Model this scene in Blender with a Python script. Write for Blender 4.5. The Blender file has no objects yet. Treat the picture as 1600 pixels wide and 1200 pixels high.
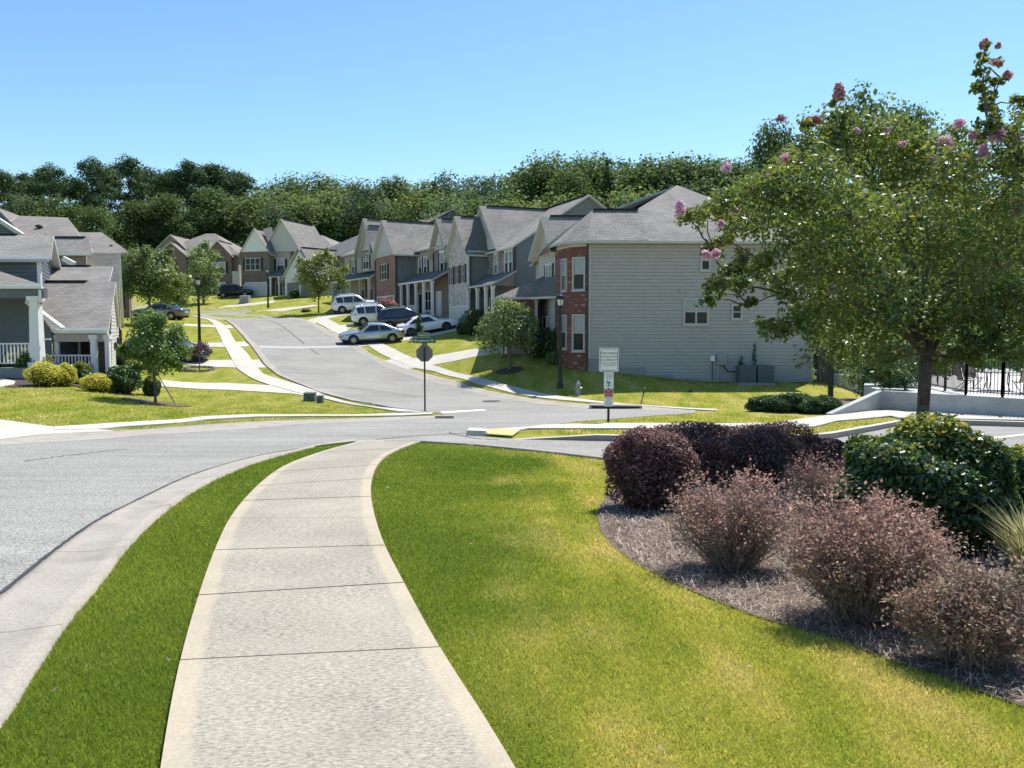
import bpy, math, random
import numpy as np
from mathutils import Vector, Matrix
from mathutils.geometry import delaunay_2d_cdt
rng = np.random.default_rng(11)
random.seed(11)
R = math.radians
S = bpy.context.scene
COL = S.collection

# ------------------------------------------------------------------ camera, sky, sun, exposure
F, HOR, CH = 1300.0, 515.0, 1.7          # focal length (px of a 1600 px frame), horizon row, eye height
PITCH = math.atan((600 - HOR) / F)
cam_d = bpy.data.cameras.new('camera'); cam = bpy.data.objects.new('camera', cam_d); COL.objects.link(cam)
cam_d.sensor_width = 36; cam_d.lens = 36 * F / 1600; cam_d.clip_start = 0.05; cam_d.clip_end = 2000
cam.location = (0, 0, CH); cam.rotation_euler = (R(90) - PITCH, 0, 0)
S.camera = cam
SUN_AZ, SUN_EL = R(33), R(60)            # azimuth clockwise from +Y
W = bpy.data.worlds.new('World'); S.world = W; W.use_nodes = True
wn = W.node_tree.nodes; bgn = wn['Background']
sky = wn.new('ShaderNodeTexSky'); sky.sky_type = 'NISHITA'; sky.sun_disc = False
sky.sun_elevation = SUN_EL; sky.sun_rotation = SUN_AZ
sky.air_density = 1.0; sky.dust_density = 0.3; sky.ozone_density = 1.6; sky.altitude = 200
hs = wn.new('ShaderNodeHueSaturation'); hs.inputs['Hue'].default_value = .495; hs.inputs['Saturation'].default_value = 1.18
W.node_tree.links.new(sky.outputs[0], hs.inputs['Color']); W.node_tree.links.new(hs.outputs[0], bgn.inputs[0]); bgn.inputs[1].default_value = 0.108
sd = bpy.data.lights.new('sun', 'SUN'); sd.energy = 4.2; sd.angle = R(0.53); sd.color = (1, .955, .88)
sun = bpy.data.objects.new('sun', sd); COL.objects.link(sun)
sv = Vector((math.sin(SUN_AZ) * math.cos(SUN_EL), math.cos(SUN_AZ) * math.cos(SUN_EL), math.sin(SUN_EL)))
sun.rotation_euler = (-sv).to_track_quat('-Z', 'Y').to_euler(); sun.location = (30, 40, 60)
S.view_settings.view_transform = 'Standard'; S.view_settings.look = 'None'
S.view_settings.gamma = 1; S.view_settings.use_curve_mapping = False
S.view_settings.exposure = 0.8
S.render.engine = 'CYCLES'
S.cycles.max_bounces = 6; S.cycles.transmission_bounces = 3; S.cycles.transparent_max_bounces = 4

# ------------------------------------------------------------------ measuring helpers
CP, SP = math.cos(PITCH), math.sin(PITCH)
def P(px, py, y):
    """world point seen at photo position (px,py) at ground distance y"""
    a, b = (px - 800) / F, (600 - py) / F
    dy, dz = CP + b * SP, -SP + b * CP
    t = y / dy
    return np.array([a * t, y, CH + dz * t])

ctrl = []
def near_z(y): return -0.045 * y
for x in (-16, -8, -3, 2, 7, 13, 20):
    for y in (-12, -4, 3, 9, 15, 20, 25):
        if x <= -16 and y > 10: continue
        if x == -8 and y > 21: continue
        ctrl.append((x, y, near_z(y)))
for t in [(690,651,28),(600,640,32),(560,631,36),(500,612,39),(455,593,44),(430,575,48),(405,550,55),(385,525,63),
          (365,508,70),(345,500,77),(300,491,86),
          (1050,645,31),(930,637,34),(850,627,37),(760,606,42),(690,589,46.5),(640,575,50),(590,553,57),(555,536,62),
          (510,517,70),(480,502,77),(440,492,86),(390,487,93),(340,481,100),
          (875,606,41),(796,579,44.5),(903,618,39),(920,578,43),(1100,598,43),(1265,598,43),(1170,600,42),(770,547,50),
          (715,512,66),(670,522,66),(560,490,83),(417,481,88),(370,465,112),(498,488,86),(445,465,104),
          (60,665,21.5),(60,607,32),(150,612,31),(243,631,31.5),(400,650,27),(190,600,36),(300,602,42),(470,622,37),
          (300,575,48),(330,545,54),(310,525,62),(290,500,75),(60,580,39),(200,515,60),
          (1240,635,33),(1300,640,31),(860,566,46),(320,462,118)]:
    ctrl.append(tuple(P(*t)))
ctrl += [(-60,120,8),(0,125,7),(45,110,4),(45,60,0),(30,46,-1),(-60,60,2.4),(-45,40,.3),(-45,20,-.5),(60,20,-1),(-60,-15,.5),
         (60,-15,.5),(-110,170,9),(110,170,8),(0,180,9),(-160,60,3),(160,60,2),(0,300,10),(-200,300,10),(200,300,9),
         (-220,-30,1),(220,-30,1),(20,75,2.5),(22,90,4),(12,34,-1.35),(18,32,-1.3)]
ctrl = np.array(ctrl, float)
def _k(r2): return r2 * np.log(r2 + 1e-9)
_n = len(ctrl)
_A = np.zeros((_n + 3, _n + 3))
_d2 = ((ctrl[:, None, :2] - ctrl[None, :, :2]) ** 2).sum(-1)
_A[:_n, :_n] = _k(_d2) + np.eye(_n) * 6.0
_A[:_n, _n] = 1; _A[:_n, _n + 1:] = ctrl[:, :2]; _A[_n, :_n] = 1; _A[_n + 1:, :_n] = ctrl[:, :2].T
_w = np.linalg.solve(_A, np.concatenate([ctrl[:, 2], np.zeros(3)]))
def H(x, y):
    x = np.atleast_1d(np.asarray(x, float)); y = np.atleast_1d(np.asarray(y, float))
    out = np.empty(x.shape); fx, fy, fo = x.ravel(), y.ravel(), out.ravel()
    for i in range(0, len(fx), 20000):
        a, b = fx[i:i + 20000], fy[i:i + 20000]
        r2 = (a[:, None] - ctrl[None, :, 0]) ** 2 + (b[:, None] - ctrl[None, :, 1]) ** 2
        fo[i:i + 20000] = _k(r2) @ _w[:_n] + _w[_n] + _w[_n + 1] * a + _w[_n + 2] * b
    return fo.reshape(x.shape)
def h(x, y): return float(H(x, y)[0])
_ts = np.concatenate([np.arange(1.2, 40, .05), np.arange(40, 130, .1)])
def G(px, py):
    """plan position of the ground seen at photo position (px,py)"""
    p = P(px, py, 1.0); dx, dz = p[0], p[2] - CH
    z = CH + dz * _ts; hh = H(dx * _ts, _ts); i = int(np.argmax(z < hh))
    if i == 0: return (dx * 120, 120.0)
    f0, f1 = z[i - 1] - hh[i - 1], hh[i] - z[i]
    t = _ts[i - 1] + (_ts[i] - _ts[i - 1]) * f0 / (f0 + f1 + 1e-12)
    return (dx * t, t)
def Gs(l): return [G(*p) for p in l]
def G3(px, py, dz=0):
    x, y = G(px, py); return (x, y, h(x, y) + dz)

# ------------------------------------------------------------------ object helpers
def tag(o, label=None, cat=None, group=None, kind=None):
    if label: o['label'] = label
    if cat: o['category'] = cat
    if group: o['group'] = group
    if kind: o['kind'] = kind
    return o
def empty(name, loc=(0, 0, 0), rz=0, label=None, cat=None, group=None):
    o = bpy.data.objects.new(name, None); COL.objects.link(o); o.location = loc; o.rotation_euler = (0, 0, rz)
    o.empty_display_size = .3
    return tag(o, label, cat, group)
def link(name, me, parent=None):
    o = bpy.data.objects.new(name, me); COL.objects.link(o)
    if parent is not None: o.parent = parent
    return o
def copy_tree(o, parent=None):
    c = o.copy(); COL.objects.link(c)
    if parent is not None: c.parent = parent
    for ch in list(o.children): copy_tree(ch, c)
    return c

class MB:
    def __init__(s): s.v, s.f, s.m = [], [], []
    def poly(s, pts, mi=0):
        b = len(s.v); s.v += [tuple(map(float, p)) for p in pts]; s.f.append(tuple(range(b, b + len(pts)))); s.m.append(mi)
    def hexa(s, c, mi=0):
        b = len(s.v); s.v += [tuple(map(float, p)) for p in c]
        for q in ((0,3,2,1),(4,5,6,7),(0,1,5,4),(1,2,6,5),(2,3,7,6),(3,0,4,7)):
            s.f.append(tuple(b + i for i in q)); s.m.append(mi)
    def box(s, x0, x1, y0, y1, z0, z1, mi=0):
        s.hexa([(x0,y0,z0),(x1,y0,z0),(x1,y1,z0),(x0,y1,z0),(x0,y0,z1),(x1,y0,z1),(x1,y1,z1),(x0,y1,z1)], mi)
    def bar(s, p, q, w, t, mi=0, up=(0,0,1)):
        p, q = Vector(p), Vector(q); d = (q - p).normalized(); u = Vector(up)
        if abs(d.dot(u)) > .99: u = Vector((1,0,0))
        a = d.cross(u).normalized() * w / 2; b = a.cross(d).normalized() * t / 2
        s.hexa([p-a-b, p+a-b, p+a+b, p-a+b, q-a-b, q+a-b, q+a+b, q-a+b], mi)
    def tube(s, p, q, r0, r1, n=8, mi=0, cap=True):
        p, q = Vector(p), Vector(q); d = (q - p).normalized()
        u = Vector((0,0,1)) if abs(d.z) < .9 else Vector((1,0,0))
        a = d.cross(u).normalized(); b = d.cross(a); k = len(s.v)
        for c, r in ((p, r0), (q, r1)):
            for i in range(n):
                t = 2*math.pi*i/n; s.v.append(tuple(c + (a*math.cos(t) + b*math.sin(t))*r))
        for i in range(n):
            j = (i+1) % n; s.f.append((k+i, k+j, k+n+j, k+n+i)); s.m.append(mi)
        if cap:
            s.f.append(tuple(k+i for i in reversed(range(n)))); s.m.append(mi)
            s.f.append(tuple(k+n+i for i in range(n))); s.m.append(mi)
    def path(s, pts, rs, n=6, mi=0):
        for i in range(len(pts) - 1): s.tube(pts[i], pts[i+1], rs[i], rs[i+1], n, mi, cap=(i == len(pts)-2))
    def lathe(s, prof, c=(0,0,0), n=12, mi=0):
        k = len(s.v)
        for r, z in prof:
            for i in range(n):
                t = 2*math.pi*i/n; s.v.append((c[0]+r*math.cos(t), c[1]+r*math.sin(t), c[2]+z))
        for a in range(len(prof)-1):
            for i in range(n):
                j = (i+1) % n; s.f.append((k+a*n+i, k+a*n+j, k+(a+1)*n+j, k+(a+1)*n+i)); s.m.append(mi)
        s.f.append(tuple(k+i for i in reversed(range(n)))); s.m.append(mi)
        s.f.append(tuple(k+(len(prof)-1)*n+i for i in range(n))); s.m.append(mi)
    def mesh(s, name, mats, smooth=False):
        me = bpy.data.meshes.new(name); me.from_pydata(s.v, [], s.f)
        for m in (mats if isinstance(mats, (list, tuple)) else [mats]): me.materials.append(m)
        me.polygons.foreach_set('material_index', s.m)
        if smooth: me.polygons.foreach_set('use_smooth', [True]*len(s.f))
        uv = me.uv_layers.new(name='UVMap').data
        for p in me.polygons:
            n = p.normal
            t = Vector((0,0,1)).cross(n)
            t = t.normalized() if t.length > 1e-3 else Vector((1,0,0))
            b = n.cross(t)
            for li in p.loop_indices:
                c = me.vertices[me.loops[li].vertex_index].co; uv[li].uv = (c.dot(t), c.dot(b))
        return me
    def build(s, name, mats, parent=None, smooth=False):
        return link(name, s.mesh(name, mats, smooth), parent)

def raw_mesh(name, verts, faces_n, mats, idx=None):
    """fast mesh: verts (N,3); consecutive faces of faces_n vertices each"""
    me = bpy.data.meshes.new(name); nv = len(verts); nf = nv // faces_n
    me.vertices.add(nv); me.vertices.foreach_set('co', np.ascontiguousarray(verts, dtype=np.float32).ravel())
    me.loops.add(nv); me.loops.foreach_set('vertex_index', np.arange(nv, dtype=np.int32))
    me.polygons.add(nf); me.polygons.foreach_set('loop_start', np.arange(0, nv, faces_n, dtype=np.int32))
    for m in (mats if isinstance(mats, (list, tuple)) else [mats]): me.materials.append(m)
    if idx is not None: me.polygons.foreach_set('material_index', np.asarray(idx, dtype=np.int32))
    me.update(calc_edges=True); me.validate()
    return me

# ------------------------------------------------------------------ materials
class NT:
    def __init__(s, name):
        s.m = bpy.data.materials.new(name); s.m.use_nodes = True; s.t = s.m.node_tree; s.n = s.t.nodes
        s.b = s.n['Principled BSDF']; s.out = s.n['Material Output']
    def add(s, ty, **kw):
        n = s.n.new('ShaderNode' + ty)
        for k, v in kw.items():
            if k[0] == '_': setattr(n, k[1:], v); continue
            i = n.inputs[int(k[1:])] if k[0] == 'i' and k[1:].isdigit() else n.inputs[k.replace('__', ' ')]
            if hasattr(v, 'is_output'): s.t.links.new(v, i)
            else: i.default_value = v
        return n
    def l(s, a, b): s.t.links.new(a, b)
    def set(s, **kw):
        for k, v in kw.items():
            i = s.b.inputs[k.replace('__', ' ')]
            if hasattr(v, 'is_output'): s.l(v, i)
            else: i.default_value = v
    def pos(s): return s.add('NewGeometry').outputs['Position']
    def noise(s, scale, detail=3, vec=None, rough=.55):
        n = s.add('TexNoise', Scale=scale, Detail=detail, Roughness=rough); s.l(vec if vec is not None else s.pos(), n.inputs['Vector']); return n.outputs['Fac']
    def ramp(s, fac, stops):
        n = s.add('ValToRGB'); s.l(fac, n.inputs[0]); e = n.color_ramp.elements
        while len(e) < len(stops): e.new(.5)
        for i, (p, c) in enumerate(stops):
            e[i].position = p; e[i].color = (*c, 1) if len(c) == 3 else c
        return n.outputs[0]
    def mix(s, f, a, b, ty='MIX'):
        n = s.n.new('ShaderNodeMix'); n.data_type = 'RGBA'; n.blend_type = ty
        for i, v in ((0, f), (6, a), (7, b)):
            if hasattr(v, 'is_output'): s.l(v, n.inputs[i])
            else: n.inputs[i].default_value = (*v, 1) if isinstance(v, tuple) and len(v) == 3 else v
        return n.outputs[2]
    def bump(s, hgt, strength=.3, dist=.02):
        n = s.add('Bump', Strength=strength, Distance=dist); s.l(hgt, n.inputs['Height']); s.l(n.outputs[0], s.b.inputs['Normal'])
    def math(s, op, a, b=0.0):
        n = s.n.new('ShaderNodeMath'); n.operation = op
        for i, v in ((0, a), (1, b)):
            if hasattr(v, 'is_output'): s.l(v, n.inputs[i])
            else: n.inputs[i].default_value = v
        return n.outputs[0]
    def uv(s): return s.add('TexCoord').outputs['UV']

def plain(name, col, rough=.6, var=.12, sc=6, metallic=0, spec=.4, coat=0, bump=0):
    t = NT(name); f = t.noise(sc, 4)
    lo = tuple(max(0, c*(1-var)) for c in col); hi = tuple(min(1, c*(1+var)) for c in col)
    t.set(Base__Color=t.ramp(f, [(.3, lo), (.7, hi)]), Roughness=rough, Metallic=metallic)
    t.b.inputs['Specular IOR Level'].default_value = spec; t.b.inputs['Coat Weight'].default_value = coat
    if bump: t.bump(f, bump, .01)
    return t.m

def shingle(name, a, b):
    t = NT(name); uv = t.uv()
    br = t.add('TexBrick', Scale=1.0, Color1=(*a, 1), Color2=(*b, 1), Mortar=(a[0]*.2, a[1]*.2, a[2]*.2, 1))
    br.inputs['Mortar Size'].default_value = .02; br.inputs['Mortar Smooth'].default_value = .3; br.inputs['Brick Width'].default_value = .36; br.inputs['Row Height'].default_value = .165
    br.inputs['Bias'].default_value = -.1; t.l(uv, br.inputs['Vector'])
    big = t.noise(.7, 3)
    c = t.mix(.35, br.outputs[0], t.ramp(big, [(.3, tuple(x*.75 for x in a)), (.7, tuple(x*1.2 for x in b))]))
    fine = t.noise(90, 2)
    c = t.mix(.25, c, t.ramp(fine, [(.35, (.06,.06,.06)), (.65, (.5,.48,.47))]))
    t.set(Base__Color=c, Roughness=.9); t.b.inputs['Specular IOR Level'].default_value = .25
    t.bump(br.outputs['Fac'], -.6, .02)
    return t.m

def brickmat(name, a, b, mortar, light=None, bw=.21, rh=.075):
    t = NT(name); uv = t.uv()
    br = t.add('TexBrick', Scale=1.0, Color1=(*a, 1), Color2=(*b, 1), Mortar=(*mortar, 1))
    br.inputs['Mortar Size'].default_value = .009; br.inputs['Brick Width'].default_value = bw; br.inputs['Row Height'].default_value = rh
    t.l(uv, br.inputs['Vector'])
    c = br.outputs[0]
    mp = t.add('Mapping', Scale=(1/bw, 1/rh, 1)); t.l(uv, mp.inputs[0])
    wn_ = t.add('TexWhiteNoise', _noise_dimensions='2D')
    fl = t.add('VectorMath', _operation='FLOOR'); t.l(mp.outputs[0], fl.inputs[0]); t.l(fl.outputs[0], wn_.inputs['Vector'])
    c = t.mix(.5, c, t.ramp(wn_.outputs[0], [(0, tuple(x*.55 for x in a)), (.5, a), (.86, b), (.95, light or b)]))
    if light: c = t.mix(t.ramp(wn_.outputs[0], [(.965, (0,0,0)), (.97, (1,1,1))]), c, light)
    c = t.mix(.3, c, t.ramp(t.noise(1.2, 3), [(.3, tuple(x*.6 for x in a)), (.7, b)]))
    t.set(Base__Color=c, Roughness=.85); t.bump(br.outputs['Fac'], -.5, .015)
    return t.m

def stonemat(name, a, b, joint, sc=4.5):
    t = NT(name); uv = t.uv()
    v = t.add('TexVoronoi', Scale=sc); t.l(uv, v.inputs['Vector'])
    e = t.add('TexVoronoi', _feature='DISTANCE_TO_EDGE', Scale=sc); t.l(uv, e.inputs['Vector'])
    sp = t.add('SeparateColor'); t.l(v.outputs['Color'], sp.inputs[0])
    c = t.ramp(sp.outputs[0], [(.1, a), (.6, b), (.95, tuple(min(1, x*1.35) for x in b))])
    c = t.mix(t.ramp(e.outputs['Distance'], [(.02, (1,1,1)), (.07, (0,0,0))]), c, joint)
    t.set(Base__Color=c, Roughness=.85); t.bump(e.outputs['Distance'], .8, .05)
    return t.m

def foliage_mat(name, dark, mid, light, trans=.35, gloss=.06, patch=None, rough=.45):
    t = NT(name); t.n.remove(t.b)
    ri = t.add('NewGeometry').outputs['Random Per Island']
    c = t.ramp(ri, [(0, dark), (.5, mid), (1, light)])
    if patch: c = t.mix(t.ramp(t.noise(patch[1], 3), [(.42, (0,0,0)), (.62, (1,1,1))]), c, patch[0])
    d = t.add('BsdfDiffuse'); t.l(c, d.inputs[0])
    tr = t.add('BsdfTranslucent'); t.l(t.mix(.5, c, tuple(min(1, x*1.5) for x in light)), tr.inputs[0])
    g = t.add('BsdfGlossy', Roughness=rough, Color=(.9, .95, 1, 1))
    m1 = t.add('MixShader', i0=trans); t.l(d.outputs[0], m1.inputs[1]); t.l(tr.outputs[0], m1.inputs[2])
    m2 = t.add('MixShader', i0=gloss); t.l(m1.outputs[0], m2.inputs[1]); t.l(g.outputs[0], m2.inputs[2])
    t.l(m2.outputs[0], t.out.inputs[0])
    return t.m

def grass_colour(t, lift=1.0):
    """lawn colour in world space, shared by the turf and the blades: greener by the path, drier to the right"""
    p = t.pos()
    big = t.noise(.38, 3, p); mp = t.add('Mapping', Scale=(1.5, .55, 1), Rotation=(0, 0, .5)); t.l(p, mp.inputs[0])
    st = t.noise(.9, 4, mp.outputs[0])
    c1 = t.ramp(big, [(.3, (.15*lift, .22*lift, .022*lift)), (.7, (.24*lift, .29*lift, .036*lift))])
    c2 = t.ramp(st, [(.3, (.29*lift, .345*lift, .035*lift)), (.5, (.43*lift, .42*lift, .075*lift)), (.74, (.60*lift, .49*lift, .19*lift))])
    sp = t.add('SeparateXYZ'); t.l(p, sp.inputs[0])
    d = t.math('ADD', sp.outputs[0], t.math('MULTIPLY', t.math('SUBTRACT', big, .5), 4.5))
    far = t.math('MULTIPLY', t.math('SUBTRACT', sp.outputs[1], 19.0), .5)
    mask = t.math('MAXIMUM', t.math('MULTIPLY', t.math('SUBTRACT', d, -.5), .75), t.math('MINIMUM', far, .75))
    mask = t.math('MINIMUM', t.math('MAXIMUM', mask, 0.0), 1.0)
    mask = t.math('MULTIPLY', mask, t.math('ADD', .45, t.math('MULTIPLY', st, 1.0)))
    return t.mix(t.math('MINIMUM', mask, 1.0), c1, c2)

def turf_mat():
    t = NT('lawn_turf'); c = grass_colour(t, .78)
    f = t.noise(55, 4); g = t.noise(9, 3)
    c = t.mix(.5, c, t.mix(1, c, t.ramp(f, [(.3, (.35, .38, .3)), (.7, (1.35, 1.3, 1.2))]), 'MULTIPLY'))
    t.set(Base__Color=c, Roughness=.95); t.b.inputs['Specular IOR Level'].default_value = .1
    t.bump(f, .9, .05)
    return t.m
def blade_mat():
    t = NT('grass_blades'); t.n.remove(t.b)
    c = grass_colour(t, 1.38)
    ri = t.add('NewGeometry').outputs['Random Per Island']
    c = t.mix(1, c, t.ramp(ri, [(0, (.55, .6, .5)), (.6, (1, 1, 1)), (.92, (1.3, 1.2, 1.1)), (.97, (1.9, 1.45, 2.2))]), 'MULTIPLY')
    d = t.add('BsdfDiffuse'); t.l(c, d.inputs[0]); tr = t.add('BsdfTranslucent'); t.l(c, tr.inputs[0])
    m1 = t.add('MixShader', i0=.42); t.l(d.outputs[0], m1.inputs[1]); t.l(tr.outputs[0], m1.inputs[2])
    g = t.add('BsdfGlossy', Roughness=.4); m2 = t.add('MixShader', i0=.03); t.l(m1.outputs[0], m2.inputs[1]); t.l(g.outputs[0], m2.inputs[2])
    t.l(m2.outputs[0], t.out.inputs[0]); return t.m

def asphalt_mat():
    t = NT('worn_asphalt'); f = t.noise(48, 1.2, rough=.5); m = t.noise(16, 2, rough=.7); b = t.noise(.35, 4)
    mp = t.add('Mapping', Scale=(.35, 2.2, 1), Rotation=(0, 0, -.5)); t.l(t.pos(), mp.inputs[0]); st = t.noise(.8, 5, mp.outputs[0])
    c = t.ramp(f, [(.33, (.05, .048, .044)), (.5, (.27, .258, .235)), (.66, (.60, .575, .53))])
    c = t.mix(.25, c, t.ramp(m, [(.38, (.12, .117, .11)), (.62, (.36, .348, .325))]))
    c = t.mix(.28, c, t.ramp(b, [(.38, (.17, .165, .155)), (.62, (.35, .34, .318))]))
    c = t.mix(.25, c, t.ramp(st, [(.35, (.16, .156, .147)), (.65, (.35, .34, .315))]))
    t.set(Base__Color=c, Roughness=.95); t.b.inputs['Specular IOR Level'].default_value = .1
    t.bump(f, .9, .014); return t.m

def concrete_mat(name, base, broom=0.0, stain=.3, rot=0.0):
    t = NT(name); b = t.noise(.9, 4); f = t.noise(42, 2.5, rough=.75)
    c = t.ramp(b, [(.3, tuple(x*.82 for x in base)), (.7, tuple(min(1, x*1.1) for x in base))])
    c = t.mix(.42, c, t.ramp(f, [(.3, tuple(x*.4 for x in base)), (.65, tuple(min(1, x*1.25) for x in base))]))
    if broom:
        mp = t.add('Mapping', Scale=(24, 85, 9), Rotation=(0, 0, -.06)); t.l(t.uv(), mp.inputs[0])
        st = t.noise(1.0, 4, mp.outputs[0], .75)
        pa = t.noise(1.3, 3)
        k = t.ramp(st, [(.41, (1, 1, 1)), (.53, (0, 0, 0))])
        k2 = t.mix(1, k, t.ramp(pa, [(.3, (.45,.45,.45)), (.6, (1,1,1))]), 'MULTIPLY')
        # clean trowelled band along both edges of a slab
        sx = t.add('SeparateXYZ'); t.l(t.uv(), sx.inputs[0])
        e = t.math('ABSOLUTE', sx.outputs[0])
        band = t.ramp(t.math('ADD', e, t.math('MULTIPLY', t.math('SUBTRACT', t.noise(3, 2), .5), .05)), [(.585, (1,1,1)), (.635, (0,0,0))])
        k3 = t.mix(1, k2, band, 'MULTIPLY')
        c = t.mix(t.mix(1, k3, (broom, broom, broom), 'MULTIPLY'), c, tuple(x*.33 for x in base))
        inv = t.add('Invert'); t.l(band, inv.inputs[1])
        c = t.mix(t.mix(1, inv.outputs[0], (.38, .38, .38), 'MULTIPLY'), c, (base[0]*1.12, base[1]*1.0, base[2]*.80))
        t.bump(st, .2, .004)
    else: t.bump(f, .4, .006)
    if stain:
        s_ = t.noise(2.2, 5); c = t.mix(t.mix(1, t.ramp(s_, [(.5, (0,0,0)), (.72, (1,1,1))]), (stain, stain, stain), 'MULTIPLY'), c, tuple(x*.55 for x in base))
    t.set(Base__Color=c, Roughness=.88); t.b.inputs['Specular IOR Level'].default_value = .25
    return t.m

M = {}
M['turf'] = turf_mat(); M['blade'] = blade_mat(); M['asphalt'] = asphalt_mat()
M['slab'] = concrete_mat('broomed_concrete', (.40, .362, .292), .92, .3)
M['walk'] = concrete_mat('pale_concrete', (.50, .47, .41), 0, .15)
M['gutter'] = concrete_mat('gutter_concrete', (.36, .325, .28), 0, .55)
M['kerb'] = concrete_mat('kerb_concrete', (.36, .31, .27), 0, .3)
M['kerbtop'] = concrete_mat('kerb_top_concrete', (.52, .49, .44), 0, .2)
M['wallc'] = concrete_mat('retaining_concrete', (.42, .42, .42), 0, .45)
M['paint'] = plain('white_road_paint', (.72, .72, .70), .7, .15, 12)
M['tar'] = plain('crack_tar_and_slot_shade', (.045, .045, .048), .7, .2)
M['patch'] = plain('pale_road_patch', (.36, .36, .355), .85, .1, 20)
M['mulch'] = plain('pine_straw_soil', (.12, .085, .065), .95, .5, 14, bump=.8)
M['straw'] = foliage_mat('pine_straw', (.14, .095, .07), (.29, .22, .17), (.50, .405, .33), .1, .03)
M['soil'] = plain('dark_mulch', (.06, .045, .038), .95, .4, 12, bump=.8)
M['white'] = plain('white_trim', (.74, .73, .70), .5, .05)
M['cream'] = plain('cream_board', (.52, .50, .45), .6, .06)
M['greytrim'] = plain('grey_trim', (.42, .42, .40), .55, .06)
M['sid_grey'] = plain('grey_siding', (.36, .345, .32), .6, .05, 2)
M['sid_green'] = plain('green_grey_siding', (.185, .20, .19), .6, .06, 2)
M['sid_blue'] = plain('blue_grey_siding', (.115, .135, .155), .6, .06, 2)
M['sid_tan'] = plain('tan_siding', (.42, .37, .31), .6, .06, 2)
M['sid_brown'] = plain('brown_siding', (.26, .21, .17), .6, .06, 2)
M['found'] = plain('stucco_foundation', (.25, .25, .245), .9, .1, 9, bump=.3)
M['brick_red'] = brickmat('red_speckled_brick', (.13, .05, .034), (.22, .08, .05), (.20, .15, .13), (.5, .42, .37))
M['brick_brown'] = brickmat('brown_brick', (.16, .11, .09), (.24, .17, .14), (.26, .23, .20))
M['brick_pink'] = brickmat('pink_brick', (.26, .12, .09), (.38, .20, .15), (.34, .25, .2), (.45, .36, .3))
M['brick_tan'] = brickmat('tan_brick', (.25, .18, .12), (.35, .26, .17), (.3, .26, .22))
M['stone_pale'] = stonemat('pale_field_stone', (.34, .31, .27), (.46, .43, .38), (.5, .47, .43))
M['stone_dark'] = stonemat('mixed_field_stone', (.14, .11, .09), (.25, .21, .18), (.3, .27, .24))
M['roof_grey'] = shingle('grey_shingles', (.155, .146, .132), (.31, .288, .255))
M['roof_brown'] = shingle('brown_shingles', (.17, .153, .13), (.31, .275, .23))
M['roof_dark'] = shingle('charcoal_and_shade_shingles', (.085, .09, .095), (.13, .13, .135))  # dark roofs; also carries the shade of backlit planes in its colour
M['ridge'] = plain('dark_ridge_vent', (.02, .022, .026), .7, .1)
M['black'] = plain('black_metal', (.012, .013, .015), .4, .2, spec=.5)
M['downpipe'] = plain('dark_downpipe', (.035, .037, .04), .5, .1)
M['shutter'] = plain('black_shutter', (.018, .019, .022), .6, .15)
M['glass'] = plain('dark_window_glass', (.014, .018, .021), .12, .2, 2, spec=.22)
M['blind_sky'] = plain('blind_and_sky_reflection_glass', (.26, .29, .30), .25, .08, 3, spec=.7)  # blind behind glass, with the sky's reflection painted into the pale colour
M['door'] = plain('dark_door', (.05, .035, .028), .5, .1)
M['garage'] = plain('white_garage_door', (.60, .58, .54), .55, .04)
M['garage_grey'] = plain('grey_garage_door', (.17, .17, .165), .55, .05)
M['wood'] = plain('weathered_wood', (.13, .11, .095), .9, .35, 8, bump=.4)
M['bark'] = plain('smooth_grey_bark', (.115, .095, .078), .85, .4, 14, bump=.6)
M['barkdark'] = plain('dark_bark', (.055, .045, .038), .95, .4, 6, bump=.6)
M['lamp_glass'] = plain('frosted_lamp_glass', (.62, .62, .58), .35, .05)
M['rubber'] = plain('tyre_rubber', (.016, .016, .017), .8, .2)
M['rim'] = plain('alloy_rim', (.42, .43, .44), .35, .08, metallic=.8)
M['rimdark'] = plain('dark_alloy_rim', (.07, .07, .075), .4, .1, metallic=.6)
M['carglass'] = plain('car_glass', (.012, .014, .018), .04, .1, 2, spec=.9)
M['tail'] = plain('red_tail_lamp', (.35, .012, .012), .2, .1, spec=.7)
M['head'] = plain('clear_head_lamp', (.55, .57, .6), .12, .05, spec=.8)
M['chrome'] = plain('chrome', (.6, .6, .6), .2, .05, metallic=1)
M['under'] = plain('dark_underbody', (.014, .014, .015), .8, .1)
def paint(n, c, met=0): return plain(n, c, .22, .02, 1, metallic=met, spec=.6, coat=.8)
M['car_white'] = paint('white_car_paint', (.86, .86, .85)); M['car_silver'] = paint('silver_blue_car_paint', (.36, .41, .45), .5)
M['car_dark'] = paint('dark_blue_car_paint', (.015, .02, .04), .2); M['car_grey'] = paint('grey_blue_car_paint', (.16, .19, .23), .4)
M['sign_white'] = plain('white_sign_face', (.66, .66, .64), .45, .03); M['sign_green'] = plain('green_sign_face', (.012, .085, .055), .4, .05)
M['sign_back'] = plain('bare_aluminium_sign_back', (.15, .145, .135), .55, .1, 5, metallic=.3); M['sign_red'] = plain('red_sign_face', (.30, .02, .025), .45, .04)
M['ink'] = plain('dark_sign_ink', (.03, .035, .035), .6, .05); M['ink_blue'] = plain('blue_sign_ink', (.12, .25, .38), .6, .05)
M['post'] = plain('dark_green_sign_post', (.02, .022, .02), .6, .15)
M['tactile'] = plain('yellow_tactile', (.50, .43, .17), .7, .12, 8)
M['hydrant'] = plain('silver_hydrant_paint', (.30, .33, .34), .4, .15, 10, metallic=.4)
M['ubox'] = plain('green_utility_box', (.10, .125, .11), .6, .1); M['ubox_grey'] = plain('grey_utility_box', (.30, .31, .30), .6, .1)
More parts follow.
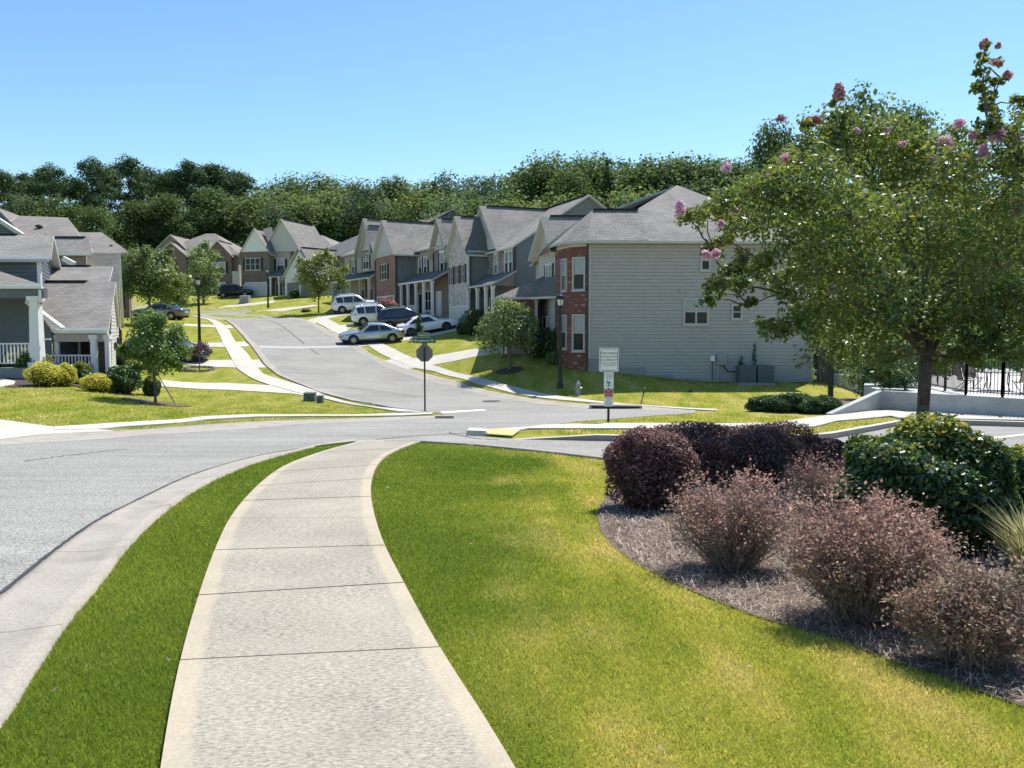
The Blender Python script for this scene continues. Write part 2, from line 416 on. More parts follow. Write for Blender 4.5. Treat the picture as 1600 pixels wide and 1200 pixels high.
M['ac'] = plain('grey_air_conditioner', (.10, .115, .13), .6, .12); M['cushion'] = plain('tan_sling_fabric', (.34, .27, .19), .8, .08)
M['table'] = plain('white_table_top', (.66, .68, .72), .15, .05, spec=.7); M['pole_white'] = plain('white_marker_cap', (.7, .68, .62), .6, .1)
M['fence_iron'] = plain('black_iron_fence', (.010, .011, .012), .45, .2)
M['deck'] = concrete_mat('pool_deck_concrete', (.55, .54, .52), 0, .1)
# foliage
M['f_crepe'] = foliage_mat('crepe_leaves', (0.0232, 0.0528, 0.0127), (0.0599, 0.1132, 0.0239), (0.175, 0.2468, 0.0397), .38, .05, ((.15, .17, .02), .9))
M['f_flower'] = foliage_mat('pink_blossom', (0.529, 0.23, 0.3416), (0.7671, 0.3795, 0.5313), (0.8, 0.598, 0.7337), 0.4, .03)
M['f_flower_dull'] = foliage_mat('faded_blossom', (0.264, 0.12, 0.121), (0.42, 0.22, 0.22), (0.6, 0.36, 0.363), .3, .03)
M['f_flower_hot'] = foliage_mat('magenta_blossom', (.40, .05, .12), (.55, .10, .2), (.65, .22, .3), .3, .03)
M['f_green'] = foliage_mat('mid_green_leaves', (0.044, 0.1001, 0.028), (0.0901, 0.17, 0.04), (0.17, 0.2602, 0.056), 0.5, .035)
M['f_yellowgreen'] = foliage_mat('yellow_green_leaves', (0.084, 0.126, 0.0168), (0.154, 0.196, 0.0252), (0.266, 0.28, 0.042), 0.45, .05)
M['f_oak'] = foliage_mat('small_oak_leaves', (0.0888, 0.1395, 0.0456), (0.1521, 0.2155, 0.0659), (0.3042, 0.3676, 0.1014), 0.5, .035)
M['f_pine'] = foliage_mat('pine_needles', (0.0275, 0.0597, 0.0321), (0.0505, 0.0964, 0.0459), (0.1033, 0.1561, 0.0643), 0.3, .012)
M['f_wood'] = foliage_mat('woodland_leaves', (0.041, 0.0865, 0.0319), (0.0797, 0.1411, 0.0455), (0.1593, 0.2275, 0.0683), 0.4, .014, ((.06, .09, .025), .12))
M['f_wood2'] = foliage_mat('pale_woodland_leaves', (0.0656, 0.1094, 0.0394), (0.1204, 0.186, 0.0612), (0.2188, 0.2735, 0.0875), 0.4, .014, ((.07, .10, .03), .15))
M['f_wood3'] = foliage_mat('bluish_woodland_leaves', (0.0325, 0.065, 0.039), (0.065, 0.1105, 0.0585), (0.13, 0.182, 0.091), .35, .014)
M['f_purple'] = foliage_mat('purple_hedge_leaves', (0.0396, 0.0164, 0.0176), (0.108, 0.0492, 0.0464), (0.288, 0.1558, 0.136), 0.35, .035, None, .5)
M['f_russet'] = foliage_mat('russet_leaves', (.10, .045, .04), (.36, .18, .14), (.62, .40, .33), .35, .02)
M['f_tan'] = foliage_mat('dry_tan_leaves', (.10, .065, .045), (.22, .155, .11), (.42, .32, .23), .35, .02)
M['twig'] = plain('grey_twigs', (.27, .205, .165), .9, .35, 9)
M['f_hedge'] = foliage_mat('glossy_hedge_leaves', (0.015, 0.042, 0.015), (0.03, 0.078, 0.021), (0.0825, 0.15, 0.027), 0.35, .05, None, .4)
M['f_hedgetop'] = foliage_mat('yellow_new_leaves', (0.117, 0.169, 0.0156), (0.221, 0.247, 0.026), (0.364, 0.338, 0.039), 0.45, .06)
M['f_gold'] = foliage_mat('golden_cypress', (0.3712, 0.3248, 0.0278), (0.7424, 0.6032, 0.0464), (0.8, 0.8, 0.0928), 0.45, .04)
M['f_juniper'] = foliage_mat('juniper_sprays', (0.028, 0.063, 0.028), (0.056, 0.112, 0.042), (0.112, 0.182, 0.056), 0.3, .05)
M['f_redleaf'] = foliage_mat('red_maple_leaves', (.07, .022, .02), (.13, .045, .04), (.2, .09, .075), .35, .06)
M['f_ornamental'] = foliage_mat('pale_grass_blades', (.2, .2, .07), (.34, .33, .13), (.5, .46, .24), .4, .03)
M['core'] = plain('inner_shade_core', (.02, .016, .012), .95, .3)
# ================================================================== GROUND
def axis(lo, hi, f0, f1, fine, coarse):
    a = list(np.arange(lo, f0, coarse)) + list(np.arange(f0, f1, fine)) + list(np.arange(f1, hi + .01, coarse))
    return np.array(a)
gx = axis(-260, 260, -36, 26, .8, 8); gy = axis(-24, 340, -16, 72, .8, 4)
X, Y = np.meshgrid(gx, gy); Z = H(X, Y)
# basin behind the pool wall stays hidden under the deck slab
gv = np.stack([X.ravel(), Y.ravel(), Z.ravel()], 1); nx, ny = len(gx), len(gy)
ii = np.arange(nx * ny).reshape(ny, nx)
gf = np.stack([ii[:-1, :-1], ii[:-1, 1:], ii[1:, 1:], ii[1:, :-1]], -1).reshape(-1, 4)
me = bpy.data.meshes.new('lawn'); me.from_pydata(gv.tolist(), [], gf.tolist()); me.materials.append(M['turf'])
me.polygons.foreach_set('use_smooth', [True] * len(me.polygons))
tag(link('lawn', me), kind='structure')

def resample(l, n):
    l = np.array(l, float); s = np.r_[0, np.cumsum(np.hypot(*np.diff(l, axis=0).T))]
    u = np.linspace(0, s[-1], n); return np.stack([np.interp(u, s, l[:, 0]), np.interp(u, s, l[:, 1])], 1)
def smooth(l, it=2, closed=False):
    l = [np.array(p, float) for p in l]
    for _ in range(it):
        o = [l[0]]
        for a, b in zip(l[:-1], l[1:]): o += [a*.75 + b*.25, a*.25 + b*.75]
        o.append(l[-1]); l = o
    return np.array(l)
def densify(out, sp, closed=True):
    o = []; n = len(out)
    for i in range(n if closed else n - 1):
        a, b = np.array(out[i], float), np.array(out[(i+1) % n], float); k = max(1, int(np.hypot(*(b-a)) / sp))
        for j in range(k): o.append(a + (b-a)*j/k)
    if not closed: o.append(np.array(out[-1], float))
    return np.array(o)
def inpoly(x, y, poly):
    c = np.zeros(np.shape(x), bool); n = len(poly); j = n - 1
    for i in range(n):
        xi, yi = poly[i]; xj, yj = poly[j]
        with np.errstate(divide='ignore', invalid='ignore'):
            c ^= ((yi > y) != (yj > y)) & (x < (xj - xi) * (y - yi) / (yj - yi + 1e-12) + xi)
        j = i
    return c
def drape(name, outline, off, mat, sp=1.0, skirt=0.0, parent=None, kind='structure', uvframe=None, bsp=None):
    """sheet (or slab, with skirt) laid on the ground inside a plan outline"""
    b = densify(outline, bsp or sp)
    lo, hi = b.min(0), b.max(0)
    px_, py_ = np.meshgrid(np.arange(lo[0] + sp/2, hi[0], sp), np.arange(lo[1] + sp/2, hi[1], sp))
    px_, py_ = px_.ravel(), py_.ravel(); k = inpoly(px_, py_, b); inner = np.stack([px_[k], py_[k]], 1)
    if len(inner):
        d = np.min(((inner[:, None] - b[None]) ** 2).sum(-1), 1); inner = inner[d > (sp * .35) ** 2]
    allp = np.vstack([b, inner]); nb = len(b)
    vs, es, fs, _, _, _ = delaunay_2d_cdt([Vector(p) for p in allp], [], [list(range(nb))], 1, 1e-5)
    xy = np.array([(v.x, v.y) for v in vs]); z = H(xy[:, 0], xy[:, 1]) + (off if np.isscalar(off) else off(xy))
    verts = [(x, y, w) for (x, y), w in zip(xy, z)]; faces = []
    for f in fs:
        a, b2, c2 = (xy[i] for i in f[:3])
        cr = (b2[0]-a[0])*(c2[1]-a[1]) - (b2[1]-a[1])*(c2[0]-a[0])
        faces.append(tuple(f) if cr > 0 else tuple(reversed(f)))
    if skirt:
        cnt = {}
        for f in faces:
            for i in range(len(f)): cnt[(f[i], f[(i+1) % len(f)])] = 1
        low = {}
        for (a, c) in list(cnt):
            if (c, a) not in cnt:
                for q in (a, c):
                    if q not in low: low[q] = len(verts); verts.append((verts[q][0], verts[q][1], verts[q][2] - skirt))
                faces.append((c, a, low[a], low[c]))
    me = bpy.data.meshes.new(name); me.from_pydata(verts, [], faces); me.materials.append(mat)
    if uvframe is not None:
        o_, t_, = uvframe; nrm = np.array([t_[1], -t_[0]])
        uv = me.uv_layers.new(name='UVMap').data
        co = np.array([me.vertices[l.vertex_index].co[:2] for l in me.loops]) - o_
        uv.foreach_set('uv', np.stack([co @ nrm, co @ t_], 1).ravel().astype(np.float32))
    o = link(name, me, parent)
    if kind and parent is None: tag(o, kind=kind)
    return o
def strip(name, A, B, mat, prof, n=60, kind='structure', parent=None, uvm=True, sm=True):
    """band between two plan lines; prof = [(fraction, height)]"""
    A, B = resample(A, n), resample(B, n); vs, fs = [], []
    m = len(prof)
    for i in range(n):
        for f, z in prof:
            p = A[i] * (1 - f) + B[i] * f; vs.append((p[0], p[1], z))
    vs = np.array(vs); vs[:, 2] += H(vs[:, 0], vs[:, 1])
    for i in range(n - 1):
        for j in range(m - 1):
            a = i*m + j; q = (a, a+1, a+m+1, a+m)
            p0, p1, p3 = vs[q[0]], vs[q[1]], vs[q[3]]
            cr = (p1[0]-p0[0])*(p3[1]-p0[1]) - (p1[1]-p0[1])*(p3[0]-p0[0])
            fs.append(q if cr > 0 else q[::-1])
    me = bpy.data.meshes.new(name); me.from_pydata(vs.tolist(), [], fs); me.materials.append(mat)
    me.polygons.foreach_set('use_smooth', [sm] * len(fs))
    o = link(name, me, parent)
    if kind and parent is None: tag(o, kind=kind)
    return o

# ---- asphalt: the near road, the street climbing to the left and the car-park entrance are one sheet
near_in = [(-1.5,-7),(-2.4,0),(-3.05,3)] + Gs([(0,935),(19,919),(94,857),(156,813),(219,782),(281,751),(344,729),(406,713),(453,705),(510,696.5),(558,691)])
lot_near = Gs([(600,690),(655,689.5),(740,694),(860,705),(950,716)]) + [(4.2,14.9),(6.6,15.6),(11,17),(22,17.5)]
lot_far = [(22,23.2)] + Gs([(1600,668),(1440,664),(1410,665),(1298,687),(1200,694),(1100,693.5),(962,690),(860,688),(800,687),(735,682)])
right_near = Gs([(738,673),(790,671),(850,666),(900,659.5),(950,656),(1020,650),(1086,646)])
right_far = Gs([(1086,645),(996,640),(928,639),(876,634.5),(860,634),(800,625),(740,614),(680,599),(640,587),(600,573),(570,556),(552,544),(530,532),(500,516),(480,505),(460,499),(440,497),(420,491),(396,487),(340,482)])
far_end = [(-38,104),(-50,104),(-52,92)]
left_edge = Gs([(284,488),(294,490),(320,496),(360,502),(380,518),(400,538),(420,564),(440,584),(470,598),(500,609),(530,618),(560,626),(580,630),(620,638),(664,644.5),(684,646),(698,650)])
near_far = Gs([(694,654),(660,655.5),(560,660),(480,663),(400,670),(320,675),(240,680),(156,687.5),(0,697)]) + [(-12.3,14),(-12.8,10),(-12.4,5.6),(-11.3,0),(-10,-7)]
drape('road', near_in + lot_near + lot_far + right_near + right_far + far_end + left_edge + near_far, .015, M['asphalt'], 1.0)

# ---- gutters along the kerbs
roll = [(0, .018), (.12, .026), (.55, .022), (.8, .045), (1, .062), (1.002, -.05)]
g_out = [(-.75,-7),(-1.55,0),(-2.2,3)] + Gs([(6,1137),(62,1044),(109,972),(156,919),(203,853),(259,800),(312,763),(375,733),(437,713),(500,697),(556,689)])
# near gutter is cast in sections with joints between
NIN, NOUT = resample(smooth(near_in, 1), 400), resample(smooth(g_out, 1), 400)
root = empty('gutter', tuple(NIN[120]) + (h(*NIN[120]),)); tag(root, kind='structure')
edges = [0, 40, 82, 118, 152, 186, 222, 258, 298, 340, 400]
for k in range(len(edges) - 1):
    a, b = edges[k], edges[k+1]
    gi, go = NIN[a:min(b+1, 400)].copy(), NOUT[a:min(b+1, 400)].copy(); gi[0] += (gi[1]-gi[0])*.12; go[0] += (go[1]-go[0])*.12
    o = strip('gutter_section', gi, go, M['gutter'], [(0,-.06),(.002,.03)] + roll[1:], 26, None, root)
    o.matrix_parent_inverse = Matrix.Translation(root.location).inverted()
strip('gutter', near_far[:9][::-1], Gs([(0,690),(70,682),(185,676.5),(240,673),(320,666.5),(400,661.5),(480,658.5),(560,656.8),(620,654),(694,652)]), M['gutter'], roll, 60)
strip('gutter', left_edge[:16], Gs([(284,487),(320,493),(348,499),(364,509),(378,524),(390,538.5),(404,557),(416,573),(432,586),(470,601.5),(498,614),(520,619.5),(560,629),(580,631.5),(620,639.5),(664,645.5)])[:16], M['gutter'], roll, 90)
strip('gutter', right_far[3:], Gs([(876,631),(860,628.5),(800,619.5),(740,606.5),(680,589),(634,577),(600,564.5),(560,540.5),(540,530),(518,517.5),(490,506),(470,498),(396,486),(340,480.5)]), M['gutter'], roll, 110)
strip('gutter', right_far[:4], Gs([(1086,643.5),(1000,636.5),(928,634.5),(876,631)]), M['gutter'], roll, 24)
strip('gutter', lot_near[:5], Gs([(600,691.5),(655,691.5),(740,697),(860,709),(950,720)]), M['gutter'], [(0,.02),(1,.04),(1.005,-.06)], 30)

# ---- the near pavement: separate concrete slabs with open joints
sl = [(.6,-3.2),(.0,-1),(-.8,1.5)] + Gs([(252,1200),(280,1045),(310,938),(335,866),(357,817),(380,786),(410,755),(444,730),(500,708.5),(552,694.5)])
sr = [(1.7,-3.0),(1.15,-.9),(.47,1.6)] + Gs([(798,1197),(684,1020),(632,920),(600,858),(586,815),(579,780),(580,755),(588,730),(610,710),(652,693.5)])
SL, SR = resample(smooth(sl, 2), 300), resample(smooth(sr, 2), 300)
walk = empty('sidewalk', (float(SL[0][0]), float(SL[0][1]), h(*SL[0]))); tag(walk, kind='structure')
def foot(pt, line): return int(np.argmin(((line - np.array(pt)) ** 2).sum(1)))
jl = [(280,1045),(310,938),(335,866),(357,817),(378,788),(402,763),(428,741),(458,723),(492,710),(525,701)]
jr = [(684,1020),(632,920),(600,858),(586,815),(579,780),(581,752),(590,730),(606,713),(625,703),(640,697)]
cl = [0, 60, 100] + [foot(G(*p), SL) for p in jl] + [299]
cr_ = [0, 60, 100] + [foot(G(*p), SR) for p in jr] + [299]
cl[2] = foot(G(252, 1200), SL) - 6; cr_[2] = foot(G(798, 1197), SR) - 2; cl[1] = cl[2] // 2; cr_[1] = cr_[2] // 2
for k in range(len(cl) - 1):
    a, b = cl[k], max(cl[k+1], cl[k] + 2); c, d = cr_[k], max(cr_[k+1], cr_[k] + 2)
    L, Rr = SL[a:b+1], SR[c:d+1]; mid0, mid1 = (L[0] + Rr[0]) / 2, (L[-1] + Rr[-1]) / 2
    t = (mid1 - mid0); ln = np.hypot(*t); t = t / ln; g = .011
    L2, R2 = resample(L, 12), resample(Rr, 12)
    L2[0] += t*g; R2[0] += t*g; L2[-1] -= t*g; R2[-1] -= t*g
    vs, fs = [], []; lift = .05 + random.uniform(-.003, .003); nc = 9
    uvs = {}
    for i in range(12):
        for j in range(nc):
            f = j / (nc - 1); p = L2[i]*(1-f) + R2[i]*f; z = lift - (.006 if i in (0, 11) or j in (0, nc-1) else 0)
            uvs[len(vs)] = ((f - .5) * 1.46, i / 11 * ln + k * 3.7); vs.append([p[0], p[1], z])
    for i in range(11):
        for j in range(nc - 1):
            q = i*nc + j; fs.append((q, q+1, q+nc+1, q+nc))
    ring = [j for j in range(nc)] + [i*nc + nc-1 for i in range(1, 12)] + [11*nc + j for j in range(nc-2, -1, -1)] + [i*nc for i in range(10, 0, -1)]
    low = {}
    for q in ring: low[q] = len(vs); vs.append([vs[q][0], vs[q][1], -.08]); uvs[low[q]] = uvs[q]
    for i in range(len(ring)):
        p_, q_ = ring[i], ring[(i+1) % len(ring)]; fs.append((q_, p_, low[p_], low[q_]))
    va = np.array(vs); va[:, 2] += H(va[:, 0], va[:, 1])
    me = bpy.data.meshes.new('slab'); me.from_pydata((va - np.array(walk.location)).tolist(), [], fs); me.materials.append(M['slab'])
    uvl = me.uv_layers.new(name='UVMap').data
    for lp in me.loops: uvl[lp.index].uv = uvs[lp.vertex_index]
    link('slab', me, walk)
drape('sidewalk_bed', list(SL[::12]) + list(SR[::-12]), .004, M['tar'], .6)
# kerb ramp at the end of the pavement
drape('kerb_ramp', Gs([(548,695.5),(560,689.5),(600,688.5),(660,689.5),(655,693.5),(600,695)]), .03, M['gutter'], .5)

# ---- pavements and driveways further off
WK = M['walk']
def walkstrip(up, lo, n=60, off=.05, name='sidewalk'): return strip(name, Gs(up), Gs(lo), WK, [(0,-.03),(.001,off),(.5,off),(.999,off),(1,-.03)], n, sm=False)
def block(pts, off=.03, name='driveway'): return drape(name, Gs(pts), off, WK, 1.0, .06)
walkstrip([(84,669),(120,667),(180,663),(280,657.5),(320,652.5),(400,649),(480,649.5),(560,649.5),(630,647),(676,646.5)], [(84,673.5),(154,673),(192,669),(280,663),(318,658),(400,653),(480,652),(560,652),(630,651),(676,648.6)])
drape('driveway', Gs([(0,688),(0,657.6),(40,663),(84,669),(154,673),(185,676)]) [:0] + [(-16,17.5)] + Gs([(0,657.6),(40,663),(84,669),(154,673),(185,676),(70,681.5),(0,689)]), .04, WK, 1.0, .05)
walkstrip([(664,645),(632,646),(610,642.5),(570,636),(530,629.5),(506,623.5),(460,613.5),(420,602),(390,590),(372,578),(360,558),(348,538),(344,526),(334,508),(324,500),(296,493)],
          [(668,647.5),(652,643.5),(600,638.3),(540,628.5),(520,623),(506,618.5),(470,603.5),(440,594.5),(410,584.5),(400,572.5),(388,554.5),(378,544.5),(368,534.5),(358,516.5),(350,508.5),(336,500.5),(310,494.5)], 110)
block([(248,594),(352,599),(425,603),(470,603.5),(498,614),(506,618.5),(505,624),(460,616),(360,610),(249,604)])
block([(286,562.5),(364,563),(404,562.5),(415,573.5),(416,575),(368,575),(282,569)])
block([(286,536),(346,536),(382,534),(391,541.5),(349,543),(318,542)])
block([(280,506),(332,508),(360,509),(366,513.5),(334,512),(288,509.5)])
walkstrip([(1120,641),(1000,634),(940,628.8),(870,619.5),(806,606),(780,599.5),(732,587.5),(674,571),(644,560),(616,546),(593,536),(546,518),(514,499.5)],
          [(1120,643.2),(1000,635.5),(940,631.4),(870,625.5),(800,615),(740,598.5),(680,581.5),(642,575),(614,563),(570,537),(536,526),(516,516),(486,501)], 110)
block([(600,564.5),(614,561.5),(650,560),(750,544),(815,536),(822,545),(762,554),(676,571),(642,577),(634,577)])
block([(556,541),(575,534),(640,522),(716,510),(722,515),(655,529),(596,537),(566,542)])
block([(516,517),(518,511),(545,507),(590,499),(596,502),(556,510),(536,517)])
block([(480,501),(500,494.5),(545,487.5),(580,481),(584,484),(545,491),(517,497),(492,506)])
block([(340,481.5),(354,478),(416,470.8),(432,469.6),(425,474),(365,480)])
block([(396,486.5),(416,485.5),(490,476.5),(500,478),(440,487),(440,493)])
# island by the car park
ISL = Gs([(738,674),(790,671.5),(850,666.5),(900,660),(950,656.5),(1020,650.5),(1086,646.5),(1130,643.5)]) + Gs([(1180,650),(1240,650),(1300,648)])
walkstrip([(745,674.5),(826,669),(850,665.8),(948,663),(1120,664),(1208,663),(1254,656),(1298,650)], [(745,679),(800,676.5),(826,671.5),(980,671.6),(1120,671.4),(1208,670),(1272,669),(1306,660)], 70)
drape('sidewalk', Gs([(1297,650.5),(1340,645),(1392,643)]) + [(13.9,29.2),(21,27.4),(22,24.6)] + Gs([(1600,658.5),(1500,656.5),(1440,654.5),(1405,655),(1392,652),(1306,660)]), .055, WK, 1.0, .06)

# barrier kerb round the island and the car park: sections as parts
def kerb(name, line, hgt, w, secs, taper=0):
    L = resample(line, 6 * secs + 1); root = empty(name, (float(L[0][0]), float(L[0][1]), h(*L[0]))); tag(root, kind='structure')
    d = np.gradient(L, axis=0); d /= np.hypot(d[:, 0], d[:, 1])[:, None]; nrm = np.stack([-d[:, 1], d[:, 0]], 1) * -1
    for s in range(secs):
        vs, fs, mi = [], [], []
        for i in range(6*s, 6*s + 7):
            p = L[i].copy()
            if i == 6*s: p = p + d[i] * .006
            q = L[i] + nrm[i] * w; z = h(*L[i])
            hh = hgt * (min(1, i / (taper + 1e-6)) if taper else 1)
            for (xy, zz) in ((p, -.1), (p, hh - .02), (p + nrm[i]*.02, hh), (q, hh), (q, -.1)):
                vs.append((xy[0] - root.location[0], xy[1] - root.location[1], z + zz - root.location[2]))
        for i in range(6):
            for j in range(4):
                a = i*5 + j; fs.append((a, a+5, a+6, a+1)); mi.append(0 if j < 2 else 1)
        fs += [(0,1,2,3,4), (34,33,32,31,30)]; mi += [0, 0]
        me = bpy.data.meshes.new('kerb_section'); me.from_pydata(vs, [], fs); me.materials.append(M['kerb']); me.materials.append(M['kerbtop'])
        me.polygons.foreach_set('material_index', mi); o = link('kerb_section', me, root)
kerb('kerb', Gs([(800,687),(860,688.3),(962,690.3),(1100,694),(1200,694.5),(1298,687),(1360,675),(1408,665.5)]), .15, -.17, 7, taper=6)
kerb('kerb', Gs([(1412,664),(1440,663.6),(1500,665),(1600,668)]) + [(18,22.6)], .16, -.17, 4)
# kerb nose with its dark end
p = np.array(G(737, 681)); nose = MB(); z0 = h(*p)
nose.hexa([(p[0]-.15,p[1]-.12,z0-.05),(p[0]+.5,p[1]-.05,z0-.05),(p[0]+.5,p[1]+.5,z0-.05),(p[0]-.1,p[1]+.55,z0-.05),
           (p[0]-.12,p[1]-.08,z0+.15),(p[0]+.35,p[1]+.02,z0+.12),(p[0]+.35,p[1]+.5,z0+.12),(p[0]-.06,p[1]+.5,z0+.15)])
tag(nose.build('kerb_end', M['kerbtop']), kind='structure')

# tactile warning pad with raised domes
o0 = G(760, 680)
tp = [np.array(G(*q)) for q in ((748,680.5),(800,684.5),(812,675.5),(768,673.5))]
pad = drape('tactile_pad', tp, .066, M['tactile'], .5, .03, kind=None)
tag(pad, 'yellow tactile warning pad with raised domes at the corner kerb ramp', 'tactile paving')
vs = []
for i in range(12):
    for j in range(7):
        u, w = (i + .5) / 12, (j + .5) / 7
        c = (tp[0]*(1-u) + tp[1]*u) * (1-w) + (tp[3]*(1-u) + tp[2]*u) * w; z = h(*c) + .066; r = .035
        q = [(c[0]+r*math.cos(a), c[1]+r*math.sin(a), z) for a in (0, 1.57, 3.14, 4.71)]; t = (c[0], c[1], z + .014)
        for k in range(4): vs += [q[k], q[(k+1) % 4], t]
dm = link('dome', raw_mesh('dome', np.array(vs), 3, M['tactile']), pad); tag(dm, kind='stuff')

# road markings, seams, manhole
def flat(name, pts, mat, off, label=None, cat=None):
    o = drape(name, Gs(pts), off, mat, .8, kind=None); return tag(o, label, cat) if label else tag(o, kind='structure')
flat('stop_line', [(692,646.8),(688,644.3),(755,640.4),(760,642)], M['paint'], .024, 'white stop line across the end of the climbing street', 'road marking')
flat('road_patch', [(404,540.5),(546,539.5),(548,542.5),(406,544)], M['patch'], .022)
def seam(pts, w=.05):
    L = resample(smooth(Gs(pts), 2), 40) + rng.normal(0, .025, (40, 2)); d = np.gradient(L, axis=0); d /= np.hypot(d[:, 0], d[:, 1])[:, None]
    nrm = np.stack([-d[:, 1], d[:, 0]], 1) * w / 2
    strip('road_crack', L + nrm, L - nrm, M['tar'], [(0, .021), (1, .021)], 40)
seam([(404,497),(430,504),(452,518),(475,538)], .09); seam([(481,543),(492,550),(498,554)], .09)
sd_ = np.gradient(NIN, axis=0); sd_ /= np.hypot(sd_[:, 0], sd_[:, 1])[:, None]; sn_ = np.stack([-sd_[:, 1], sd_[:, 0]], 1); jw = rng.normal(0, .006, (400, 1))
if np.dot(sn_[200], NOUT[200] - NIN[200]) < 0: sn_ = -sn_
strip('road_crack', NIN + sn_*(.018 + jw), NIN - sn_*(.035 + jw), M['tar'], [(0, .036), (1, .022)], 400)
seam([(40,722),(110,712),(200,703)], .03); seam([(575,690),(630,683),(700,679.5),(735,677)], .06)
seam([(700,677),(740,686),(780,688.5)], .05)
seam([(545,607),(600,612),(660,622)], .05)
mh = MB(); x, y, z = G3(768, 627.5); mh.lathe([(.42,0),(.42,.028),(.36,.03),(.34,.024),(.1,.026)], (x, y, z), 20)
tag(mh.build('manhole_cover', M['tar']), 'round dark manhole cover set in the street', 'manhole cover')
# lot line
flat('parking_line', [(1522,691),(1525,687.5),(1600,679),(1600,681.5)], M['paint'], .024, 'white parking bay line painted in the car park', 'road marking')

# ---- planting bed on the right
BED = Gs([(952,775),(938,790),(933,808),(938,830),(958,856),(1000,886),(1060,916),(1130,946),(1190,968),(1240,982),(1319,1005),(1386,1033),(1465,1058),(1544,1088),(1600,1108)]) + [(6.2,3.0),(9.5,4),(12,10),(11,15)] + [(7,14.4),(4.5,13.6),(2.4,13.2),(1.7,12.2)]
BED = [tuple(p) for p in BED]
drape('planting_bed', BED, .012, M['mulch'], .4)
n = 95000; b = np.array(BED); pts = rng.uniform([1.0, 2.5], [9, 14], (n * 3, 2)); pts = pts[inpoly(pts[:, 0], pts[:, 1], b)][:n]
w = rng.random(len(pts)) < np.clip(8.0 / pts[:, 1], .25, 1); pts = pts[w]; n = len(pts)
a = rng.uniform(0, math.pi, n); ln = rng.uniform(.018, .055, n); wd = rng.uniform(.0012, .0026, n) * np.clip(pts[:, 1] / 6, 1, 2.2)
z = H(pts[:, 0], pts[:, 1]) + .014 + rng.random(n) * .035; tl = rng.normal(0, .02, n)
d = np.stack([np.cos(a), np.sin(a)], 1)
v = np.zeros((n, 4, 3)); v[:, :, :2] = pts[:, None]; e = np.stack([-d[:, 1], d[:, 0]], 1) * wd[:, None]
v[:, 0, :2] += -d*ln[:, None] - e; v[:, 1, :2] += -d*ln[:, None] + e; v[:, 2, :2] += d*ln[:, None] + e; v[:, 3, :2] += d*ln[:, None] - e
v[:, 0:2, 2] = (z - tl)[:, None]; v[:, 2:4, 2] = (z + tl)[:, None]
tag(link('pine_straw', raw_mesh('pine_straw', v.reshape(-1, 3), 4, M['straw'])), 'loose grey brown pine straw mulch covering the planting bed', 'mulch', kind='stuff')

# ---- grass blades on the lawns
near_strip = [tuple(p) for p in list(NOUT[::6])] + [tuple(p) for p in list(SL[::-6])]
lawn_edge = [tuple(p) for p in list(SR[::6])] + Gs([(660,691.5),(740,697),(860,709),(950,720)]) + [tuple(p) for p in BED[::-1][:0]] + Gs([(952,775),(938,790),(933,808),(938,830),(958,856),(1000,886),(1060,916),(1130,946),(1190,968),(1240,982),(1319,1005),(1386,1033),(1465,1058),(1544,1088),(1600,1108)]) + [(6.2, 2.6), (6.2, -3)]
island1 = Gs([(856,666),(900,660),(950,657),(1020,650.8),(1086,646.8),(1130,644),(1180,650),(1260,650.5),(1250,656),(1204,662.5),(1120,663.4),(948,662.5)])
island2 = Gs([(832,672.5),(985,672.5),(1200,671),(1272,669.6),(1306,660.8),(1385,654),(1398,659),(1292,677),(1200,685),(1100,684),(975,680),(830,679)])
leftlawn = Gs([(0,657),(84,668),(180,662),(280,656.5),(400,648),(560,648.5),(640,646),(570,638),(505,624.5),(460,617),(360,611),(260,606),(245,632),(200,603),(120,607),(60,604),(0,604)])
leftstrip = Gs([(195,675),(320,665.5),(400,660.5),(480,657.5),(560,655.5),(640,652),(560,652.8),(480,653),(400,654),(318,659.5),(200,670)])
rightstrip = Gs([(800,618.5),(740,605.5),(680,588),(638,577.5),(676,581.5),(740,599.5),(800,616),(870,626.5),(940,632),(1000,636),(930,634),(876,630.3)])
rightlawn = Gs([(680,571.5),(762,555.5),(800,560),(840,575),(920,580),(1100,600),(1260,602),(1230,612),(1175,632),(1120,640),(1000,633),(940,627.5),(870,618.5),(806,605),(740,587)])
vlist = []
